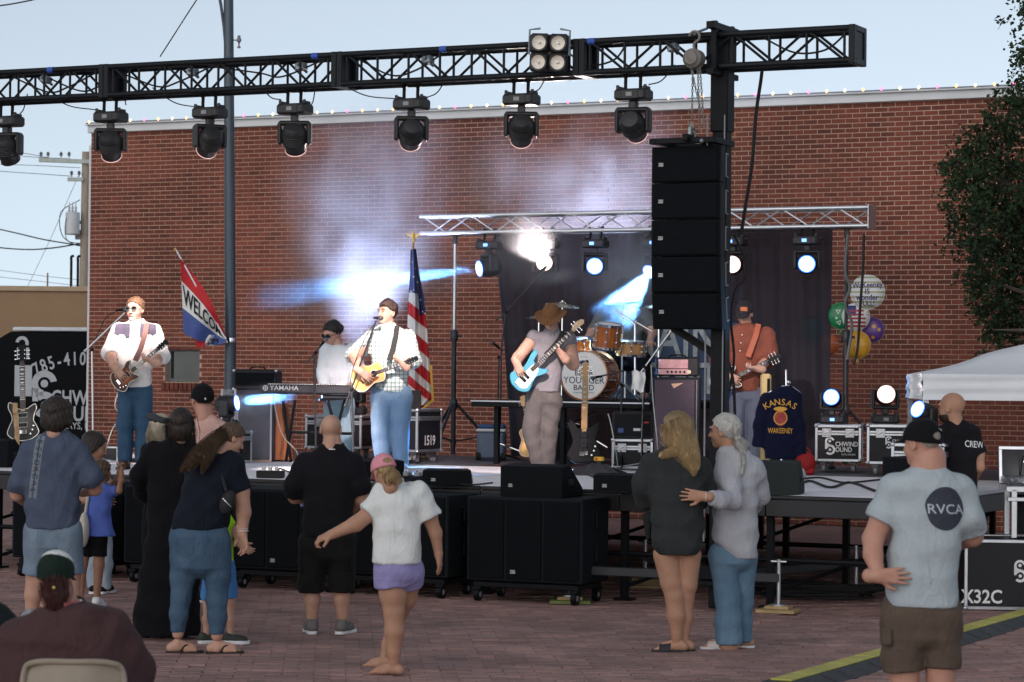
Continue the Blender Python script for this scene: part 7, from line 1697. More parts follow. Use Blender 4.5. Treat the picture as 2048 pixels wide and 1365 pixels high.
p.top(cloth('cornflower_jersey', (.10, .16, .52)), rows, arms, seed=4, amp=.004); p.bottoms(cloth('black_shorts_cloth', (.008, .008, .010)), [(1064, 168, 216, .09), (1082, 166, 214, .095)], legs, 'shorts')
p.body(SK_C, rows, arms, legs, [(206, 962, 6), (205, 972, 7)], feet=()); p.head((206, 944), 40, 40, 0, m=SK_C, ears=False); p.hair(H_BR, 'bob', size=1.16, chains=[[(200, 935, 13), (196, 955, 12), (194, 970, 8)]], amp=.005); p.shoe((161, 1206), -10, M_WHITE, M_WHITE, .75); p.shoe((194, 1208), 10, M_WHITE, M_WHITE, .75); p.finish()
t = thing('shoulder_bag', 'cream cloth bag hanging behind the man in blue grey', 'bag', pix(168, 1055, 21.8)); b = MB(); b.ball((0, 0, -.02), (.045, .07, .15), 16, 10); b.build('pouch', mat('cream_canvas', (.62, .58, .50), .85, 0, .1, 10, .3), t); b = MB(); b.tube(curve([(0, .03, .1), (.03, .05, .3), (.06, .1, .5)], 5), .012, 6); b.build('strap', MATS['cream_canvas'], t)
# woman in long black dress
C_BK = cloth('black_knit', (.006, .006, .008)); C_BK2 = cloth('black_cotton', (.010, .010, .013))
p = Fig('dark haired woman in an ankle length black dress', (338, 1276))
arms = [dict(pts=[(308, 900, 15), (276, 950, 13), (280, 985, 11, .1), (300, 1005, 9, .24)], sleeve=(.98, 4)), dict(pts=[(390, 905, 15), (402, 960, 13), (390, 1000, 10, .24)], sleeve=(.98, 4))]
legs = [dict(pts=[(320, 1100, 24), (315, 1180, 18), (310, 1262, 11)], pant=(.5, 3)), dict(pts=[(360, 1100, 24), (365, 1180, 18), (368, 1262, 11)], pant=(.5, 3))]
rows = [(878, 334, 376, .06), (888, 312, 388, .10), (905, 298, 398, .12), (950, 292, 398, .125), (1010, 294, 394, .12), (1070, 288, 400, .14), (1150, 276, 402, .15), (1220, 264, 404, .17), (1270, 258, 406, .18)]
p.top(C_BK, rows, arms, 'dress', amp=.008, seed=5, wsc=.8); p.body(SK_A, rows, arms, [], [(360, 862, 13), (358, 884, 14)]); p.head((363, 850), 58, 8, 0, m=SK_A, ears=False)
p.hair(H_DK, 'bob', size=1.12, chains=[[(360, 835, 24), (364, 868, 25), (370, 900, 20), (372, 925, 10)], [(345, 850, 14), (346, 885, 12)]], amp=.003, st=220); p.shoe((280, 1262), -60, M_BLACK, M_RUBBER); p.shoe((350, 1268), -15, M_BLACK, M_RUBBER); p.finish()
# woman with grey beret
p = Fig('woman in a grey beret with pale wavy hair, dressed in black', (318, 1236))
arms = [dict(pts=[(298, 900, 13), (286, 950, 12), (300, 985, 9, .2)], sleeve=(.98, 4)), dict(pts=[(342, 900, 13), (352, 950, 12), (345, 985, 9, .2)], sleeve=(.98, 4))]
legs = [dict(pts=[(305, 1050, 20), (304, 1130, 16), (303, 1222, 10)], pant=(.98, 3, 2)), dict(pts=[(335, 1050, 20), (336, 1130, 16), (336, 1222, 10)], pant=(.98, 3, 2))]
rows = [(885, 306, 336, .06), (895, 294, 346, .1), (915, 288, 352, .12), (980, 286, 352, .12), (1060, 284, 354, .13)]
p.top(C_BK2, rows, arms, 'jacket', seed=6); p.bottoms(C_BK2, [(1050, 288, 352, .12), (1080, 288, 352, .12)], legs); p.body(SK_A, rows, arms, legs, [(321, 872, 12), (320, 890, 13)]); p.head((322, 858), 54, 20, 0, m=SK_A)
p.hair(H_GB, 'short', size=1.06, chains=[[(314, 850, 12, -.03), (306, 872, 12, -.05), (300, 890, 6, -.04), (294, 896, 3, -.03)], [(330, 850, 12, -.03), (336, 872, 11, -.05), (340, 892, 5, -.04)], [(322, 850, 12, -.05), (321, 874, 12, -.07), (318, 896, 5, -.07)]], amp=.004, st=170)
def beret(P):
    q = p.hq(P); q = q.copy(); q[:, 2] += .25 * q[:, 0]; return np.minimum(sd_ell(q, (-.01, -.02, .085), (.115, .12, .042)), np.maximum(sd_ell(q, (0, -.014, .04), (.088, .108, .095)), .035 - q[:, 2])) * p.hk
p.mesh('beret', cloth('grey_felt', (.055, .062, .068)), beret, p.hC - .16, p.hC + .16, .008); p.shoe((303, 1226), -10, M_BLACK, M_RUBBER); p.shoe((337, 1226), 10, M_BLACK, M_RUBBER); p.finish()
# man in pink shirt and black cap
p = Fig('man in a pale pink T-shirt with a black cap', (418, 1205))
arms = [dict(pts=[(390, 858, 14), (372, 910, 13), (380, 960, 10, .15)], sleeve=(.42, 5, 2)), dict(pts=[(446, 862, 14), (462, 915, 13), (455, 965, 10, .15)], sleeve=(.42, 5, 2))]
legs = [dict(pts=[(403, 1010, 20), (402, 1090, 16), (402, 1190, 10)], pant=(.98, 4, 2)), dict(pts=[(435, 1010, 20), (437, 1090, 16), (438, 1190, 10)], pant=(.98, 4, 2))]
rows = [(830, 398, 428, .06), (840, 388, 444, .10), (858, 378, 458, .12), (900, 376, 462, .13), (1000, 374, 460, .13), (1040, 374, 460, .13)]
p.top(cloth('pale_pink_jersey', (.62, .38, .33)), rows, arms, seed=7); p.bottoms(denim('dark_jeans', (.05, .07, .12), (.03, .045, .08)), [(1030, 378, 458, .12), (1060, 380, 456, .12)], legs); p.body(SK_D, rows, arms, legs, [(408, 815, 16), (412, 838, 16)]); p.head((404, 800), 58, -28, 0, m=SK_D, wide=1.05); p.hair(H_DK, 'crew', size=1.0)
M_BCAP = cloth('black_cap_twill', (.008, .008, .010)); c = p.cap(M_BCAP, size=1.04); p.shoe((402, 1194), 0, M_BLACK, M_WHITE); p.shoe((438, 1194), 10, M_BLACK, M_WHITE); p.finish()
drape('cap_logo', [moved(disc2d(.008, 5), 0, .004), moved(rect2d(.016, .003), 0, -.006)], M_WHITE, c, Vector(p.q(414, 798)), (1, 0, 0), (0, 0, 1), .05, .003, .3)
# woman with ponytail, navy tee, jeans
C_NV = cloth('navy_jersey', (.010, .013, .022)); D_MD = denim('mid_blue_jeans', (.085, .145, .22), (.04, .08, .135))
p = Fig('woman with a long brown ponytail in a navy T-shirt and jeans', (408, 1306))
arms = [dict(pts=[(462, 930, 19), (482, 985, 17), (487, 1025, 15), (484, 1068, 10)], sleeve=(.40, 5, 3), hand=dict(dir=(.2, 0, -1), nrm_=(-.6, -.6, 0), side=1, curl=.45, k=1.0)), dict(pts=[(388, 935, 18, .05), (395, 990, 16, .18), (430, 1030, 12, .28)], sleeve=(.4, 5))]
legs = [dict(pts=[(372, 1085, 31), (366, 1150, 23), (362, 1195, 17.5), (357, 1230, 15.5), (356, 1268, 11.5)], pant=(.985, 3)), dict(pts=[(430, 1085, 31), (435, 1150, 24), (434, 1200, 18.5), (434, 1235, 16.5), (434, 1272, 12)], pant=(.985, 3))]
rows = [(900, 432, 470, .07, .0), (912, 405, 488, .11), (930, 384, 492, .13), (965, 366, 484, .145), (1010, 350, 470, .15), (1058, 338, 458, .155)]
p.top(C_NV, rows, arms, amp=.006, seed=8); J12 = p.bottoms(D_MD, [(1050, 338, 458, .14), (1080, 336, 462, .165), (1110, 338, 463, .165), (1135, 342, 462, .15)], legs, 'jeans', amp=.004, n=2.2, k=.02)
for x in (374, 430): drape('back_pocket', [([(-.07, .07), (.07, .07), (.068, -.05), (0, -.08), (-.068, -.05)], [(0, 1, 2, 3, 4)])], denim('pocket_denim', (.072, .122, .185), (.034, .068, .115)), J12, Vector(p.q(x, 1092)), (1, 0, 0), (0, 0, 1), .02, .004)
p.body(SK_A, rows, arms, legs, [(458, 890, 14), (448, 910, 16)], feet=[dict(ankle=(354, 1296), toe=75, r=11), dict(ankle=(434, 1302), toe=80, r=12)])
p.head((464, 878), 58, 62, 28, m=SK_A); p.hair(H_BR, 'short', size=1.06, chains=[[(450, 866, 12, -.02), (436, 874, 9, -.12), (412, 894, 12, -.17), (388, 918, 12, -.18), (362, 943, 4, -.17)], [(446, 868, 11, -.04), (430, 886, 10, -.14), (414, 915, 11, -.18), (404, 948, 3, -.19)], [(446, 868, 10, -.05), (424, 884, 12, -.15), (400, 908, 13, -.18), (380, 940, 4, -.19)]], amp=.003, seed=2, st=260)
M_FLIP = mat('dark_brown_rubber', (.03, .02, .018), .8); p.sandal((354, 1297), 75, M_FLIP); p.sandal((434, 1303), 80, M_FLIP); p.finish()
b = MB(); W = p.q(485, 1062); b.lathe([(.040, -.006), (.046, 0), (.040, .006)], 20, W, caps=False); b.lathe([(.039, .014), (.044, .018), (.039, .022)], 20, W, caps=False); b.build('bracelet', mat('shell_beads', (.7, .6, .55), .4, 0, .2, 80), p.root)
t = thing('crossbody_bag', 'small black bag on the hip of the ponytailed woman', 'bag', pix(455, 1005, p.D - .15)); b = MB(); b.ball((0, 0, 0), (.055, .05, .09), 18, 12, Matrix.Rotation(.35, 3, 'Y')); b.build('pouch', M_RUBBER, t); b = MB(); b.tube(curve([(-.01, .0, .08), (-.05, .03, .2), (-.09, .06, .3)], 5), .012, 6); b.build('strap', M_RUBBER, t); b = MB(); b.tube(curve([(-.03, -.045, .03), (0, -.055, .0), (.03, -.045, -.03)], 5), .004, 5); b.build('zip', M_CHROME, t)
# child in lime shirt
p = Fig('small child in a lime T-shirt and blue shorts held by the hand', (442, 1288))
arms = [dict(pts=[(450, 1035, 9), (466, 1062, 8), (484, 1092, 6, -.02)], sleeve=(.32, 4, 2), hand=dict(dir=(.8, -.1, -.5), nrm_=(-.3, -.6, .5), side=-1, curl=.5, k=.72)), dict(pts=[(415, 1035, 9, .1), (410, 1075, 8, .1), (420, 1110, 6, .1)], sleeve=(.35, 4))]
legs = [dict(pts=[(424, 1145, 14), (416, 1210, 10), (414, 1240, 8.5), (413, 1282, 6)], pant=(.40, 5, 3)), dict(pts=[(454, 1145, 14), (460, 1205, 10), (461, 1240, 8.5), (461, 1276, 6)], pant=(.40, 5, 3))]
rows = [(1008, 424, 446, .05), (1016, 412, 458, .08), (1040, 410, 464, .09), (1130, 408, 470, .10)]
p.top(cloth('lime_jersey', (.42, .80, .03)), rows, arms, seed=9, amp=.004); p.bottoms(cloth('sky_blue_shorts', (.07, .22, .50)), [(1120, 408, 470, .09), (1150, 406, 470, .1)], legs, 'shorts'); p.body(SK_A, rows, arms, legs, [(434, 1000, 7), (434, 1014, 8)]); p.head((434, 984), 46, 10, 5, m=SK_A); p.hair(H_BR, 'short', size=1.04)
M_DKSH = mat('dark_green_shoe', (.03, .035, .03), .7, 0, .3, 20); p.shoe((412, 1290), 70, M_DKSH, M_WHITE, .72); p.shoe((462, 1284), 95, M_DKSH, M_WHITE, .72); p.finish()
# bald man in black
p = Fig('bald man in a black shirt and long black shorts seen from behind', (656, 1268))
arms = [dict(pts=[(610, 925, 18), (590, 970, 16), (590, 994, 14, .06), (618, 1000, 9, .28)], sleeve=(.52, 5, 3)), dict(pts=[(706, 925, 18), (718, 970, 16), (722, 998, 14, .04), (700, 1024, 9, .22)], sleeve=(.46, 5, 3))]
legs = [dict(pts=[(628, 1085, 27), (622, 1160, 19), (624, 1200, 16), (624, 1252, 9.5)], pant=(.60, 6, 5)), dict(pts=[(682, 1085, 27), (684, 1160, 19), (683, 1200, 16), (686, 1250, 9.5)], pant=(.60, 6, 5))]
rows = [(890, 640, 690, .075), (900, 626, 702, .105), (915, 606, 714, .125), (940, 600, 718, .14), (1000, 604, 712, .145), (1040, 602, 708, .15), (1072, 600, 708, .15)]
p.top(C_BK2, rows, arms, amp=.006, seed=10); p.bottoms(cloth('black_cargo', (.012, .011, .011)), [(1064, 602, 708, .135), (1095, 600, 712, .14), (1115, 602, 710, .13)], legs, 'shorts', amp=.007)
p.body(SK_A, rows, arms, legs, [(664, 880, 18), (664, 900, 20)]); p.head((662, 860), 60, 2, 2, m=SK_A, wide=1.03)
M_GSH = mat('grey_canvas_shoe', (.15, .14, .13), .85, 0, .2, 30); p.shoe((624, 1258), -12, M_GSH, M_WHITE, 1.02); p.shoe((686, 1258), 20, M_GSH, M_WHITE, 1.02); p.finish()
b = MB(); W = Vector(p.q(664, 899, -.125)); b.box(W, (.05, .004, .008), .001); b.build('collar_label', M_WHITE, p.root)
b = MB(); b.box(Vector(p.q(607, 1002, .27)), (.05, .03, .1), .01); b.build('phone', mat('blue_phone', (.25, .3, .6), .3), p.root)
for (x, y) in ((604, 1120), (706, 1120)):
    b = MB(); b.box(Vector(p.q(x, y, -.02)), (.03, .15, .17), .012); b.build('cargo_pocket', MATS['black_cargo'], p.root)
# girl with pink cap
p = Fig('barefoot girl in a pink cap, white T-shirt and lilac shorts', (788, 1350))
arms = [dict(pts=[(768, 986, 20), (742, 1025, 17), (712, 1048, 15.5, -.03), (662, 1070, 9.5, -.05)], sleeve=(.40, 6, 5), hand=dict(dir=(-.9, -.1, -.35), nrm_=(0, .3, -1), side=1, curl=.95, k=.95)), dict(pts=[(836, 988, 20), (858, 1032, 16, .02), (871, 1066, 13, .04), (877, 1108, 8.5, .06)], sleeve=(.40, 6, 5), hand=dict(dir=(.12, .1, -1), nrm_=(-.9, .2, 0), side=1, curl=.28, k=.9))]
legs = [dict(pts=[(782, 1142, 32), (786, 1190, 27), (788, 1220, 21), (789, 1262, 20), (788, 1305, 13), (788, 1335, 10.5)], pant=(.17, 5, 3)), dict(pts=[(818, 1142, 28, .03), (812, 1195, 22, .12), (792, 1240, 17, .22), (776, 1290, 13, .24), (768, 1322, 9, .22)], pant=(.15, 5, 3))]
rows = [(961, 774, 808, .06), (969, 768, 814, .085), (982, 757, 831, .11), (1010, 748, 848, .13), (1050, 745, 846, .135), (1090, 742, 845, .14), (1127, 739, 845, .145)]
C_WT = cloth('white_jersey', (.70, .73, .72), var=.05); p.top(C_WT, rows, arms, amp=.0065, seed=11, h=.011)
p.bottoms(cloth('lilac_fleece', (.29, .265, .50)), [(1118, 748, 840, .13), (1145, 747, 840, .14), (1158, 750, 838, .13)], legs, 'shorts', amp=.004)
p.body(SK_B, rows, arms, legs, [(776, 950, 15), (786, 968, 17)], feet=[dict(ankle=(788, 1342), toe=-70, r=10, k=.95), dict(ankle=(770, 1330, .22), toe=-60, r=8, k=.9, lift=.02)])
p.head((768, 944), 62, -24, 30, 6, m=SK_B); p.hair(H_BL, 'short', size=1.0, chains=[[(780, 944, 9, -.10), (788, 954, 11, -.13), (796, 966, 6, -.14)], [(788, 948, 7, -.10), (801, 960, 5, -.12)], [(772, 950, 8, -.10), (776, 968, 5, -.14)]], amp=.003, st=130)
p.cap(cloth('pink_mesh', (.72, .30, .36)), hole=True, size=1.05, low=.03); p.finish()
# blonde woman in charcoal overshirt
p = Fig('blonde woman in an oversized charcoal shirt with bare legs', (1345, 1303))
arms = [dict(pts=[(1302, 930, 20), (1288, 965, 20, .03), (1290, 1000, 17, .12), (1318, 985, 12, .3)], sleeve=(.97, 5)), dict(pts=[(1402, 935, 19), (1412, 985, 17, .1), (1398, 1010, 12, .28)], sleeve=(.97, 5))]
legs = [dict(pts=[(1333, 1110, 27), (1343, 1165, 22), (1349, 1192, 19), (1352, 1232, 18), (1353, 1270, 11), (1354, 1288, 9.5)]), dict(pts=[(1378, 1110, 25, .02), (1374, 1170, 20, .03), (1371, 1195, 17, .04), (1371, 1235, 15, .05), (1368, 1280, 9, .05), (1368, 1290, 8.5, .05)])]
rows = [(890, 1328, 1374, .08), (900, 1312, 1392, .11), (915, 1300, 1404, .13), (940, 1294, 1412, .145), (1000, 1296, 1414, .15), (1060, 1298, 1412, .16), (1095, 1300, 1406, .165), (1110, 1310, 1398, .16)]
C_CH = cloth('charcoal_corduroy', (.032, .036, .037)); p.top(C_CH, rows, arms, amp=.007, seed=12, h=.011)
p.body(SK_B, rows, arms, legs, [(1348, 880, 15), (1350, 902, 17)], feet=[dict(ankle=(1356, 1296), toe=-80, r=10), dict(ankle=(1369, 1292, .05), toe=-75, r=9)]); p.head((1352, 862), 68, -58, 4, m=SK_A, ears=False); p.face(H_BR)
H_OM = hairm('hair_ombre', (.30, .19, .09), (.66, .48, .25)); nt = H_OM.node_tree; tc = nt.nodes.new('ShaderNodeTexCoord'); sx_ = nt.nodes.new('ShaderNodeSeparateXYZ'); mr = nt.nodes.new('ShaderNodeMapRange'); mr.inputs['From Min'].default_value = 1.56; mr.inputs['From Max'].default_value = 1.75; mr.inputs['To Min'].default_value = 1.15; mr.inputs['To Max'].default_value = .42; mx = nt.nodes.new('ShaderNodeMixRGB'); mx.blend_type = 'MULTIPLY'; mx.inputs[0].default_value = 1
bs_ = nt.nodes['Principled BSDF'].inputs['Base Color']; nt.links.new(tc.outputs['Object'], sx_.inputs[0]); nt.links.new(sx_.outputs[2], mr.inputs['Value']); nt.links.new(bs_.links[0].from_socket, mx.inputs[1]); nt.links.new(mr.outputs[0], mx.inputs[2]); nt.links.new(mx.outputs[0], bs_)
p.hair(H_OM, 'bob', size=1.1, chains=[[(1352, 845, 26), (1362, 880, 25, -.05), (1376, 912, 18, -.11), (1386, 935, 10, -.13), (1388, 952, 3, -.13)], [(1345, 875, 18, -.02), (1350, 900, 12, -.10), (1320, 912, 5, -.13)], [(1368, 870, 18, -.05), (1384, 905, 12, -.12), (1396, 935, 5, -.13)]], amp=.003, st=260)
M_SLIDE = mat('black_slide', (.018, .018, .022), .7); p.sandal((1356, 1297), -80, M_SLIDE, 'slide'); p.sandal((1369, 1293, .05), -75, M_SLIDE, 'slide'); p.finish()
b = MB(); b.grid(lambda u, v: Vector(p.q(1300 - 16 * v * (1 - u * .6), 1020 + 55 * u + 10 * v, .06 + .05 * u)), 8, 5); b.build('shirt_tail', C_CH, p.root)
# older woman in pale grey shirt
p = Fig('older woman with grey bun in a pale grey shirt and wide jeans', (1462, 1298))
arms = [dict(pts=[(1450, 935, 17, -.04), (1464, 975, 15, -.14), (1468, 1002, 13, -.24), (1440, 1000, 11, -.34), (1406, 993, 8.5, -.41)], sleeve=(.90, 5, 1), hand=dict(dir=(-1, .02, .1), nrm_=(0, 1, 0), side=1, curl=.08, k=1.0, thumb=-.1, spread=.16)), dict(pts=[(1508, 935, 19), (1518, 990, 17, .1), (1500, 1020, 12, .25)], sleeve=(.95, 5))]
legs = [dict(pts=[(1446, 1110, 28), (1454, 1180, 22), (1457, 1240, 22), (1458, 1290, 22)], pant=(.99, 3, 3)), dict(pts=[(1488, 1110, 26, .03), (1487, 1180, 18, .08), (1487, 1240, 14, .12), (1488, 1284, 13, .14)], pant=(.99, 3, 2))]
rows = [(892, 1440, 1484, .07), (902, 1434, 1500, .10), (918, 1428, 1514, .125), (945, 1426, 1520, .135), (1000, 1424, 1520, .14), (1050, 1420, 1518, .145), (1080, 1424, 1518, .15), (1102, 1436, 1518, .15), (1117, 1452, 1517, .14)]
C_LG = cloth('pale_grey_linen', (.42, .43, .47), var=.08); p.top(C_LG, rows, arms, amp=.008, seed=13, h=.011)
D_BL = denim('light_blue_jeans', (.16, .265, .36), (.09, .165, .25)); p.bottoms(D_BL, [(1095, 1426, 1512, .13), (1125, 1424, 1510, .135)], legs, 'jeans', amp=.006)
p.body(SK_B, rows, arms, legs, [(1452, 880, 14), (1456, 904, 15)], feet=[dict(ankle=(1452, 1296), toe=-82, r=9), dict(ankle=(1488, 1290, .14), toe=-80, r=8)]); p.head((1449, 864), 66, -62, 2, m=SK_B); p.face(H_GR)
p.hair(H_GR, 'short', size=1.07, chains=[[(1446, 842, 15, -.02), (1462, 860, 16, -.04), (1474, 876, 10, -.05)], [(1476, 882, 9, -.06), (1482, 892, 13, -.08), (1485, 904, 9, -.09)], [(1484, 905, 4, -.1), (1487, 925, 3, -.13), (1484, 945, 2.4, -.15), (1478, 960, 1.8, -.15)]], amp=.003, blendk=.012, st=120)
b = MB(); W = Vector(p.q(1477, 877, -.055)); b.ball(W, (.02, .02, .026)); b.build('hair_tie', mat('pink_tie', (.45, .30, .28), .8), p.root)
M_SND = mat('pale_sandal', (.6, .55, .5), .6); p.sandal((1452, 1297), -82, M_SND, 'slide', 1.0, M_WHITE); p.sandal((1488, 1291, .14), -80, M_SND, 'slide', 1.0, M_WHITE); p.finish()
b = MB(); W = Vector(p.q(1411, 993.5, -.405)); b.M = Matrix.Translation(W) @ Matrix.Rotation(math.pi / 2, 4, 'Y'); b.lathe([(.036, -.01), (.04, 0), (.036, .01)], 18, caps=False); b.build('wrist_watch', mat('white_watch', (.7, .62, .6), .4), p.root);
# man with the round back print
p = Fig('man in a pale blue T-shirt with a dark round back print and brown shorts', (1846, 1498))
arms = [dict(pts=[(1790, 978, 28), (1768, 1030, 25), (1746, 1078, 21), (1746, 1110, 19, -.06), (1757, 1152, 13, -.15)], sleeve=(.36, 8, 4), hand=dict(dir=(.9, -.16, .02), nrm_=(.1, .9, 0), side=-1, curl=.2, k=1.05, thumb=.1)), dict(pts=[(1916, 980, 28), (1936, 1035, 25), (1944, 1072, 22, .08), (1915, 1085, 18, .26)], sleeve=(.52, 8, 3))]
legs = [dict(pts=[(1808, 1230, 42), (1806, 1320, 33), (1812, 1400, 27), (1815, 1475, 15)], pant=(.46, 8, 5)), dict(pts=[(1880, 1230, 42), (1882, 1320, 32), (1880, 1400, 26), (1880, 1478, 15)], pant=(.43, 6, 3))]
rows = [(930, 1828, 1884, .075), (940, 1808, 1900, .105), (954, 1786, 1918, .13), (975, 1776, 1932, .15), (1020, 1780, 1934, .16), (1080, 1776, 1926, .165), (1150, 1768, 1920, .165), (1212, 1766, 1920, .165)]
C_PB = cloth('pale_blue_jersey', (.42, .48, .51), var=.06); sh_ = p.top(C_PB, rows, arms, amp=.0055, seed=14, h=.01)
p.bottoms(cloth('brown_cargo_twill', (.115, .085, .065)), [(1200, 1768, 1918, .15), (1245, 1763, 1920, .16), (1275, 1764, 1914, .15)], legs, 'shorts', amp=.006, h=.011)
p.body(SK_D, rows, arms, legs, [(1858, 918, 34), (1856, 945, 36)]); p.head((1843, 888), 88, -42, 6, m=SK_D, wide=1.06); p.hair(mat('grey_stubble', (.30, .26, .23), .85, 0, .3, 60), 'crew', size=.965, amp=0)
c = p.cap(M_BCAP, hole=True, size=1.05, low=.028, h=.006); p.shoe((1815, 1490), -15, M_GREYPL, M_WHITE, 1.05); p.shoe((1880, 1490), 15, M_GREYPL, M_WHITE, 1.05); p.finish()
fx = FPX / p.D; o_ = Vector(p.q(1864, 1015)); M_SLATE = mat('slate_print', (.035, .04, .06), .8, 0, .25, 25)
Uv = Vector((.94, .34, -.02)); Vv = Vector((0, 0, 1))
ro = .108
bl_ = ([((ro * (1 + .012 * math.sin(7 * a) + .01 * math.sin(3 * a))) * math.cos(a), ro * 1.1 * math.sin(a)) for a in np.linspace(0, 2 * math.pi, 49)[:-1]], [tuple(range(48))])
drape('round_print', [bl_], M_SLATE, sh_, o_, Uv, Vv, .025, .003); drape('printed_lettering', [text2d('RVCA', .074, .006, 1.08)], mat('pale_print', (.45, .50, .56), .8, 0, .15, 40), sh_, o_ + Vector((0, 0, -.005)), Uv, Vv, .03, .0055)
drape('cap_logo', [([(-.024, .016), (-.006, .004), (-.002, -.016), (.003, .0), (.022, .018), (.008, .012), (-.004, .010)], [tuple(range(7))])], M_WHITE, c, Vector(p.q(1866, 862)), (.9, .44, 0), (0, 0, 1), .03, .003, .3)
for (x, y) in ((1772, 1272),):
    b = MB(); b.box(Vector(p.q(x, y, -.05)), (.05, .15, .10), .012); b.build('cargo_pocket', MATS['brown_cargo_twill'], p.root)
# bald crew man
p = Fig('bald crew man in black standing at the console', (1926, 1203))
arms = [dict(pts=[(1888, 868, 15), (1890, 905, 14, .02), (1893, 930, 12, .02), (1905, 955, 8, .12)], sleeve=(.38, 4, 2)), dict(pts=[(1944, 868, 15), (1956, 910, 13), (1958, 935, 11), (1950, 955, 8, .1)], sleeve=(.4, 4, 2), hand=dict(dir=(-.1, .5, -.7), nrm_=(0, .3, -1), side=1, curl=.4))]
legs = [dict(pts=[(1902, 1010, 22), (1905, 1090, 18), (1906, 1135, 14), (1908, 1186, 9)], pant=(.55, 5, 3)), dict(pts=[(1928, 1010, 22), (1927, 1090, 18), (1925, 1135, 15), (1925, 1188, 9)], pant=(.55, 5, 3))]
rows = [(838, 1896, 1928, .07), (846, 1888, 1942, .10), (862, 1882, 1950, .12), (900, 1884, 1956, .13), (970, 1884, 1956, .135), (1020, 1886, 1956, .135)]
sh_ = p.top(C_BK2, rows, arms, seed=15); p.bottoms(C_BK2, [(1010, 1888, 1954, .125), (1035, 1888, 1954, .125)], legs, 'shorts'); p.body(SK_B, rows, arms, legs, [(1908, 832, 15), (1912, 850, 16)]); p.head((1903, 817), 62, -52, 4, m=SK_B)
def beard(P):
    q = p.hq(P); return np.maximum(np.maximum(sd_ell(q, (0, .03, -.06), (.066, .072, .065)), q[:, 2] + .035), .0 - q[:, 1]) * p.hk
p.mesh('beard', H_DK, beard, p.hC - .14, p.hC + .14, .008); p.shoe((1908, 1192), -20, M_BLACK, M_WHITE); p.shoe((1926, 1194), 10, M_BLACK, M_WHITE); p.finish()
drape('printed_lettering', [text2d('CREW', .085, .006, .78)], M_WHITE, sh_, Vector(p.q(1938, 889)), (.9, .3, -.06), (0, 0, 1), .03, .004)
# seated woman in the foreground on a folding chair
p = Fig('seated woman in a maroon shirt wearing a dark green cap', (120, 1655))
arms = [dict(pts=[(40, 1280, 38), (0, 1370, 36, .05), (60, 1420, 28, .2)], sleeve=(.95, 7)), dict(pts=[(222, 1262, 38), (268, 1340, 36, .08), (230, 1420, 26, .25)], sleeve=(.95, 8))]
legs = [dict(pts=[(70, 1450, 50), (90, 1460, 46, .35), (92, 1640, 26, .38)], pant=(.98, 5)), dict(pts=[(190, 1450, 50), (200, 1460, 46, .35), (200, 1640, 26, .38)], pant=(.98, 5))]
rows = [(1204, 96, 172, .09, -.02), (1214, 70, 214, .13, -.02), (1235, 40, 236, .16, -.01), (1270, 12, 252, .18), (1320, -8, 280, .19), (1380, -15, 300, .2), (1450, -10, 300, .2)]
p.top(cloth('maroon_jersey', (.075, .040, .042)), rows, arms, amp=.008, seed=16, h=.012); p.bottoms(denim('blue_jeans', (.07, .15, .28), (.04, .09, .18)), [(1430, 20, 270, .18), (1480, 20, 270, .18)], legs, 'jeans'); p.body(SK_D, rows, arms, legs, [(118, 1190, 34), (118, 1216, 38)]); p.head((112, 1156), 92, 10, 8, m=SK_D); p.hair(H_AU, 'short', size=.97, chains=[[(108, 1168, 24, -.06), (110, 1190, 24, -.10), (112, 1212, 18, -.11), (114, 1226, 8, -.11)]], amp=.003, st=160)
c = p.cap(cloth('dark_green_twill', (.012, .024, .018)), hole=False, size=1.06, low=.012)
def capw(P): q = p.hq(P); return np.maximum(sd_ell(q, (0, -.012, .034), np.array([.093, .113, .1025]) * 1.06), .085 - .35 * q[:, 1] - q[:, 2]) * p.hk
w_ = p.mesh('white_cap_panel', C_WT, capw, p.hC - .15, p.hC + .15, .007); p.finish()
b = MB(); b.ball(Vector(p.q(108, 1176, -.155)), .009, 8, 6); b.build('hair_clip', M_GILT, p.root)
b = MB(); b.grid(lambda u, v: Vector(p.q(128 + 26 * u, 1206 - 5 * u + 8 * v, -.13 + .06 * u)), 6, 3); b.build('pink_collar', cloth('coral_cloth', (.55, .16, .16)), p.root)
chd = p.D - .30; t = thing('folding_chair', 'beige metal folding chair at the bottom left corner', 'chair', Vector((p.p.x + .1, p.p.y - .28, 0)))
M_CHR = mat('beige_enamel', (.33, .28, .22), .4, .1, .1, 6)
ctop = pix(180, 1326, chd).z
def bk_(u, v): return Vector(((u - .5) * .43, .02 - .05 * math.sin(math.pi * u), ctop - .22 * v - .035 * (2 * u - 1) ** 4))
b = MB(); b.grid(bk_, 24, 8); b.grid(lambda u, v: bk_(u, v) + Vector((0, -.012, 0)), 24, 8); b.build('backrest', M_CHR, t)
b = MB(); b.tube(curve([(-.22, .02, .1), (-.222, .0, ctop - .25), (-.215, .0, ctop - .05), (-.16, -.03, ctop), (0, -.045, ctop + .005), (.16, -.03, ctop), (.215, .0, ctop - .05), (.222, 0, ctop - .25), (.22, .02, .1)], 6), .013, 8); b.build('frame', M_CHR, t)
b = MB(); b.box((0, .24, .44), (.42, .40, .03), .012); b.build('seat', M_CHR, t)
for sx in (-1, 1): b = MB(); b.cyl((sx * .21, .0, .5), (sx * .21, .42, .0), .012, n=8); b.build('leg', M_CHR, t); b = MB(); b.cyl((sx * .22, .02, .12), (sx * .22, -.02, .0), .012, n=8); b.build('leg', M_CHR, t)
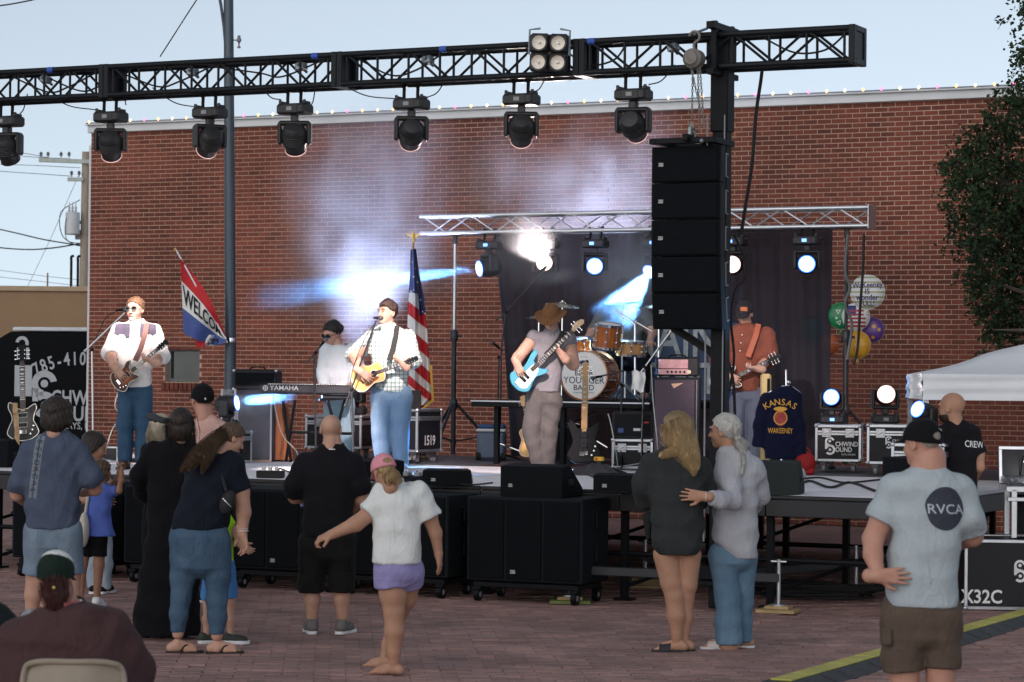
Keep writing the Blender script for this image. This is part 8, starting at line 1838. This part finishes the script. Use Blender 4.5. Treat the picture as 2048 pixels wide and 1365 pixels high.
# person at the left frame edge
p = Fig('seated person in a dark shirt cut off by the left frame edge', (-52, 1600))
arms = [dict(pts=[(-10, 1235, 28), (22, 1275, 24, .0), (40, 1262, 17, .1), (62, 1240, 12, .15)], sleeve=(.55, 8, 2), hand=dict(dir=(.8, .3, .4), nrm_=(0, 0, -1), side=1, curl=.4)), dict(pts=[(-100, 1235, 28), (-125, 1310, 24), (-80, 1350, 16, .3)], sleeve=(.9, 7))]
legs = [dict(pts=[(-80, 1400, 42), (-70, 1410, 38, .35), (-70, 1590, 20, .36)], pant=(.98, 5)), dict(pts=[(-20, 1400, 42), (-10, 1410, 38, .35), (-10, 1590, 20, .36)], pant=(.98, 5))]
rows = [(1195, -75, -32, .09), (1206, -98, -8, .13), (1240, -112, 6, .16), (1320, -112, 10, .17), (1400, -110, 12, .18)]
p.top(cloth('deep_teal_jersey', (.012, .018, .020)), rows, arms, seed=17); p.bottoms(C_BK2, [(1390, -105, 10, .16), (1430, -105, 10, .17)], legs); p.body(SK_D, rows, arms, legs, [(-50, 1180, 26), (-52, 1205, 28)]); p.head((-44, 1138), 86, 20, 0, m=SK_D); p.hair(H_LB, 'short', size=1.04); p.finish()
# the band
def front_guitar(p, label, body, head, kind, *a, dd=(-.24, -.20), n=(-.1, -1, .05), **k):
    pb_ = pix(body[0], body[1], p.D + dd[0]); ph_ = pix(head[0], head[1], p.D + dd[1]); return guitar(label, pb_, ph_, n, kind, *a, **k)
M_LENSG = mat('black_glass', (.004, .004, .005), .08, var=0, spec=.9)
M_BTN = mat('pearl_button', (.7, .7, .72), .3, var=0)
def buttons(p, pts, dd):
    for (x, y) in pts: b = MB(); b.ball(Vector(p.q(x, y, dd)), (.008, .005, .008), 8, 6); b.build('button', M_BTN, p.root)
def collar(p, m, c, w, h, dd, drop=.07):
    C_ = Vector(p.q(c[0], c[1], dd)); b = MB()
    for sx in (-1, 1): b.grid(lambda u, v: C_ + Vector((sx * (w * (.95 - .75 * u) + .02 * v * (1 - u)), .07 - .10 * u, .05 * (1 - u) - drop * v * (.45 + .7 * u))), 6, 4)
    b.build('collar', m, p.root)
# left guitarist
SK_L = skin('skin_stage', (.55, .34, .26)); C_WS = cloth('white_western_shirt', (.74, .72, .70), var=.04); D_DK = denim('indigo_jeans', (.045, .10, .17), (.02, .05, .10))
p = Fig('guitarist in a white western shirt and sunglasses at stage left', (268, 939), DECK)
arms = [dict(pts=[(238, 662, 13), (218, 706, 12, -.05), (232, 738, 7.5, -.24)], sleeve=(.60, 4, 1), hand=dict(dir=(.7, -.1, -.8), nrm_=(.2, .9, 0), side=-1, curl=.55)), dict(pts=[(308, 664, 13), (324, 712, 12, -.04), (306, 724, 7.5, -.26)], sleeve=(.74, 5, 1), hand=dict(dir=(-.85, -.2, .3), nrm_=(.2, .4, .9), side=1, curl=.75))]
legs = [dict(pts=[(256, 785, 18), (251, 850, 14), (250, 925, 10)], pant=(.985, 3, 2)), dict(pts=[(286, 785, 18), (287, 850, 14), (284, 925, 10)], pant=(.985, 3, 2))]
rows = [(641, 261, 285, .06), (647, 248, 300, .09), (655, 236, 312, .11), (675, 234, 311, .125), (710, 235, 307, .125), (745, 236, 306, .13), (776, 236, 304, .135)]
sh_ = p.top(C_WS, rows, arms, amp=.005, seed=21); p.bottoms(D_DK, [(766, 240, 303, .115), (790, 240, 303, .12)], legs, 'jeans'); p.body(SK_L, rows, arms, legs, [(272, 638, 9), (272, 650, 10)]); p.head((270, 620), 47, 196, 2, m=SK_L); p.face(H_LB); p.hair(H_LB, 'short', size=1.06, amp=.003); p.glasses(M_LENSG, M_CHROME)
def goatee(P): q = p.hq(P); return (sd_ell(q, (0, .078, -.088), (.026, .022, .026))) * p.hk
p.mesh('goatee', H_GR, goatee, p.hC - .14, p.hC + .14, .007); collar(p, C_WS, (271, 646), .075, .08, -.07); p.shoe((250, 932), 190, mat('brown_boot', (.08, .04, .02), .5), M_RUBBER); p.shoe((284, 932), 175, MATS['brown_boot'], M_RUBBER); p.finish()
yk = mat('slate_yoke', (.06, .055, .085), .8)
for sx, cx in ((-1, 247), (1, 299)):
    drape('shoulder_yoke', [([(sx * -.085, .09), (sx * .075, .08), (sx * .085, -.02), (sx * .045, -.045), (sx * .02, -.025), (sx * -.02, -.03), (sx * -.05, -.075), (sx * -.085, -.06)], [tuple(range(8))])], yk, sh_, Vector(p.q(cx, 664)), (1, 0, 0), (0, 0, 1), .02, .004)
buttons(p, [(270, 690), (270, 710)], -.135)
p.strap([(294, 646, .06), (290, 668, 0), (280, 700, -.03), (270, 722, -.06)], mat('brown_strap', (.16, .075, .065), .7), .055)
front_guitar(p, 'sunburst electric guitar played by the left guitarist', (250, 754), (335, 682), 'prs', burst('amber_burst', (.46, .11, .018), (.05, .012, .006), .06, .19), mat('dark_mahogany', (.07, .02, .012), .3), None, None, M_BLACK, dd=(-.22, -.30))
# keyboard player
C_KS = cloth('pale_blue_white_shirt', (.62, .67, .72), var=.04)
p = Fig('keyboard player in a white buttoned shirt and wrap sunglasses looking down', (676, 926), DECK)
arms = [dict(pts=[(654, 700, 12), (646, 745, 11, -.04), (651, 790, 7, -.22)], sleeve=(.85, 4), hand=dict(dir=(.1, -.6, -.6), nrm_=(0, -.3, -1), side=1, curl=.3)), dict(pts=[(706, 700, 12), (716, 740, 11), (702, 780, 7, -.3)], sleeve=(.85, 4))]
legs = [dict(pts=[(665, 805, 16), (664, 860, 13), (664, 915, 9)], pant=(.985, 3, 1)), dict(pts=[(692, 805, 16), (692, 860, 13), (692, 915, 9)], pant=(.985, 3, 1))]
rows = [(690, 668, 688, .06), (696, 656, 704, .09), (706, 648, 714, .11), (740, 647, 710, .12), (800, 648, 706, .12)]
p.top(C_KS, rows, arms, amp=.004, seed=22); p.bottoms(denim('pale_wash_jeans', (.32, .45, .52), (.22, .33, .41)), [(792, 652, 704, .105), (812, 652, 704, .11)], legs, 'jeans'); p.body(SK_L, rows, arms, legs, [(674, 684, 8.5), (678, 700, 9)]); p.head((664, 668), 44, 222, 24, 4, m=SK_L); p.face(H_BK); p.hair(H_BK, 'short', size=1.09, chains=[[(655, 655, 7, -.06), (668, 650, 9), (680, 656, 8)]], amp=.003); p.glasses(mat('blue_mirror', (.02, .06, .12), .1, .6, var=0), M_BLACK, .032, .017); collar(p, C_KS, (672, 696), .06, .07, -.06); p.shoe((664, 920), 185, M_BLACK, M_RUBBER); p.shoe((692, 920), 175, M_BLACK, M_RUBBER); buttons(p, [(667, 720), (667, 737), (667, 754)], -.125); p.finish()
# singer with acoustic guitar
M_PLAID = cloth('plaid_shirt', (.62, .64, .60)); nt = M_PLAID.node_tree; tc = nt.nodes.new('ShaderNodeTexCoord')
prev = None
for ax, scl, cc in (('X', 7.4, (.55, .64, .70)), ('Z', 7.4, (.55, .66, .56)), ('X', 14.8, (.80, .82, .86))):
    w = nt.nodes.new('ShaderNodeTexWave'); w.bands_direction = ax; w.inputs['Scale'].default_value = scl; w.inputs['Distortion'].default_value = .6; w.inputs['Detail'].default_value = 0; nt.links.new(tc.outputs['Object'], w.inputs[0])
    rp = nt.nodes.new('ShaderNodeValToRGB'); rp.color_ramp.elements[0].color = (*cc, 1); rp.color_ramp.elements[1].color = (1, 1, 1, 1); rp.color_ramp.elements[0].position = .3; rp.color_ramp.elements[1].position = .45; nt.links.new(w.outputs[0], rp.inputs[0])
    if prev is None: prev = rp.outputs[0]
    else:
        mx = nt.nodes.new('ShaderNodeMixRGB'); mx.blend_type = 'MULTIPLY'; mx.inputs[0].default_value = 1; nt.links.new(prev, mx.inputs[1]); nt.links.new(rp.outputs[0], mx.inputs[2]); prev = mx.outputs[0]
mx = nt.nodes.new('ShaderNodeMixRGB'); mx.blend_type = 'MULTIPLY'; mx.inputs[0].default_value = 1; mx.inputs[1].default_value = (.74, .76, .74, 1); nt.links.new(prev, mx.inputs[2]); nt.links.new(mx.outputs[0], nt.nodes['Principled BSDF'].inputs['Base Color'])
p = Fig('singer in a plaid shirt playing an acoustic guitar at a microphone', (782, 943), DECK)
arms = [dict(pts=[(744, 676, 14), (708, 712, 12, -.06), (722, 744, 7.5, -.28)], sleeve=(.50, 5, 2), hand=dict(dir=(.85, -.15, -.55), nrm_=(.1, .95, 0), side=-1, curl=.5)), dict(pts=[(815, 676, 14), (826, 722, 12, -.05), (806, 730, 7.5, -.26)], sleeve=(.70, 5, 1), hand=dict(dir=(-.7, -.2, .5), nrm_=(.3, .3, .9), side=1, curl=.75))]
legs = [dict(pts=[(764, 792, 22), (762, 865, 16), (766, 932, 11)], pant=(.985, 3, 2)), dict(pts=[(802, 792, 22), (799, 865, 16), (803, 934, 11)], pant=(.985, 3, 2))]
rows = [(648, 762, 788, .06), (655, 750, 804, .095), (664, 742, 816, .12), (690, 738, 820, .135), (730, 740, 819, .14), (765, 744, 818, .145), (785, 748, 818, .145)]
p.top(M_PLAID, rows, arms, amp=.005, seed=23); p.bottoms(denim('faded_blue_jeans', (.20, .31, .44), (.12, .20, .31)), [(776, 744, 818, .125), (800, 744, 822, .13)], legs, 'jeans', amp=.006); p.body(SK_L, rows, arms, legs, [(776, 644, 10), (777, 658, 11)]); p.head((774, 627), 47, 222, -4, m=SK_L); p.face(H_BR, None, True); p.hair(hairm('hair_reddish', (.016, .008, .006), (.05, .024, .015)), 'short', size=1.06, chains=[[(764, 609, 5, -.08), (776, 606, 8, -.02), (786, 612, 8)]], amp=.003); collar(p, M_PLAID, (775, 654), .075, .08, -.08); p.shoe((766, 938), 185, M_GREYPL, M_WHITE); p.shoe((803, 940), 170, M_GREYPL, M_WHITE); p.finish()
p.strap([(794, 652, .06), (791, 675, 0), (785, 700, -.02), (778, 722, -.06)], M_RUBBER, .055)
b = MB(); b.ball(tuple(p.hp(.078, -.005, 0)), .009, 8, 6); b.build('earpiece', M_RUBBER, p.root)
front_guitar(p, 'blond acoustic guitar played by the singer', (737, 752), (836, 716), 'acou', mat('honey_spruce', (.66, .36, .10), .25, 0, .1, 10, coat=.5), mat('dark_rosewood', (.09, .03, .015), .25), mat('neck_mahogany', (.14, .06, .03), .4), None, M_BLACK, dd=(-.22, -.30), n=(-.25, -1, .15), scale=.72)
# bassist with brown hat
C_SG = cloth('grey_sleeveless_shirt', (.22, .21, .23), var=.12)
p = Fig('bassist in a brown felt hat and sleeveless grey shirt', (1090, 946), DECK)
arms = [dict(pts=[(1068, 676, 13), (1036, 716, 11.5, -.04), (1034, 728, 7.5, -.24)], sleeve=(.10, 3), hand=dict(dir=(.35, -.2, -.8), nrm_=(.3, .9, 0), side=-1, curl=.55)), dict(pts=[(1136, 682, 16), (1146, 728, 13, -.03), (1126, 712, 8.5, -.24)], sleeve=(.12, 3), hand=dict(dir=(-.6, -.1, .7), nrm_=(.6, .5, .4), side=1, curl=.65))]
legs = [dict(pts=[(1072, 800, 19), (1063, 862, 14.5, -.02), (1080, 934, 10.5)], pant=(.985, 3, 3)), dict(pts=[(1104, 800, 19), (1097, 862, 14.5), (1094, 934, 10.5)], pant=(.985, 3, 3))]
rows = [(660, 1090, 1118, .06), (667, 1076, 1130, .095), (678, 1066, 1138, .12), (710, 1062, 1130, .135), (750, 1058, 1126, .14), (785, 1060, 1122, .145)]
p.top(C_SG, rows, arms, amp=.006, seed=24); p.bottoms(cloth('grey_brown_chinos', (.11, .10, .098)), [(776, 1052, 1122, .125), (805, 1052, 1124, .13)], legs, amp=.007); p.body(SK_L, rows, arms, legs, [(1104, 655, 10), (1104, 670, 11)]); p.head((1103, 640), 46, 196, 24, m=SK_L); p.hair(H_BR, 'short', size=1.02)
def hatfn(P):
    q = p.hq(P).copy(); zb = .045 - 3.0 * 0 * q[:, 0]; q2 = q.copy(); q2[:, 2] -= 1.1 * q[:, 0] ** 2 - 1.2 * np.clip(q[:, 1], 0, 1) ** 2
    br = sd_ell(q2, (0, .0, .045), (.17, .18, .009)); cr = np.maximum(sd_ell(q, (0, -.01, .055), (.092, .112, .125)), .04 - q[:, 2]); dent = sd_ell(q, (0, .0, .185), (.03, .10, .03)); cr = -smin(-cr, dent, .02)
    cr = np.maximum(cr, q[:, 2] - .165); return smin(br, cr, .012) * p.hk
M_HAT = mat('brown_felt', (.20, .095, .045), .85, 0, .2, 14, .3, 60, spec=.2); ht_ = p.mesh('hat', M_HAT, hatfn, p.hC - .24, p.hC + .24, .0075)
p.shoe((1080, 940), 195, M_BLACK, M_RUBBER); p.shoe((1096, 940), 170, M_BLACK, M_RUBBER); p.finish(); collar(p, C_SG, (1104, 666), .075, .08, -.08)
p.strap([(1128, 664, .06), (1120, 680, -.0), (1104, 700, -.05), (1092, 712, -.08)], M_RUBBER, .07)
front_guitar(p, 'turquoise bass guitar with maple headstock', (1056, 748), (1168, 640), 'bass', mat('turquoise_lacquer', (.04, .27, .38), .2, 0, .06, 6, coat=.6), None, M_MAPLE, M_FRET, mat('pale_maple', (.62, .42, .26), .4), dd=(-.24, -.28), ivory=mat('ivory_guard', (.55, .68, .68), .35), trim=False)
b = MB(); W = Vector(p.q(1126, 712, -.235)); b.ball(W, (.042, .036, .016), 14, 8, Matrix.Rotation(.8, 3, 'Y')); b.build('wristband', M_RUBBER, p.root)
# drummer
p = Fig('drummer in a grey shirt half hidden behind the toms', (1250, 800), RZ, depth=30.6)
arms = [dict(pts=[(1208, 628, 12), (1186, 664, 10, -.1), (1168, 686, 6, -.36)], sleeve=(.5, 4), hand=dict(dir=(-.5, -.7, -.2), nrm_=(0, 0, -1), side=-1, curl=.8)), dict(pts=[(1288, 628, 12), (1306, 664, 10, -.1), (1300, 682, 6, -.36)], sleeve=(.5, 4), hand=dict(dir=(-.1, -.8, -.2), nrm_=(0, 0, -1), side=1, curl=.8))]
legs = [dict(pts=[(1235, 718, 17), (1215, 720, 14, -.4), (1212, 790, 9, -.42)], pant=(.98, 4)), dict(pts=[(1265, 718, 17), (1285, 720, 14, -.4), (1288, 790, 9, -.42)], pant=(.98, 4))]
rows = [(606, 1236, 1260, .06), (612, 1222, 1274, .1), (624, 1208, 1288, .12), (660, 1206, 1290, .13), (716, 1208, 1288, .14)]
p.top(cloth('mid_grey_jersey', (.12, .125, .125)), rows, arms, seed=25); p.bottoms(C_BK2, [(708, 1212, 1286, .13), (730, 1214, 1284, .13)], legs); p.body(SK_L, rows, arms, legs, [(1248, 598, 9), (1248, 612, 10)]); p.head((1247, 580), 42, 185, 10, m=SK_L); p.hair(H_BK, 'short', size=1.05); p.cap(M_BCAP); p.finish()
t = thing('drum_stool', 'round black drum stool under the drummer', 'stool', Vector((p.p.x, p.p.y, RZ))); b = MB(); b.lathe([(.15, .40), (.17, .42), (.17, .47), (.14, .49), (0, .49)], 20); b.build('seat', M_RUBBER, t); b = MB(); b.cyl((0, 0, .03), (0, 0, .42), .015); b.build('post', M_CHROME, t)
for k in range(3): b = MB(); b.cyl((0, 0, .2), (.2 * math.cos(k * 2.1), .2 * math.sin(k * 2.1), .01), .01, n=6); b.build('leg', M_CHROME, t)
# right guitarist
C_RS = cloth('rust_work_shirt', (.20, .066, .045))
p = Fig('guitarist in a rust coloured shirt and dark cap behind the mast', (1492, 942), DECK)
arms = [dict(pts=[(1452, 672, 13), (1434, 722, 12, -.05), (1458, 752, 7.5, -.24)], sleeve=(.6, 4), hand=dict(dir=(.8, -.1, -.4), nrm_=(.1, .95, 0), side=-1, curl=.5)), dict(pts=[(1534, 672, 14), (1541, 716, 12.5, -.04), (1516, 738, 7.5, -.26)], sleeve=(.70, 5, 1), hand=dict(dir=(-.8, -.2, .1), nrm_=(.2, .3, .95), side=1, curl=.75))]
legs = [dict(pts=[(1474, 792, 18), (1472, 862, 14), (1474, 930, 10)], pant=(.985, 3, 2)), dict(pts=[(1508, 792, 18), (1507, 862, 14), (1508, 930, 10)], pant=(.985, 3, 2))]
rows = [(646, 1480, 1504, .06), (653, 1464, 1520, .095), (664, 1452, 1534, .12), (690, 1450, 1537, .13), (740, 1455, 1526, .13), (783, 1456, 1520, .135)]
p.top(C_RS, rows, arms, amp=.005, seed=26); p.bottoms(denim('slate_jeans', (.13, .15, .21), (.08, .095, .14)), [(774, 1458, 1524, .115), (798, 1458, 1526, .12)], legs, 'jeans'); p.body(SK_L, rows, arms, legs, [(1492, 642, 9), (1492, 656, 10)]); p.head((1489, 628), 45, 200, 26, m=SK_L); p.face(H_BR); p.hair(H_BR, 'short', size=1.0); c = p.cap(cloth('charcoal_cap', (.025, .024, .03)), size=1.06, low=.03); collar(p, C_RS, (1490, 656), .07, .07, -.08); p.shoe((1474, 935), 185, M_BLACK, M_RUBBER); p.shoe((1508, 935), 172, M_BLACK, M_RUBBER); buttons(p, [(1484, 670), (1482, 686), (1480, 702)], -.13); p.finish()
drape('cap_patch', [rect2d(.075, .045)], mat('orange_leather', (.45, .14, .05), .7, var=.1), c, Vector(p.q(1483, 619)), (1, .15, 0), (0, 0, 1), .02, .004, .3)
p.strap([(1517, 648, .06), (1512, 670, 0), (1503, 695, -.02), (1496, 714, -.05)], mat('russet_strap', (.38, .10, .05), .6), .06)
front_guitar(p, 'dark electric guitar played by the guitarist in rust', (1452, 764), (1562, 710), 'prs', mat('dark_cherry', (.05, .015, .015), .2, 0, .1, 8, coat=.6), M_BLACK, None, None, M_BLACK, dd=(-.22, -.28))
# navy jacket on its stand
jk = Fig('navy corduroy club jacket with gold lettering on a stand', (1560, 955), DECK, 'club_jacket', depth=jd); jk.root['category'] = 'jacket'
arms = [dict(pts=[(1532, 800, 12), (1520, 850, 11), (1516, 895, 10)], sleeve=(.98, 3)), dict(pts=[(1590, 796, 12), (1597, 850, 11), (1602, 912, 10)], sleeve=(.98, 3))]
rows = [(772, 1560, 1582, .05), (778, 1548, 1590, .07), (790, 1536, 1598, .09), (830, 1528, 1598, .10), (880, 1526, 1596, .10), (918, 1528, 1594, .10)]
sh_ = jk.top(cloth('navy_corduroy', (.006, .008, .028)), rows, arms, 'fabric', amp=.006, seed=30)
M_GOLD = mat('gold_embroidery', (.65, .33, .03), .6, 0, .15, 60)
U_ = (1, .0, 0); o_ = Vector(jk.q(1559, 805))
drape('gold_lettering', [moved(x, 0, 0) for x in arc_text('KANSAS', .092, .28, .006, .95, 1.12)], M_GOLD, sh_, o_, U_, (0, 0, 1), .03, .004)
drape('gold_lettering', [text2d('WAKEENEY', .078, .005, .62)], M_GOLD, sh_, Vector(jk.q(1559, 862)), U_, (0, 0, 1), .03, .004)
drape('round_emblem', [disc2d(.068, 24, 0, 0, 1.25)], mat('red_emblem', (.36, .05, .04), .7, 0, .4, 30), sh_, Vector(jk.q(1559, 836)), U_, (0, 0, 1), .03, .004); drape('emblem_top', [disc2d(.07, 16, 0, 0, .32)], M_GOLD, sh_, Vector(jk.q(1559, 818)), U_, (0, 0, 1), .03, .006); drape('emblem_ring', [ring2d(.062, .072, 24)], M_GOLD, sh_, Vector(jk.q(1559, 836)), U_, (0, 0, 1), .03, .0065)
# stage smoke caught in the beams
def smoke(label, p0, p1, w, dens, colr, ns=2.6, lo=.42, hi=.72, aniso=.25, fall=1.0, seed=0.0):
    d = p1 - p0; m = bpy.data.materials.new('stage_smoke'); m.use_nodes = True; nt = m.node_tree; N = nt.nodes; L = nt.links
    N.remove(N['Principled BSDF']); pv_ = N.new('ShaderNodeVolumePrincipled'); pv_.inputs['Color'].default_value = (*colr, 1); pv_.inputs['Anisotropy'].default_value = aniso
    tc = N.new('ShaderNodeTexCoord'); ln = N.new('ShaderNodeVectorMath'); ln.operation = 'LENGTH'; L.new(tc.outputs['Object'], ln.inputs[0])
    fo = N.new('ShaderNodeMapRange'); fo.interpolation_type = 'SMOOTHSTEP'; fo.inputs['From Min'].default_value = 1.0; fo.inputs['From Max'].default_value = 1.0 - fall * .95; L.new(ln.outputs['Value'], fo.inputs['Value'])
    g_ = N.new('ShaderNodeNewGeometry'); mp = N.new('ShaderNodeMapping'); mp.inputs['Location'].default_value = (seed, seed * .7, 0); mp.inputs['Scale'].default_value = (1, 1, .75); L.new(g_.outputs['Position'], mp.inputs[0])
    no = N.new('ShaderNodeTexNoise'); no.inputs['Scale'].default_value = ns; no.inputs['Detail'].default_value = 4; no.inputs['Roughness'].default_value = .6; no.inputs['Distortion'].default_value = .5; L.new(mp.outputs[0], no.inputs[0])
    mr = N.new('ShaderNodeMapRange'); mr.inputs['From Min'].default_value = lo; mr.inputs['From Max'].default_value = hi; mr.inputs['To Max'].default_value = dens; L.new(no.outputs[0], mr.inputs['Value'])
    mu = N.new('ShaderNodeMath'); mu.operation = 'MULTIPLY'; L.new(fo.outputs[0], mu.inputs[0]); L.new(mr.outputs[0], mu.inputs[1]); L.new(mu.outputs[0], pv_.inputs['Density'])
    L.new(pv_.outputs[0], N['Material Output'].inputs['Volume'])
    b = MB(); b.ball((0, 0, 0), 1.0, 20, 12); o = b.build('smoke_cloud', m); o.location = (p0 + p1) / 2; o.rotation_mode = 'QUATERNION'; o.rotation_quaternion = d.to_track_quat('Z', 'Y'); o.scale = (w if not isinstance(w, tuple) else w[0], w if not isinstance(w, tuple) else w[1], d.length / 2)
    return tag(o, label, 'smoke', 'stage smoke', 'stuff')
PALE = (.95, .95, 1.0)
smoke('tall pale smoke column rising over the keyboard player', pix(684, 735, 30.7), pix(772, 110, 32.7), (1.5, .9), 1.3, PALE, 1.5, .33, .76, .1, 1.0, 2)
smoke('fainter smoke column rising behind the line array', pix(1170, 640, 32.2), pix(1255, 170, 33.6), (1.35, .7), 1.1, PALE, 1.5, .38, .78, .1, 1.0, 5)
smoke('thin smoke drift over the silver truss', pix(1030, 600, 32.2), pix(1000, 190, 33.6), (1.2, .6), .9, PALE, 1.6, .40, .78, .1, 1.0, 9)
smoke('horizontal smoke lit blue left of the silver truss', pix(1000, 534, 31.05), pix(470, 606, 29.8), (.5, .5), 1.5, PALE, 2.6, .26, .68, .3, .9, 3)
smoke('bright white smoke puff around the second rear lamp', pix(1125, 528, 30.9), pix(955, 490, 29.4), (.75, .6), .6, PALE, 2.8, .30, .72, .2, 1.0, 7)
smoke('blue lit smoke trail below the rear lamps', pix(1175, 544, 30.7), pix(1045, 564, 29.6), (.14, .14), 1.2, PALE, 4.0, .30, .65, .2, .95, 8)
smoke('bright smoke cloud left of the line array', pix(1345, 500, 30.4), pix(1215, 615, 28.9), (.7, .6), 1.2, PALE, 2.4, .30, .68, .2, 1.0, 4)
smoke('blue lit smoke low behind the clear panels', pix(440, 818, 28.9), pix(600, 782, 28.6), (.22, .22), 1.6, PALE, 4.0, .30, .62, .2, .95, 6)
